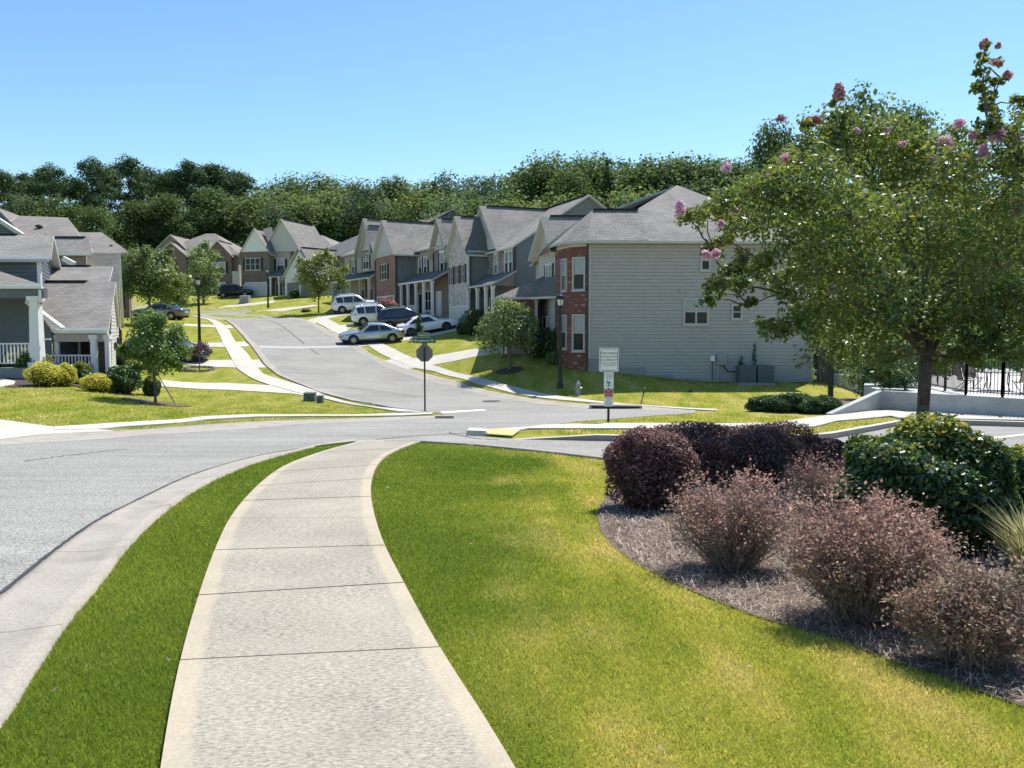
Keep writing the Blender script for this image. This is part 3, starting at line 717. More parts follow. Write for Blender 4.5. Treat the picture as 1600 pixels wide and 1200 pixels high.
def blades(poly, per, hgt, rngs):
    p = np.array(poly); lo, hi = p.min(0), p.max(0); lo = np.maximum(lo, (-30, .9)); hi = np.minimum(hi, (30, 62))
    n = int(per * (hi[0]-lo[0]) * (hi[1]-lo[1])); q = np.stack([rng.uniform(lo[0], hi[0], n), rng.uniform(lo[1], hi[1], n)], 1)
    # only as dense as can be told apart at the distance
    keep = rng.random(n) < np.clip((4.2 / np.maximum(q[:, 1], 2)) ** 1.6, 0, 1)
    keep &= np.abs(q[:, 0]) < q[:, 1] * .75 + 1.2
    q = q[keep]; q = q[inpoly(q[:, 0], q[:, 1], p)]; n = len(q)
    z = H(q[:, 0], q[:, 1]); dist = np.maximum(q[:, 1], 3)
    hh = hgt * rng.uniform(.5, 1.25, n); wdt = .0024 * np.clip(dist / 4, 1, 5) * rng.uniform(.7, 1.4, n)
    a = rng.uniform(0, 2*math.pi, n); lean = rng.uniform(.15, 1.0, n) * hh; la = rng.uniform(0, 2*math.pi, n)
    v = np.zeros((n, 3, 3)); v[:, :, 0] = q[:, :1]; v[:, :, 1] = q[:, 1:]; v[:, :, 2] = z[:, None] - .004
    v[:, 0, 0] += np.cos(a)*wdt; v[:, 0, 1] += np.sin(a)*wdt; v[:, 1, 0] -= np.cos(a)*wdt; v[:, 1, 1] -= np.sin(a)*wdt
    v[:, 2, 0] += np.cos(la)*lean; v[:, 2, 1] += np.sin(la)*lean; v[:, 2, 2] += hh
    vlist.append(v.reshape(-1, 3))
blades(near_strip, 17000, .034, None); blades(lawn_edge, 15000, .032, None)
for pl in (island1, island2): blades(pl, 5200, .06, None)
for pl in (leftlawn, leftstrip, rightstrip, rightlawn): blades(pl, 3600, .06, None)
gv = np.concatenate(vlist); print('blades', len(gv)//3)
tag(link('grass', raw_mesh('grass', gv, 3, M['blade'])), 'short mown lawn grass, green by the path and drier beyond', 'grass', kind='stuff')
# a few fallen leaves and twigs on the lawn and path
k = 46; q = np.stack([rng.uniform(-3, 4, k*4), rng.uniform(3.4, 13, k*4)], 1)
ok = inpoly(q[:, 0], q[:, 1], np.array(lawn_edge)) | inpoly(q[:, 0], q[:, 1], np.array(near_strip)); q = q[ok][:k]; k = len(q)
v = np.zeros((k, 4, 3)); a = rng.uniform(0, 6.28, k); l = rng.uniform(.010, .03, k); d = np.stack([np.cos(a), np.sin(a)], 1); e = np.stack([-d[:, 1], d[:, 0]], 1)
v[:, :, :2] = q[:, None]; v[:, :, 2] = (H(q[:, 0], q[:, 1]) + .05)[:, None]
v[:, 0, :2] -= d*l[:, None]; v[:, 2, :2] += d*l[:, None]; v[:, 1, :2] += e*l[:, None]*.3; v[:, 3, :2] -= e*l[:, None]*.3; v[:, 2, 2] += .015
lit = link('fallen_leaf', raw_mesh('fallen_leaf', v.reshape(-1, 3), 4, [M['bark'], M['f_tan']], rng.integers(0, 2, k)))
tag(lit, 'scattered dry leaves and twigs lying on the mown lawn', 'fallen leaves', kind='stuff')
# ================================================================== HOUSES
class House:
    """local x runs into the lot, local y along the street away from the viewer, z from the ground floor"""
    def __init__(s, name, label, cat, x, y, z, th, group=None):
        s.o = empty(name, (x, y, z), R(th), label, cat, group); s.th = R(th)
    def b(s, mb, name, mats, parent=None, smooth=False): return mb.build(name, mats, parent or s.o, smooth)
    def box(s, name, x0, x1, y0, y1, z0, z1, mat, parent=None):
        m = MB(); m.box(x0, x1, y0, y1, z0, z1); return s.b(m, name, mat, parent)
    def wall(s, name, p0, p1, z0, z1, mat, course=0.0, apex=None):
        """wall from p0 to p1 (outside on the right hand); apex=[(s,z)...] gives a gable"""
        p0, p1 = Vector((*p0, 0)), Vector((*p1, 0)); d = p1 - p0; L = d.length; d.normalize(); n = Vector((d.y, -d.x, 0))
        poly = [(0, z0), (L, z0), (L, z1)] + (apex or []) + [(0, z1)]
        m = MB(); W3 = lambda a, z, o=0: p0 + d*a + n*o + Vector((0, 0, z))
        if course:
            zt = max(q[1] for q in poly); z = z0
            def ext(zz):
                xs = []
                for i in range(len(poly)):
                    (a0, b0), (a1, b1) = poly[i], poly[(i+1) % len(poly)]
                    if min(b0, b1) - 1e-6 <= zz <= max(b0, b1) + 1e-6:
                        if abs(b1 - b0) < 1e-6: xs += [a0, a1]
                        else: xs.append(a0 + (a1 - a0) * (zz - b0) / (b1 - b0))
                return (min(xs), max(xs)) if xs else None
            while z < zt - 1e-3:
                z2 = min(z + course, zt); e0, e1 = ext(z + 1e-4), ext(z2 - 1e-4)
                if e0 and e1:
                    zg = z2 - min(.021, (z2-z)*.4)
                    m.poly([W3(e0[0], z, .019), W3(e0[1], z, .019), W3(e1[1], zg, .003), W3(e1[0], zg, .003)])
                    m.poly([W3(e1[0], zg, .003), W3(e1[1], zg, .003), W3(e1[1], zg, -.03), W3(e1[0], zg, -.03)])
                    m.poly([W3(e1[0], zg, -.03), W3(e1[1], zg, -.03), W3(e1[1], z2, -.03), W3(e1[0], z2, -.03)])
                    m.poly([W3(e0[0], z, -.03), W3(e0[1], z, -.03), W3(e0[1], z, .019), W3(e0[0], z, .019)])
                z = z2
        else: m.poly([W3(a, z) for a, z in poly])
        return s.b(m, name, mat)
    def roof(s, polys, mat, trim=None, t=.13, name='roof'):
        m = MB()
        for p in polys:
            p = [Vector(q) for q in p]; nn = (p[1]-p[0]).cross(p[2]-p[0])
            if nn.z < 0: p = p[::-1]
            m.poly(p, 0); lo = [q - Vector((0, 0, t)) for q in p]; m.poly(lo[::-1], 1)
            for i in range(len(p)):
                j = (i+1) % len(p); m.poly([lo[i], lo[j], p[j], p[i]], 1)
        return s.b(m, name, [mat, trim or M['greytrim']])
    def gable(s, x0, x1, y0, y1, ze, zr, ax, mat, trim=None, oh=.35, name='roof', ohg=.3):
        sl = (zr - ze) / ((x1 - x0) / 2 if ax == 'y' else (y1 - y0) / 2); zl = ze - oh*sl
        if ax == 'y':
            c = (x0+x1)/2; a, b = y0-ohg, y1+ohg
            ps = [[(x0-oh,a,zl),(c,a,zr),(c,b,zr),(x0-oh,b,zl)], [(x1+oh,a,zl),(x1+oh,b,zl),(c,b,zr),(c,a,zr)]]
            rv = ((c, a+.6, zr+.03), (c, b-.6, zr+.03))
        else:
            c = (y0+y1)/2; a, b = x0-ohg, x1+ohg
            ps = [[(a,y0-oh,zl),(b,y0-oh,zl),(b,c,zr),(a,c,zr)], [(a,y1+oh,zl),(a,c,zr),(b,c,zr),(b,y1+oh,zl)]]
            rv = ((a+.6, c, zr+.03), (b-.6, c, zr+.03))
        o = s.roof(ps, mat, trim, name=name)
        m = MB(); m.bar(rv[0], rv[1], .28, .07); s.b(m, 'ridge_vent', M['ridge'], o)
        return o
    def hip(s, x0, x1, y0, y1, ze, pitch, mat, trim=None, oh=.4, name='roof', ridge=None):
        x0, x1, y0, y1 = x0-oh, x1+oh, y0-oh, y1+oh; w = min(x1-x0, y1-y0)/2; zr = ze + w*pitch
        if x1-x0 < y1-y0: a, b = ((x0+x1)/2, y0+w), ((x0+x1)/2, y1-w)
        else: a, b = (x0+w, (y0+y1)/2), (x1-w, (y0+y1)/2)
        A, B = (*a, zr), (*b, zr); c = [(x0,y0,ze),(x1,y0,ze),(x1,y1,ze),(x0,y1,ze)]
        if x1-x0 < y1-y0: ps = [[c[0],c[1],A],[c[1],c[2],B,A],[c[2],c[3],B],[c[3],c[0],A,B]]
        else: ps = [[c[0],c[1],B,A],[c[1],c[2],B],[c[2],c[3],A,B],[c[3],c[0],A]]
        return s.roof(ps, mat, trim, name=name)
    def frame(s, p0, p1):
        p0, p1 = Vector((*p0, 0)), Vector((*p1, 0)); d = (p1-p0).normalized(); return p0, d, Vector((d.y, -d.x, 0))
    def panel(s, m, fr, a0, a1, z0, z1, o0, o1, mi=0):
        p, d, n = fr; q = lambda a, o, z: p + d*a + n*o + Vector((0, 0, z))
        m.hexa([q(a0,o1,z0), q(a1,o1,z0), q(a1,o0,z0), q(a0,o0,z0), q(a0,o1,z1), q(a1,o1,z1), q(a1,o0,z1), q(a0,o0,z1)], mi)
    def window(s, p0, p1, a, z, w, hh, cols=1, shut=False, trim='white', up='blind_sky', lo='glass', t=.09, head=False, grid=False):
        """window whose lower left corner is a metres along p0-p1 at height z; each sash pane is a sub-part"""
        fr = s.frame(p0, p1); m = MB()
        for (a0, a1, z0, z1) in ((a-t, a, z-t, z+hh+t), (a+w, a+w+t, z-t, z+hh+t), (a, a+w, z+hh, z+hh+t), (a, a+w, z-t, z)): s.panel(m, fr, a0, a1, z0, z1, -.02, .07)
        cw = w / cols
        for c in range(1, cols): s.panel(m, fr, a+c*cw-.045, a+c*cw+.045, z, z+hh, -.02, .06)
        s.panel(m, fr, a, a+w, z+hh*.5-.025, z+hh*.5+.025, -.02, .05)
        if grid:
            for c in range(cols):
                s.panel(m, fr, a+(c+.5)*cw-.014, a+(c+.5)*cw+.014, z, z+hh, -.02, .04)
        if head: s.panel(m, fr, a-t-.05, a+w+t+.05, z+hh+t, z+hh+t+.18, -.02, .09)
        s.panel(m, fr, a-t-.04, a+w+t+.04, z-t-.05, z-t, -.02, .1)
        f = s.b(m, 'window', M[trim])
        for nm, z0, z1 in ((lo, z, z+hh*.5), (up, z+hh*.5, z+hh)):
            q = MB()
            for c in range(cols): s.panel(q, fr, a+c*cw+.02, a+(c+1)*cw-.02, z0+.01, z1-.01, -.01, .022)
            s.b(q, 'pane', M[nm], f)
        if shut:
            for a0, a1 in ((a-t-.38, a-t-.02), (a+w+t+.02, a+w+t+.38)):
                q = MB(); s.panel(q, fr, a0, a1, z-.03, z+hh+.05, -.01, .045)
                k = 9
                for i in range(k): zz = z + hh*(i+.5)/k; s.panel(q, fr, a0+.05, a1-.05, zz-hh/k*.3, zz+hh/k*.3, .045, .06)
                s.b(q, 'shutter', M['shutter'])
        return f
    def garage(s, p0, p1, a, w, hh=2.15, z=0.0, mat='garage', trim='white'):
        fr = s.frame(p0, p1); m = MB()
        for (a0, a1, z0, z1) in ((a-.12, a, z, z+hh+.12), (a+w, a+w+.12, z, z+hh+.12), (a, a+w, z+hh, z+hh+.12)): s.panel(m, fr, a0, a1, z0, z1, -.02, .06)
        f = s.b(m, 'garage_door', M[trim])
        for i in range(4):
            q = MB(); s.panel(q, fr, a+.005, a+w-.005, z+hh*i/4+.008, z+hh*(i+1)/4-.008, -.02, .02)
            nc = max(2, round(w / .62))
            for c in range(nc): s.panel(q, fr, a+w*(c+.14)/nc, a+w*(c+.86)/nc, z+hh*(i+.2)/4, z+hh*(i+.8)/4, .02, .032)
            s.b(q, 'panel', M[mat], f)
    def door(s, p0, p1, a, z=0, w=.95, hh=2.1, mat='door', trim='white'):
        fr = s.frame(p0, p1); m = MB()
        for (a0, a1, z0, z1) in ((a-.1, a, z, z+hh+.1), (a+w, a+w+.1, z, z+hh+.1), (a, a+w, z+hh, z+hh+.1)): s.panel(m, fr, a0, a1, z0, z1, -.02, .08)
        s.panel(m, fr, a+.02, a+w-.02, z, z+hh, -.02, .03, 1)
        for i, (u, v) in enumerate(((.08,.45),(.55,.92))):
            for z0, z1 in ((.1,.42),(.5,.92)): s.panel(m, fr, a+w*u, a+w*v, z+hh*z0, z+hh*z1, .03, .045, 1)
        o = s.b(m, 'door', [M[trim], M[mat]]); q = MB(); s.panel(q, fr, a+w-.12, a+w-.06, z+.95, z+1.1, .03, .09); s.b(q, 'handle', M['chrome'], o)
    def column(s, x, y, z0, z1, w=.2, mat='white', taper=0):
        m = MB(); k = w/2
        m.hexa([(x-k*(1+taper),y-k*(1+taper),z0+.25),(x+k*(1+taper),y-k*(1+taper),z0+.25),(x+k*(1+taper),y+k*(1+taper),z0+.25),(x-k*(1+taper),y+k*(1+taper),z0+.25),
                (x-k,y-k,z1-.2),(x+k,y-k,z1-.2),(x+k,y+k,z1-.2),(x-k,y+k,z1-.2)])
        m.box(x-k*1.35-k*taper, x+k*1.35+k*taper, y-k*1.35-k*taper, y+k*1.35+k*taper, z0, z0+.25); m.box(x-k*1.4, x+k*1.4, y-k*1.4, y+k*1.4, z1-.2, z1)
        return s.b(m, 'column', M[mat])
    def rail(s, p0, p1, z0, z1, sp=.13, mat='white', bw=.045):
        m = MB(); a, b = Vector((*p0, 0)), Vector((*p1, 0)); L = (b-a).length
        up = Vector((0,0,1)); m.bar(a+up*z1, b+up*z1, .09, .06); m.bar(a+up*(z0+.1), b+up*(z0+.1), .06, .05)
        o = s.b(m, 'railing', M[mat]); n = int(L / sp); me = None
        for i in range(1, n):
            c = a + (b-a)*i/n
            if me is None:
                q = MB(); q.box(-bw/2, bw/2, -bw/2, bw/2, z0+.12, z1-.03); me = q.mesh('baluster', M[mat])
            k = link('baluster', me, o); k.location = c
    def pipe(s, pts, r=.05, mat='downpipe', name='downpipe'):
        m = MB(); m.path([Vector(p) for p in pts], [r]*len(pts), 6); return s.b(m, name, M[mat])
    def eave(s, p, q, mat='greytrim', w=.12, name='rain_gutter'):
        m = MB(); m.bar(p, q, w, .13); return s.b(m, name, M[mat])
    def lamp(s, x, y, z):
        m = MB(); m.box(x-.06, x+.06, y-.06, y+.06, z, z+.28); m.lathe([(.09,.28),(.02,.38)], (x, y, z), 6); return s.b(m, 'wall_lantern', M['black'])

# ---------------- grey house at the corner, its long side towards us
x0, y0, _ = P(920, 380, 43)
h1 = House('grey_house', 'large grey clapboard house with red brick bay at the street corner, long side facing us', 'house', x0, y0, .3, 1.5)
WD, LN, EV = 11.7, 15.0, 5.95
H1X = x0
h1.wall('siding', (0,0), (WD,0), -1.7, EV, M['sid_grey'], .178)
h1.wall('siding', (WD,0), (WD,LN), -1.7, EV, M['sid_grey'], .178)
h1.wall('siding', (WD,LN), (-1.9,LN), -1, EV, M['sid_grey'])
h1.wall('siding', (-1.9,LN), (-1.9,7.5), -1, EV, M['sid_tan'])
for (a, b, zt) in ((0,1.62,-.12),(1.62,3.0,-.55),(3.0,4.45,-.93),(4.45,5.8,-1.1)):
    h1.box('foundation', a+.003, b-.003, -.07, -.002, -2, zt, M['found'])
h1.box('corner_board', -.01, .11, -.05, -.003, -.1, EV, M['greytrim']); h1.box('corner_board', WD-.1, WD+.03, -.05, .1, -1.6, EV, M['greytrim'])
bay = [(0,0), (-.92,.62), (-1.42,2.3), (-1.42,3.4)]
for a, b in ((1,0),(2,1),(3,2)): h1.wall('brick_wall', bay[a], bay[b], -1.4, EV-.28, M['brick_red']); h1.wall('frieze', bay[a], bay[b], EV-.28, EV+.02, M['cream'])
def wl(a, b): return math.dist(a, b)
h1.window(bay[1], bay[0], .27, 3.5, .58, 1.55, trim='greytrim'); h1.window(bay[1], bay[0], .27, .35, .58, 1.75, trim='greytrim')
h1.window(bay[2], bay[1], .75, 3.5, .6, 1.55, trim='greytrim'); h1.window(bay[2], bay[1], .75, .45, .6, 1.65, trim='greytrim')
h1.pipe([(-.06,-.09,EV-.05),(-.06,-.09,-.5)], .06)
# roofs
oh = .42; ra = (WD/2, 6.0, EV+3.85); rb = (WD/2, LN-6, EV+3.85); c = [(-.3,-oh,EV-.05),(WD+oh,-oh,EV-.05),(WD+oh,LN+oh,EV-.05),(-oh-1.9,LN+oh,EV-.05)]
h1.roof([[c[0],c[1],ra],[c[1],c[2],rb,ra],[c[2],c[3],rb],[c[3],(-2.3,8,EV-.05),(-.3,2.8,EV+1.1),c[0],ra,rb]][:3] + [[(-2.2,LN+oh,EV-.05),(-2.2,3.2,EV-.05),(-.3,3.2,EV+1.35),ra,rb]], M['roof_grey'])
A, Rg = (.45,2.2,EV+1.85), (2.9,2.2,EV+1.85); e0, e1, e2, e3 = (-.1,-oh,EV-.02), (-1.28,.42,EV-.02), (-1.82,2.2,EV-.02), (-1.85,3.7,EV-.02)
h1.roof([[e0,A,e1],[e1,A,e2],[e2,A,e3],[e0,(3.0,-oh,EV-.01),Rg,A],[A,Rg,(2.6,3.9,EV+.6),e3]], M['roof_grey'])
m = MB(); m.bar((.5,2.2,EV+1.9),(2.9,2.2,EV+1.9),.25,.07); h1.b(m, 'ridge_vent', M['ridge'])
m = MB(); m.bar((c[0][0],c[0][1]-.04,EV-.12),(WD+oh,-oh-.04,EV-.12),.1,.12); h1.b(m, 'rain_gutter', M['greytrim'])
# cream second floor with its own small gable
pa, pb = (-1.44,3.4), (-2.1,7.5)
h1.wall('siding', pb, pa, -.2, EV-.1, M['cream'], .178, [(1.9, EV+1.75)])
h1.window(pb, pa, 2.0, 3.5, 1.35, 1.55, cols=2, shut=True, lo='blind_sky')
pk = (-1.85,5.5,EV+1.95)
h1.roof([[(-1.75,3.0,EV-.3),(-2.15,5.45,EV+1.95),(2.5,5.45,EV+1.95),(2.5,3.0,EV-.3)],[(-2.15,5.45,EV+1.95),(-2.75,7.9,EV-.3),(2.5,7.9,EV-.3),(2.5,5.45,EV+1.95)]], M['roof_grey'], M['cream'])
m = MB(); m.bar((-1.6,5.45,EV+1.99),(1.9,5.45,EV+1.99),.25,.07); h1.b(m, 'ridge_vent', M['ridge'])
# garage wing and porch
GE = 3.25
h1.wall('brick_wall', (-4.35,5.0), (-2.5,5.0), -1, GE, M['brick_red']); h1.wall('brick_wall', (-4.35,10.6), (-4.35,5.0), -1, GE, M['brick_red'])
h1.wall('siding', (-2.5,5.0), (-2.1,7.4), -.5, GE, M['sid_brown'])
h1.garage((-4.35,10.6), (-4.35,5.0), .4, 4.8); h1.garage((-4.35,5.0), (-2.5,5.0), .25, 1.2, 2.1, 0, 'garage_grey')
h1.column(-2.42, 4.9, -.3, GE-.1, .16, 'greytrim'); h1.lamp(-2.7, 4.93, 1.9)
t0 = (-1.75,6.2,GE+1.35)
h1.roof([[(-4.75,4.6,GE),(-2.75,4.6,GE),t0],[(-4.75,10.9,GE),(-4.75,4.6,GE),t0,(-1.9,9,GE+1.35)]], M['roof_brown'], M['cream'])
h1.roof([[(-2.75,4.6,GE),(-1.15,2.9,GE),(-1.42,3.45,GE+1.2),t0]], M['roof_dark'], M['cream'])  # plane turned from the sun: its shade is painted by the darker shingles
h1.door(pb, pa, 1.2, 0)
# side windows
a0, b0 = (0,0), (WD,0)
h1.window(a0, b0, 5.0, 1.72, 1.15, 1.2, cols=2, trim='greytrim'); h1.window(a0, b0, 5.85, 4.5, .36, .9, trim='greytrim'); h1.window(a0, b0, 7.5, 2.0, .4, .62, trim='greytrim', up='glass')
m = MB(); m.box(4.68,4.86,-.12,-.02,3.35,3.5); m.tube((4.77,-.12,3.42),(4.72,-.2,3.36),.05,.06,8); h1.b(m, 'dryer_vent', M['greytrim'])
# meters and pipes on the wall
m = MB(); m.box(6.33,6.55,-.17,-.025,-.22,.05); h1.b(m, 'meter_box', M['white'])
m = MB(); m.box(6.68,7.15,-.2,-.025,-.42,.16); m.tube((6.85,-.2,-.15),(6.85,-.3,-.15),.1,.1,12); h1.b(m, 'meter_box', M['ubox_grey'])
h1.pipe([(6.75,-.1,-.4),(6.75,-.1,-1.3),(6.95,-.2,-1.45)], .045, 'greytrim', 'conduit'); h1.pipe([(7.0,-.1,-.4),(7.2,-.1,-.75),(8.2,-.1,-.8)], .03, 'downpipe', 'conduit')
h1.pipe([(6.45,-.08,-.2),(6.45,-.08,-1.2)], .02, 'downpipe', 'conduit')
# the two condensers stand beside it
for k, (px, lb) in enumerate(((1165, 'left of two grey air conditioner condensers beside the grey clapboard wall'), (1193, 'right of two grey air conditioner condensers beside the grey clapboard wall'))):
    x, y, _ = P(px, 600, 42.2); z = h(x, y)
    e = empty('air_conditioner', (x, y, z), 0, lb, 'air conditioner', 'air conditioners beside the grey house')
    m = MB(); m.box(-.46,.46,-.46,.46,-.1,.08); m.build('pad', M['kerb'], e)
    m = MB()
    for i in range(8):
        zz = .1 + i*.095; m.box(-.42,.42,-.42,.42,zz,zz+.06)
    m.box(-.4,.4,-.4,.4,.08,.86); m.build('coil_guard', M['ac'], e)
    m = MB(); m.box(-.44,.44,-.44,.44,.86,.93); m.lathe([(.36,.93),(.34,.97),(.08,.99)],(0,0,0),16); m.build('fan_grille', M['ac'], e)

# ---------------- green-grey house with pale stone garage
def house_stone():
    x, y, _ = P(806, 382, 60); H2 = House('green_grey_house', 'green grey house with pale stone garage gable, next beyond the corner house', 'house', x, y, 1.95, 21)
    W_, E = 11.4, 5.9
    H2.wall('siding', (0,0), (W_,0), -2.5, E, M['sid_green'], .18, [(W_/2, E+3.75)])
    H2.wall('siding', (W_,0), (W_,12), -2, E, M['sid_green']); H2.wall('siding', (W_,12), (-1.5,12), -2, E, M['sid_green'], 0)
    H2.wall('stone_wall', (0,6), (0,0), 3.6, E, M['stone_dark']); H2.wall('siding', (0,6), (0,0), -1.5, 3.6, M['sid_green'], .18)
    H2.wall('siding', (-1.55,6), (0,6), -1.5, E, M['sid_green'], .18)
    H2.wall('stone_wall', (-1.55,11.6), (-1.55,6), -1.5, E, M['stone_pale'], 0, [(2.8, E+2.9)])
    H2.gable(0, W_, 0, 12, E, E+3.75, 'y', M['roof_grey'], M['cream'])
    H2.gable(-.15, W_/2, 3.1, 10.3, E, E+3.55, 'x', M['roof_grey'], M['cream'])
    H2.wall('gable_wall', (-.12,10.2), (-.12,3.2), E, E+.02, M['cream'], 0, [(3.5, E+3.45)])
    H2.gable(-1.6, 2.0, 6, 11.6, E, E+2.95, 'x', M['roof_grey'], M['cream'])
    H2.roof([[(-1.75,5.72,E-.05),(.1,5.72,E-.05),(-.4,6.7,E+2.7),(-.9,6.7,E+2.7)]], M['roof_dark'])  # steep backlit plane, its shade put into the shingle colour
    H2.roof([[(-1.9,-.2,3.0),(-1.9,6,3.0),(0,6,4.0),(0,-.2,4.0)]], M['roof_dark'], M['cream'])
    H2.eave((-1.95,-.2,2.95), (-1.95,6,2.95), 'cream'); H2.wall('porch_gable', (-1.85,-.1), (0,-.1), 2.85, 2.9, M['sid_brown'], 0, [(1.85, 3.85)])
    for yy in (0, 1.5, 3.4, 5.6): H2.column(-1.75, yy, -.2, 2.85, .2, 'white')
    H2.box('porch_floor', -1.95, 0, -.2, 6, -1.6, -.2, M['found'])
    for a in (.55, 2.2, 3.9): H2.window((0,6), (0,0), a, .5, .8, 1.6, trim='white', up='glass')
    H2.door((0,6), (0,0), 4.95, -.15)
    H2.window((0,6), (0,0), 3.9, 3.95, .62, 1.45, shut=False, head=True, up='blind_sky'); H2.window((0,6), (0,0), 4.75, 3.95, .62, 1.45, shut=True, head=True)
    H2.window((0,6), (0,0), 1.6, 4.0, .6, 1.4, head=True, grid=True)
    for a in (.75, 2.35, 3.95):
        H2.window((-1.55,11.6), (-1.55,6), a, 3.5, .45, 1.35, shut=True, trim='cream', up='glass')
    H2.garage((-1.55,11.6), (-1.55,6), .5, 4.6, 2.15, -.6)
    H2.pipe([(-.1,-.06,E-.2),(-.1,-.06,-1)], .06); H2.pipe([(-1.5,5.9,E-.2),(-1.5,5.9,3.2),(-1.6,5.8,2.9),(-1.6,5.8,-.8)], .06)
    H2.lamp(-1.62, 6.2, 1.5)
house_stone()

# ---------------- third house: brick garage, dark hip and small brown gabled bay
def house_three():
    x, y, _ = P(704, 385, 73); K = House('brick_front_house', 'dark green and brown house with pink brick garage front and porch, third from the corner', 'house', x, y, 3.1, 28)
    E = 6.0
    K.wall('siding', (0,0), (11,0), -2, E, M['sid_brown'], .19); K.wall('siding', (11,0), (11,14), -2, E, M['sid_green']); K.wall('siding', (11,14), (-2.2,14), -2, E, M['sid_green'])
    K.wall('siding', (0,3.6), (0,0), -1, E-.4, M['sid_brown'], .19, [(1.8, E+2.2)])
    K.wall('siding', (0,8), (0,3.6), -1, E, M['sid_tan'], .19); K.wall('siding', (-2.2,8), (0,8), -1, E, M['sid_green'], .19)
    K.wall('brick_wall', (-2.2,13.4), (-2.2,8), -1, E-.25, M['brick_pink']); K.wall('gable_wall', (-2.2,13.4), (-2.2,8), E-.25, E+.02, M['cream'], 0, [(2.7, E+3.0)]); K.eave((-2.25,13.6,E-.25), (-2.25,7.8,E-.25), 'cream', .2, 'band_board')
    K.gable(-.3, 6, -.1, 3.7, E-.4, E+2.4, 'x', M['roof_grey'], M['cream'])
    K.wall('gable_wall', (-.32,2.9), (-.32,.8), E-.3, E-.28, M['cream'], 0, [(1.05, E+1.3)])
    K.gable(-2.3, 7.5, 7.6, 13.6, E, E+3.15, 'x', M['roof_grey'], M['cream'])
    K.hip(0, 11, 0, 14, E, .5, M['roof_grey'])
    K.roof([[(-1.9,-.2,2.9),(-1.9,7.9,2.9),(0,7.9,3.9),(0,-.2,3.9)]], M['roof_dark'], M['cream']); K.eave((-1.95,-.2,2.85), (-1.95,7.9,2.85), 'white')
    for yy in (0, 1.9, 3.8, 5.8, 7.6): K.column(-1.75, yy, -.2, 2.8, .2, 'white')
    K.box('porch_floor', -1.95, 0, -.2, 7.9, -1.4, -.2, M['found']); K.rail((-1.75,3.9), (-1.75,5.7), -.15, .8)
    K.window((0,3.6), (0,0), 1.4, 3.7, .8, 1.7, shut=True, head=True, up='blind_sky'); K.window((0,8), (0,3.6), .6, 3.7, .7, 1.6, up='blind_sky'); K.window((0,8), (0,3.6), 1.9, 3.7, .7, 1.6, shut=True); 
    K.window((0,8), (0,3.6), 2.2, .4, 1.5, 1.7, cols=2, up='glass'); K.door((0,8), (0,3.6), .5, -.15); K.door((0,3.6), (0,0), .6, -.15, mat='white')
    K.window((-2.2,13.4), (-2.2,8), 1.7, 3.5, 1.5, 1.4, cols=2, shut=True, trim='cream', up='glass'); K.garage((-2.2,13.4), (-2.2,8), .4, 4.6, 2.15, -.4, 'garage_grey')
    K.pipe([(-2.1,7.92,E-.2),(-2.1,7.92,-1)], .07); K.pipe([(-.08,3.7,E-.2),(-.08,3.7,-1)], .06)
house_three()

# ---------------- fourth house: twin gables above a dark porch
def house_four():
    x, y, _ = P(603, 386, 88); K = House('tan_twin_gable_house', 'tan house with nested twin gables over a dark porch roof, fourth from the corner', 'house', x, y, 4.2, 32)
    E = 6.1
    K.wall('siding', (0,0), (11,0), -2, E, M['sid_tan'], .19); K.wall('siding', (0,12), (0,0), -1.5, E, M['sid_tan'], .19); K.wall('siding', (11,0), (11,12), -2, E, M['sid_tan']); K.wall('siding', (11,12), (0,12), -2, E, M['sid_tan'])
    K.wall('siding', (-1.0,5.2), (-1.0,.6), 3.7, E, M['sid_tan'], .19, [(2.3, E+3.1)]); K.wall('siding', (-1.0,.6), (0,.6), 3.7, E, M['sid_brown'])
    K.gable(-1.1, 7, .5, 5.3, E, E+3.25, 'x', M['roof_grey'], M['cream'], oh=.45)
    K.wall('gable_wall', (-1.3,3.2), (-1.3,.6), E-.2, E-.18, M['cream'], 0, [(1.3, E+2.2)]); K.gable(-1.4, .4, .5, 3.3, E-.25, E+2.4, 'x', M['roof_grey'], M['cream'], oh=.25)
    K.hip(0, 11, 0, 12, E, .55, M['roof_grey'])
    K.roof([[(-2.1,-.2,2.9),(-2.1,11,2.9),(0,11,3.9),(0,-.2,3.9)]], M['roof_dark'], M['cream']); K.eave((-2.15,-.2,2.85), (-2.15,11,2.85), 'white')
    for yy in (0, 2.4, 5, 8, 10.8): K.column(-1.95, yy, -.2, 2.8, .22, 'cream')
    K.box('porch_floor', -2.1, 0, -.2, 11, -1.6, -.2, M['found']); K.rail((-1.95,.1), (-1.95,2.3), -.2, .75, mat='cream'); K.rail((-1.95,2.5), (-1.95,4.9), -.2, .75, mat='cream')
    K.window((-1,5.2), (-1,.6), 1.5, 4.0, 1.5, 1.6, cols=2, shut=True, up='blind_sky'); K.window((0,12), (0,0), 2.3, 3.9, .9, 1.6, shut=True, up='blind_sky'); K.window((0,12), (0,0), 5.0, 3.9, .8, 1.6, up='blind_sky')
    K.window((0,12), (0,0), 9.6, .3, 1.2, 1.8, up='glass'); K.door((0,12), (0,0), 7.6, -.15); K.door((0,12), (0,0), 5.2, -.15)
    K.pipe([(-.08,5.4,E-.2),(-.08,5.4,-1)], .06)
house_four()

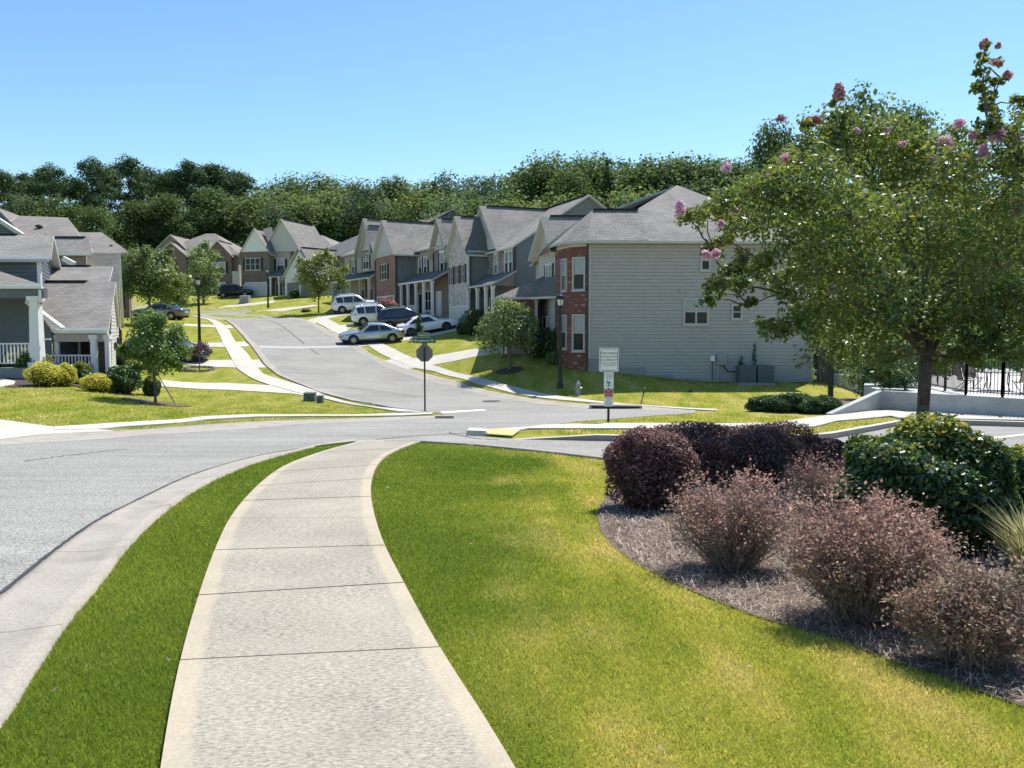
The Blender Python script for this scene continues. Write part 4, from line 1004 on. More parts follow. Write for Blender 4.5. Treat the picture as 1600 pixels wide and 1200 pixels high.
# ---------------- fifth house: low white garage gable with dark roof behind
def house_five():
    x, y, _ = P(492, 430, 104); K = House('white_garage_house', 'house with low white gabled garage end under grey roof in the middle distance', 'house', x, y, 5.7, 50)
    E = 2.95
    K.wall('board_wall', (0,6.3), (0,0), -1, E, M['white'], .2, [(3.6, E+3.4)]); K.wall('siding', (0,0), (13,0), -1.5, E, M['cream'], .2)
    K.gable(0, 9, 0, 6.3, E, E+3.45, 'x', M['roof_brown'], M['cream'], oh=.5)
    K.garage((0,6.3), (0,0), .5, 2.6, 2.2, -.2, 'garage_grey'); K.garage((0,6.3), (0,0), 3.4, 2.6, 2.2, -.2, 'garage_grey')
    fr = K.frame((0,6.3), (0,0)); m = MB(); K.panel(m, fr, 2.9, 3.25, E+1.5, E+2.3, -.01, .04); K.b(m, 'gable_vent', M['shutter'])
    K.wall('siding', (5,-3), (17,-3), -1.5, 5.6, M['sid_tan'], .2); K.wall('siding', (5,8), (5,-3), -1.5, 5.6, M['sid_brown'], .2); K.wall('siding', (17,-3), (17,8), -1.5, 5.6, M['sid_tan']); K.wall('siding', (17,8), (5,8), -1.5, 5.6, M['sid_tan'])
    K.hip(5, 17, -3, 8, 5.6, .62, M['roof_dark'])
    K.window((5,8), (5,-3), 8.6, 3.3, .9, 1.5, shut=True); K.lamp(-.08, 6.5, 1.6)
house_five()

# ---------------- sixth house: brown brick garage under cream gable
def house_six():
    x, y, _ = P(446, 393, 112); K = House('brick_garage_house', 'brown brick house with cream front gable above a garage door at the bend', 'house', x, y, 6.1, 72)
    E = 6.1
    K.wall('siding', (1.2,3.0), (1.2,0), -1, E, M['sid_tan'], .2); K.wall('brick_wall', (0,7), (0,2.6), -1, E, M['brick_brown']); K.wall('siding', (0,2.6), (1.2,2.6), -1, E, M['sid_brown'])
    K.wall('siding', (1.2,0), (12,0), -1.5, E, M['sid_tan'], .2); K.wall('siding', (12,0), (12,8), -1.5, E, M['sid_tan']); K.wall('siding', (12,8), (0,7), -1.5, E, M['sid_brown'])
    K.wall('gable_wall', (-.1,6.9), (-.1,2.5), E, E+.02, M['white'], 0, [(2.2, E+3.0)])
    K.gable(0, 6, 2.4, 7.0, E, E+3.1, 'x', M['roof_brown'], M['cream'])
    K.wall('gable_wall', (1.1,4.2), (1.1,-1.8), E, E+.02, M['cream'], 0, [(3.0, E+4.3)]); K.gable(1.1, 9, -1.8, 4.2, E, E+4.4, 'x', M['roof_grey'], M['cream'], oh=.2)
    K.roof([[(.2,2.3,E-.05),(1.6,2.3,E-.05),(2.6,3.8,E+3.6),(1.2,4.2,E+3.2)]], M['roof_dark'])
    K.hip(3, 14, -6, 8, E, .5, M['roof_grey'])
    K.window((0,7), (0,2.6), .8, 3.7, 2.2, 1.5, cols=3, shut=True, trim='cream', up='glass'); K.garage((0,7), (0,2.6), .45, 3.5, 2.2, -.3, 'garage')
    K.window((1.2,3.0), (1.2,0), .9, 3.5, 1.1, 1.6, shut=True)
    K.roof([[(-.4,-.5,2.7),(-.4,2.7,2.7),(1.2,2.7,3.7),(1.2,-.5,3.7)]], M['roof_dark'], M['cream']); 
    for yy in (-.3, .9, 2.2): K.column(-.25, yy, -.4, 2.6, .22, 'white')
    K.door((1.2,3.0), (1.2,0), .7, -.2); K.lamp(-.08, 2.75, 1.8); K.lamp(-.08, 6.6, 1.8)
house_six()

# ---------------- seventh house: wide brown brick front at the end of the street
def house_seven():
    x, y, _ = P(372, 390, 121); K = House('wide_brick_house', 'wide brown brick house with black shutters at the far end of the street', 'house', x, y, 6.2, 88)
    E = 6.3; F0, F1 = (0,12.4), (0,0)
    K.wall('brick_wall', F0, F1, -1, E, M['brick_brown']); K.wall('siding', (0,0), (11,0), -1, E, M['sid_tan'], .2); K.wall('siding', (11,0), (11,12.4), -1, E, M['sid_tan']); K.wall('siding', (11,12.4), F0, -1, E, M['sid_tan'])
    K.hip(0, 11, 0, 12.4, E, .62, M['roof_brown'], M['cream'])
    K.wall('brick_wall', (-.6,4.6), (-.6,.8), -1, E, M['brick_brown'], 0, [(1.9, E+1.9)]); K.wall('brick_wall', (-.6,.8), (0,.8), -1, E, M['brick_brown']); K.gable(-.6, 5, .8, 4.6, E, E+1.95, 'x', M['roof_brown'], M['cream'])
    K.wall('brick_wall', (-.6,11.6), (-.6,7.4), -1, E, M['brick_brown'], 0, [(2.1, E+1.7)]); K.wall('brick_wall', (-.6,7.4), (0,7.4), -1, E, M['brick_brown']); K.gable(-.6, 5, 7.4, 11.6, E, E+1.75, 'x', M['roof_brown'], M['cream'])
    K.wall('siding', (1.2,13.6), (1.2,7), E, E+.02, M['sid_brown'], 0, [(3.3, E+3.0)]); K.gable(1.2, 7, 7, 13.6, E, E+3.05, 'x', M['roof_brown'], M['cream'])
    K.window((-.6,4.6), (-.6,.8), .95, 3.6, 1.9, 1.5, cols=2, shut=True); K.window((-.6,4.6), (-.6,.8), .95, .6, 1.9, 1.6, cols=2, shut=True)
    K.window((-.6,11.6), (-.6,7.4), 1.4, 3.6, 1.0, 1.5, shut=True); K.window((-.6,11.6), (-.6,7.4), 1.4, .6, 1.0, 1.6, shut=True); K.door(F0, F1, 5.9, -.1)
    K.box('chimney', -.55, -.05, -.35, .75, -1, 3.9, M['cream'])
house_seven()
# roof of a house on the street behind
def house_back(name, px, py, d, th, w, l, e, rise, lab):
    x, y, _ = P(px, py, d); z = h(x, y); K = House(name, lab, 'house', x, y, z, th)
    K.wall('siding', (0,0), (w,0), -1, e, M['sid_green'], .2, [(w/2, e+rise)]); K.wall('siding', (w,0), (w,l), -1, e, M['sid_grey']); K.wall('siding', (w,l), (0,l), -1, e, M['sid_grey'], 0, [(w/2, e+rise)]); K.wall('siding', (0,l), (0,0), -1, e, M['sid_grey'])
    K.gable(0, w, 0, l, e, e+rise, 'y', M['roof_brown'], M['cream']); K.window((0,0), (w,0), w/2-.6, e-2, 1.2, 1.4, cols=2)
xx = P(672, 345, 112); zz = h(xx[0], xx[1])
house_back('gabled_house', 672, 345, 112, 24, 6.2, 12, xx[2]-zz, 1.75, 'gabled house on the street behind, only its roof above the brick front house')
xx = P(716, 350, 98); zz = h(xx[0], xx[1])
house_back('gabled_house', 716, 350, 98, 24, 6.2, 9, xx[2]-zz, 1.5, 'gabled house behind, a sliver of pale roof left of the green grey house')

# ---------------- houses on the left side of the street
def left_near():
    """origin at the right front corner of the low wing; local x to the right (towards the street), y away"""
    x, y, _ = P(163, 513, 38.5); K = House('blue_grey_house', 'blue grey clapboard house with white porch columns and stacked roofs at the left edge', 'house', x, y, -.35, 0)
    g = lambda px, py, d: (P(px, py, d)[0] - x, d - y, P(px, py, d)[2] + .35)
    # low wing: roof towards us, porch below, brick recess
    e0, e1 = g(100,513,38.5), g(165,513,38.5); r1 = g(163,440,43.2)
    K.roof([[(-2.45,e1[1],e1[2]),(e1[0]+.15,e1[1],e1[2]),(r1[0]+.6,r1[1],r1[2]),(-7.0,r1[1],r1[2])],[(-9,r1[1],r1[2]),(r1[0]+.6,r1[1],r1[2]),(r1[0]-1.6,r1[1]+5,e1[2]+.2),(-9,r1[1]+5,e1[2]+.2)]], M['roof_grey'], M['white'])
    m = MB(); m.bar((r1[0]-3.4,r1[1],r1[2]+.03),(r1[0]-.9,r1[1],r1[2]+.03),.28,.07); K.b(m, 'ridge_vent', M['ridge'])
    K.eave((-2.3,e1[1]-.08,e1[2]-.16), (.2,e1[1]-.08,e1[2]-.16), 'white')
    K.wall('siding', (.15,.3), (-4.0,9.7), -1.5, e1[2]-.2, M['cream'], .18, [(4.9, r1[2]-.15)])
    K.column(-.5, .0, -.9, e1[2]-.3, .24); K.column(.08, .12, -.9, e1[2]-.3, .2); K.column(-2.35, .25, -.2, e1[2]-.3, .17)
    K.box('porch_beam', -2.3, .1, .05, .3, e1[2]-.62, e1[2]-.2, M['sid_tan'])
    K.wall('brick_wall', (-2.5,2.2), (-.8,2.2), -.4, e1[2]-.2, M['brick_tan']); K.door((-2.5,2.2), (-.8,2.2), .25, -.1, .6); K.wall('siding', (-2.45,.04), (-2.45,2.2), -1, e1[2]-.15, M['sid_blue'], .19)
    K.box('porch_floor', -3.6, .05, .0, 2.3, -1.6, -.1, M['found']); K.rail((-3.55,.02), (-.62,.02), -.1, .86, .15)
    # gabled block with white rake, siding towards us
    a = g(45,472,38.2); b_ = g(100,513,38.2)
    m = MB(); m.bar((a[0],a[1]-.12,a[2]), (b_[0],b_[1]-.12,b_[2]), .12, .34, up=(0,1,0)); K.b(m, 'rake_board', M['white'])
    m = MB(); q = .02; pts = [(-7.5,q,-1),(-2.45,q,-1),(-2.45,q,b_[2]-.1),(a[0],q,a[2]-.05),(-5.5,q,a[2]+1.0),(-7.5,q,a[2]+.2)]
    zc = -1.0
    top = lambda xx: (b_[2]-.1 + (a[2]+.05-b_[2]) * (xx+2.45)/(a[0]+2.45)) if xx > a[0] else a[2]
    rows = np.arange(-1, a[2]+1.0, .19)
    for z in rows:
        z2 = z + .19; xr = -2.45 if z2 < b_[2]-.1 else -2.45 + (z2-(b_[2]-.1)) / (a[2]+.05-b_[2]) * (a[0]+2.45)
        m.poly([(-7.5,q-.022,z),(xr,q-.022,z),(xr,q-.002,z2),(-7.5,q-.002,z2)]); m.poly([(-7.5,q,z),(xr,q,z),(xr,q-.022,z),(-7.5,q-.022,z)])
    K.b(m, 'siding', M['sid_blue'])
    # nearer porch with hipped roof
    c0 = g(40,548,35.2); fl = g(40,575,35.2)[2]; top_ = g(30,463,35.2)[2]
    K.column(g(38,0,35.2)[0], -3.3, fl, top_, .36, taper=.22); K.box('porch_floor', -10, g(62,0,35)[0], -3.7, 0, -1.5, fl+.02, M['found'])
    e = g(66,445,35.0); hp = g(-60,405,37.5)
    K.roof([[(-10,e[1],e[2]),(e[0],e[1],e[2]),(hp[0],hp[1],hp[2]),(-10,hp[1],hp[2])],[(e[0],e[1],e[2]),(g(66,445,41)[0],g(66,445,41)[1],e[2]),(hp[0],hp[1],hp[2])]], M['roof_brown'], M['white'])
    K.eave((-10,e[1]-.08,e[2]-.1), (e[0]+.05,e[1]-.08,e[2]-.1), 'white', .14)
    K.box('porch_beam', -10, g(40,0,35)[0]+.3, -3.5, -3.2, e[2]-.55, e[2]-.14, M['sid_blue'])
    K.pipe([(e[0]-.1,e[1],e[2]-.2),(e[0]-.1,e[1],e[2]-.75),(e[0]-.35,e[1]+.2,e[2]-.95),(e[0]-.7,e[1]+.35,e[2]-1.05)], .07, 'white')
    K.rail((-10,-3.3), (g(30,0,35.2)[0],-3.3), fl+.1, g(10,537,35.2)[2], .15); K.rail((g(50,0,35.2)[0],-3.3), (g(60,0,35.2)[0],-3.3), fl+.1, g(10,530,35.2)[2], .15)
    # upper storey wall and roofs stacked behind
    u0 = g(63,438,41); u1 = g(63,404,41); d_ = u0[1]
    K.wall('siding', (-12,d_), (u0[0],d_), 2.0, u1[2], M['sid_blue'], .19); K.wall('siding', (u0[0],d_), (u0[0]-3.4,d_+7.4), 2.0, u1[2], M['sid_blue'], .19, [(4.1, u1[2]+1.7)])
    K.box('corner_board', u0[0]-.12, u0[0]+.04, d_-.05, d_+.1, 2.4, u1[2], M['white'])
    p = g(77,402,40.6); r = g(75,367,44.2)
    K.roof([[(-13,p[1],p[2]),(p[0]+.1,p[1],p[2]),(r[0]+.3,r[1],r[2]),(-13,r[1],r[2])],[(-13,r[1],r[2]),(r[0]+.3,r[1],r[2]),(r[0]-1.5,r[1]+4,p[2]),(-13,r[1]+4,p[2])]], M['roof_grey'], M['white'])
    m = MB(); m.bar((-13,r[1],r[2]+.03),(r[0]-1.6,r[1],r[2]+.03),.26,.07); K.b(m, 'ridge_vent', M['ridge']); K.eave((-13,p[1]-.06,p[2]-.17), (p[0],p[1]-.06,p[2]-.17), 'greytrim', .14)
    p = g(168,450,44); r = g(166,416,48.5)
    K.roof([[(-9,p[1],p[2]),(p[0],p[1],p[2]),(r[0]+.4,r[1],r[2]),(-9,r[1],r[2])]], M['roof_grey'], M['white'])
    m = MB(); m.bar((r[0]-3.4,r[1],r[2]+.03),(r[0]-.9,r[1],r[2]+.03),.28,.07); K.b(m, 'ridge_vent', M['ridge'])
    K.wall('siding', (-4.0,9.7), (-6.4,15), -1.5, e1[2]+.6, M['cream'], .19)
    K.lamp(.12, .8, 1.1); K.lamp(-1.35, 4.2, 1.3)
    m = MB(); q = g(57,455,40.5); m.box(q[0]-.2,q[0]+.2,q[1]-.05,q[1]+.05,q[2]-.6,q[2]+.35); K.b(m, 'window_trim', M['white'])
left_near()
def left_second():
    x, y, _ = P(181, 480, 52); K = House('grey_roofed_house', 'second house up the left side, grey roof with dormer gable behind the blue grey house', 'house', x, y, .6, 0)
    g = lambda px, py, d: (P(px, py, d)[0] - x, d - y, P(px, py, d)[2] - .6)
    p = g(183,515,52); r = g(179,397,57); K.roof([[(-8,p[1],p[2]),(p[0]+.1,p[1],p[2]),(r[0]+.4,r[1],r[2]),(-8,r[1],r[2])],[(-8,r[1],r[2]),(r[0]+.4,r[1],r[2]),(r[0]-1.8,r[1]+5,p[2]),(-8,r[1]+5,p[2])]], M['roof_grey'], M['white'])
    m = MB(); m.bar((r[0]-3.4,r[1],r[2]+.03),(r[0]-1.8,r[1],r[2]+.03),.3,.08); K.b(m, 'ridge_vent', M['ridge'])
    K.wall('siding', (.1,.3), (-4.4,10), -2, p[2], M['cream'], .19, [(5.2, r[2]-.25)]); K.wall('brick_wall', (-6,.5), (.1,.5), -2, p[2], M['brick_brown'])
    q = g(140,396,55); t = g(140,371,57); K.roof([[(-9,q[1],q[2]),(q[0]+.1,q[1],q[2]),(t[0],t[1],t[2]),(-9,t[1],t[2])],[(-9,t[1],t[2]),(t[0],t[1],t[2]),(t[0]-1,t[1]+2.4,q[2]),(-9,t[1]+2.4,q[2])]], M['roof_grey'], M['white'])
    w = g(134,400,55.4); K.wall('siding', (-9,w[1]), (w[0],w[1]), 3, q[2], M['sid_brown'], .19); K.wall('siding', (w[0],w[1]), (w[0]-1.6,w[1]+3.5), 3, q[2], M['sid_tan'], .19)
    m = MB(); m.bar((t[0]-2.6,t[1],t[2]+.03),(t[0]-.3,t[1],t[2]+.03),.3,.08); K.b(m, 'ridge_vent', M['ridge'])
    c = g(101,410,53.2); e = g(112,416,53.2); m = MB(); m.bar(g(99,404,53.5), g(116,413,53.5), .3, .3); K.b(m, 'rake_board', M['white'])
    # tall hip behind
    b1 = g(124,370,60); t1 = g(105,340,65); t0 = g(30,337,65); b0 = g(-60,372,60)
    K.roof([[b0,b1,t1,t0],[b1,(b1[0]-4,t1[1]+5,b1[2]),t1],[g(-40,372,58),t0,g(-40,310,66)]], M['roof_brown'], M['cream'])
    K.wall('siding', (b0[0],b1[1]+.4), (b1[0]-.4,b1[1]+.4), 2, b1[2], M['sid_tan'], .19); K.wall('siding', (b1[0]-.4,b1[1]+.4), (b1[0]-4.4,b1[1]+9), 2, b1[2], M['sid_tan'], .19)
    f0, f1, f2 = g(-45,330,57), g(0,345,57), g(36,368,57)
    m = MB(); m.bar(g(-30,325,57), f2, .25, .4, up=(0,1,0)); K.b(m, 'rake_board', M['cream']); K.roof([[g(-30,325,57), f2, g(40,366,62), g(-30,312,64)]], M['roof_brown'], M['cream'])
    K.wall('siding', (g(-60,0,57.3)[0],f2[1]+.3), (f2[0],f2[1]+.3), 4, f2[2]-.1, M['sid_blue'], .19, [(2.0, f2[2]+1.7)])
    v = g(61,355,62.2); m = MB(); m.lathe([(.28,0),(.24,.12),(.1,.2)], v, 10); K.b(m, 'roof_vent', M['ridge'])
left_second()
def left_third():
    x, y, _ = P(200, 396, 76); K = House('hip_roofed_house', 'third house up the left side with broad hipped roof behind the crepe myrtles', 'house', x, y, 2.7, 0)
    z = P(200, 396, 76)[2] - 2.7; g = lambda px, py, d: (P(px, py, d)[0] - x, d - y, P(px, py, d)[2] - 2.7)
    K.wall('brick_wall', (-12,0), (0,0), -2.5, z, M['brick_brown']); K.wall('siding', (0,0), (-4.6,11), -2.5, z, M['sid_tan'], .19); K.wall('siding', (-4.6,11), (-12,11), -2.5, z, M['sid_tan'])
    t1, t0 = g(159,363,81.5), g(110,363,81.5); b1, b0 = (.4,-.4,z), (-12,-.4,z)
    K.roof([[b0,b1,t1,t0],[b1,(-4.3,11.4,z),t1],[(-4.3,11.4,z),(-12,11.4,z),t0,t1]], M['roof_brown'], M['cream'])
    K.window((-12,0), (0,0), 10.2, 1, .9, 1.5, shut=True); K.window((0,0), (-4.6,11), 2, 3.2, 1.0, 1.5, shut=True); K.window((0,0), (-4.6,11), 6, 3.2, 1.0, 1.5, shut=True)
    m = MB(); m.box(-2.3,-2.1,1.4,1.6,z+.4,z+.9); K.b(m, 'roof_vent', M['ridge'])
left_third()
# ================================================================== TREES AND SHRUBS
def leaves(cent, nrm, L, W, bend=.15):
    n = len(cent); r = rng.normal(size=(n, 3)); t = np.cross(nrm, r); t /= np.linalg.norm(t, axis=1)[:, None] + 1e-9
    b = np.cross(nrm, t); L = np.broadcast_to(L, n)[:, None] / 2; W = np.broadcast_to(W, n)[:, None] / 2
    v = np.empty((n, 4, 3)); dr = nrm * L * bend
    v[:, 0] = cent - t*L - dr; v[:, 1] = cent + b*W; v[:, 2] = cent + t*L - dr; v[:, 3] = cent - b*W
    return v.reshape(-1, 3)
def unit(v): return v / (np.linalg.norm(v, axis=1)[:, None] + 1e-9)
def cloud(blobs, n, dens=10, spread=.30, shell=.5, up=.45, rnd=.8):
    """leaf centres and normals: leaves gather in clumps that gather in blobs (x,y,z,rx,ry,rz)"""
    B = np.array(blobs, float); w = (B[:, 3]*B[:, 4]*B[:, 5]) ** .47; sc, sn, sw, sr = [], [], [], []
    for b, ww in zip(B, w):
        k = max(5, int(dens * ww / w.mean())); d = unit(rng.normal(size=(k, 3))); d[:, 2] = np.where(d[:, 2] < -.55, -d[:, 2]*.5, d[:, 2])
        u = shell + (1-shell) * rng.random(k) ** .5; sc.append(b[:3] + d * u[:, None] * b[3:6]); sn.append(d); sw.append(np.full(k, ww / k)); sr.append(np.full(k, b[3:6].mean()*spread))
    sc, sn, sw, sr = np.concatenate(sc), np.concatenate(sn), np.concatenate(sw), np.concatenate(sr)
    sw = sw * rng.uniform(.4, 1.6, len(sw)); i = rng.choice(len(sc), n, p=sw/sw.sum())
    off = rng.normal(size=(n, 3)); off *= (np.minimum(np.linalg.norm(off, axis=1), 1.9) / (np.linalg.norm(off, axis=1)+1e-9))[:, None]
    c = sc[i] + off * sr[i][:, None]
    nn = unit(unit(sn[i]*.6 + off*.5) + np.array([0, 0, up]) + rng.normal(size=(n, 3)) * rnd)
    return c, nn
def crown(name, blobs, n, L, mats, parent, asp=.55, mix=None, **k):
    c, nn = cloud(blobs, n, **k); l = L * rng.uniform(.7, 1.3, n); idx = None
    if mix is not None: idx = mix(c)
    return link(name, raw_mesh(name, leaves(c, nn, l, l*asp), 4, mats, idx), parent)
def curve3(a, b, sag=0, n=5, jit=.0):
    a, b = np.array(a, float), np.array(b, float); o = []
    for i in range(n + 1):
        t = i / n; p = a*(1-t) + b*t; p[2] += sag * 4*t*(1-t)
        if 0 < i < n: p = p + rng.normal(0, jit, 3)
        o.append(tuple(p))
    return o
def tree(name, label, cat, pos, trunk_h, tr, blobs, n, L, mats, bark='bark', asp=.55, group=None, mix=None, lean=(0, 0), limbs=None, **k):
    """blobs relative to the trunk base"""
    o = empty(name, pos, 0, label, cat, group); m = MB(); top = (lean[0], lean[1], trunk_h)
    m.lathe([(tr*1.5,-.15),(tr*1.15,.12),(tr,.3)], (0,0,0), 10); m.path([(0,0,.25)] + curve3((0,0,.3), top, 0, 4, tr*.15), [tr]*2 + [tr*.9]*2 + [tr*.8]*2, 9)
    for b in (limbs if limbs is not None else blobs):
        e = np.array(b[:3]); d = np.linalg.norm(e - np.array(top)); r0 = tr*.55 * min(1, .4 + b[3] / 1.2)
        m.path(curve3(top, e, .06*d, 5, .03*d), np.linspace(r0, r0*.18, 6).tolist(), 6)
    m.build('trunk', M[bark], o, True)
    crown('crown', blobs, n, L, mats, o, asp, mix, **k)
    return o

# ---- the crepe myrtle on the right
cb = [(1080,348,18),(1103,338,24),(1132,325,30),(1165,312,32),(1158,360,30),(1192,350,36),(1115,395,15),(1128,372,16),
 (1200,290,32),(1238,272,36),(1222,322,40),(1262,240,28),(1262,198,12),(1288,290,46),(1300,240,34),(1308,190,20),(1309,158,9),(1345,222,40),(1390,218,38),
 (1430,238,34),(1360,282,52),(1420,292,52),(1480,282,46),(1472,232,26),(1500,222,24),(1530,262,42),(1570,272,42),(1605,262,42),(1543,190,16),(1536,150,14),(1532,112,10),(1537,85,7),
 (1556,128,7),(1548,220,22),(1580,210,22),(1600,185,22),(1282,350,52),(1342,352,56),(1402,362,60),(1470,352,60),(1542,342,56),(1604,342,56),(1242,382,42),
 (1118,452,19),(1135,432,22),(1162,418,22),(1192,412,22),(1104,474,12),(1152,450,17),(1200,442,26),(1242,432,32),(1172,476,11),(1225,462,18),
 (1292,422,50),(1352,432,56),(1422,422,56),(1492,422,56),(1562,422,56),(1262,492,34),(1215,522,24),(1190,512,14),(1240,512,28),(1302,492,44),(1362,502,48),(1432,502,50),(1500,492,46),
 (1570,482,44),(1290,530,24),(1340,552,30),(1400,562,30),(1452,552,28),(1378,592,14),(1600,482,50),(1645,402,60),(1650,302,60),(1660,480,50),(1700,380,60),(1510,535,22),(1560,520,20),(1465,572,22),(1505,562,22),(1550,555,24),(1595,545,34),(1546,205,13),(1541,172,12),(1534,130,10),(1533,100,9),(1552,152,8),(1567,125,6),(1557,97,6),(1540,72,6),(1590,160,10)]
TD = 13.2
bx, by, bz = P(1437, 690, TD); bz = h(bx, by)
blobs = []
for i, (px, py, r) in enumerate(cb):
    edge = min(1.0, r / 45.0); dd = TD + random.uniform(-1.3, 1.5) * (.3 + edge); q = P(px, py, dd); rr = r / F * dd * 1.08
    blobs.append((q[0]-bx, q[1]-by, q[2]-bz, rr, rr*1.25, rr))
o = empty('crepe_myrtle', (bx, by, bz), 0, 'large crepe myrtle with pink blossoms spreading over the right of the view', 'tree')
m = MB(); fork = np.array(P(1447, 560, TD)) - (bx, by, bz)
m.path([(0,0,-.2),(.01,0,.5),(.05,.02,fork[2]*.6),tuple(fork)], [.115,.098,.092,.105], 12)
mains = {}
for k, (px, py, dy) in enumerate([(1330,470,-.4),(1370,420,.5),(1420,400,-.5),(1450,390,.4),(1495,400,-.3),(1540,430,.3),(1395,470,.9),(1480,470,.9)]):
    e = np.array(P(px, py, TD + dy)) - (bx, by, bz); m.path(curve3(fork, e, .12, 6, .03), np.linspace(.07, .038, 7).tolist(), 8); mains[k] = e
BE = [np.array(b[:3]) for b in blobs]; FD = [np.linalg.norm(e - fork) for e in BE]
for i, e in enumerate(BE):
    best, bd = None, 9
    for p in mains.values():
        q = np.linalg.norm(p - e) * 1.1
        if q < bd: best, bd = p, q
    for j, p in enumerate(BE):
        if FD[j] < FD[i] - .18:
            q = np.linalg.norm(p - e)
            if q < bd and q > .12: best, bd = p, q
    m.path(curve3(best, e, .08*bd, 4, .03*bd), np.linspace(.016 if bd < .7 else .026, .006, 5).tolist(), 5)
m.build('trunk', M['bark'], o, True)
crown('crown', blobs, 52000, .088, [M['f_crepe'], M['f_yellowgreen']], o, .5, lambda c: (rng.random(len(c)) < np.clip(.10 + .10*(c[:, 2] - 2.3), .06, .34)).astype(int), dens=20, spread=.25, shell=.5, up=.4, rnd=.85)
fl = [(1063,332,10),(1062,322,7),(1147,333,9),(1134,263,9),(1200,276,8),(1228,249,8),(1276,258,10),(1293,247,8),(1310,136,7),(1311,148,9),(1222,186,8),(1266,190,9),(1500,195,10),(1476,224,12),(1483,232,8),(1556,214,13),(1537,238,10),(1562,206,8),(1560,75,6),(1533,72,6),(1558,100,7),(1575,117,7),(1540,66,5),(1104,399,8),(1118,397,7),(1125,350,6),(1195,310,7),(1365,330,5),(1590,330,8),(1410,225,6),(1520,212,7),(1275,190,8),(1300,455,6),(1340,205,5),(1385,205,5),(1420,300,5),(1170,300,6),(1240,300,5),(1455,250,6),(1515,250,6),(1590,215,6),(1350,290,5),(1600,300,6)]
for kind, sel in (('f_flower', lambda i: i not in (8, 9, 10, 11, 18, 19, 20, 21, 22, 31)), ('f_flower_dull', lambda i: i in (8, 9, 10, 11, 18, 19, 20, 21, 22, 31))):
    pb = []
    for i, (px, py, r) in enumerate(fl):
        if sel(i): q = P(px, py, TD - .35); rr = r / F * TD * .66; pb.append((q[0]-bx, q[1]-by, q[2]-bz, rr, rr, rr*1.5))
    crown('blossom', pb, 230*len(pb), .04, M[kind], o, .8, dens=10, spread=.4, shell=.3)

# ---- street and garden trees
def gt(px, py): x, y = G(px, py); return (x, y, h(x, y)), y
pos, d = gt(243, 631); s_ = d / F
bl = [((px-243)*s_, random.uniform(-.5,.5), (631-py)*s_, r*s_, r*s_*1.1, r*s_) for px, py, r in ((228,560,22),(262,558,22),(243,535,28),(222,530,20),(265,528,20),(240,508,20),(255,500,14),(232,490,10),(280,548,14),(208,552,14),(245,572,20),(215,575,9),(272,572,11),(203,540,8))]
t1 = tree('young_tree', 'young leafy tree with guy stakes on the left front lawn', 'tree', pos, 1.5, .05, bl, 7500, .13, [M['f_green'], M['f_yellowgreen']], mix=lambda c: (rng.random(len(c)) < .08).astype(int), dens=14, shell=.4)
for e in ((.9,-.3,-.1),(.5,.55,0)):
    m = MB(); m.tube((0,0,1.3), e, .012, .012, 4); m.build('guy_wire', M['ubox'], t1)
tag(drape('tree_bed', [(pos[0]+1.25*math.cos(a)*(1+.1*math.sin(3*a)), pos[1]+.9*math.sin(a)) for a in np.linspace(0, 6.28, 18)[:-1]], .03, M['mulch'], .4), kind='structure')
pos, d = gt(796, 579); s_ = d / F
bl = [((px-796)*s_, random.uniform(-.6,.6), (579-py)*s_, r*s_, r*s_*1.1, r*s_) for px, py, r in ((770,520,22),(815,518,22),(792,500,26),(765,500,14),(806,488,16),(785,482,14),(790,535,28),(766,538,15),(818,536,15),(828,505,12),(752,515,8),(822,490,8))]
tree('lawn_tree', 'small round oak in a dark mulch ring on the corner lawn', 'tree', pos, 1.25, .075, bl, 9000, .12, [M['f_oak'], M['f_hedge']], mix=lambda c: (rng.random(len(c)) < .3).astype(int), dens=18, shell=.45)
tag(drape('tree_bed', [(pos[0]+.75*math.cos(a), pos[1]+.7*math.sin(a)) for a in np.linspace(0, 6.28, 20)[:-1]], .04, M['soil'], .4, .03), kind='structure')
pos, d = gt(498, 489); s_ = d / F
bl = [((px-498)*s_, random.uniform(-.8,.8), (489-py)*s_, r*s_, r*s_, r*s_*1.25) for px, py, r in ((480,440,16),(505,420,18),(525,435,14),(498,405,10),(512,400,7),(473,428,11),(495,450,20),(540,425,8),(470,412,6),(532,448,10),(482,418,12),(508,442,18))]
tree('maple', 'young yellow green maple on the verge in front of the white garage house', 'tree', pos, 1.9, .08, bl, 5500, .26, [M['f_yellowgreen'], M['f_oak']], mix=lambda c: (rng.random(len(c)) < .35).astype(int), dens=14, shell=.4)
pos, d = gt(235, 508); s_ = d / F
bl = [((px-235)*s_, random.uniform(-1.2,1.2), (508-py)*s_, r*s_, r*s_, r*s_) for px, py, r in ((205,440,22),(235,425,26),(262,440,24),(220,410,18),(250,410,16),(275,445,18),(197,425,14),(230,455,26),(265,462,20),(205,460,14),(288,448,10),(240,398,9),(258,395,8),(280,470,12))]
tree('crepe_myrtle', 'dark crepe myrtle with pale faded blossom beside the hip roofed house', 'tree', pos, 2.3, .11, bl, 8500, .24, [M['f_green'], M['f_yellowgreen'], M['f_flower_dull']], mix=lambda c: np.where((c[:, 0] > 1.2) & (rng.random(len(c)) < .45), 1, np.where((c[:, 2] > 4) & (rng.random(len(c)) < .10), 2, 0)), dens=16, shell=.4)
pos, d = gt(272, 496); s_ = d / F
bl = [((px-272)*s_, random.uniform(-.6,.6), (496-py)*s_, r*s_, r*s_, r*s_) for px, py, r in ((262,462,14),(280,458,14),(272,470,16),(288,470,9))]
tree('crepe_myrtle', 'lower dark tree standing just right of the faded crepe myrtle', 'tree', pos, 1.2, .07, bl, 2600, .24, [M['f_green']], dens=14, shell=.4)
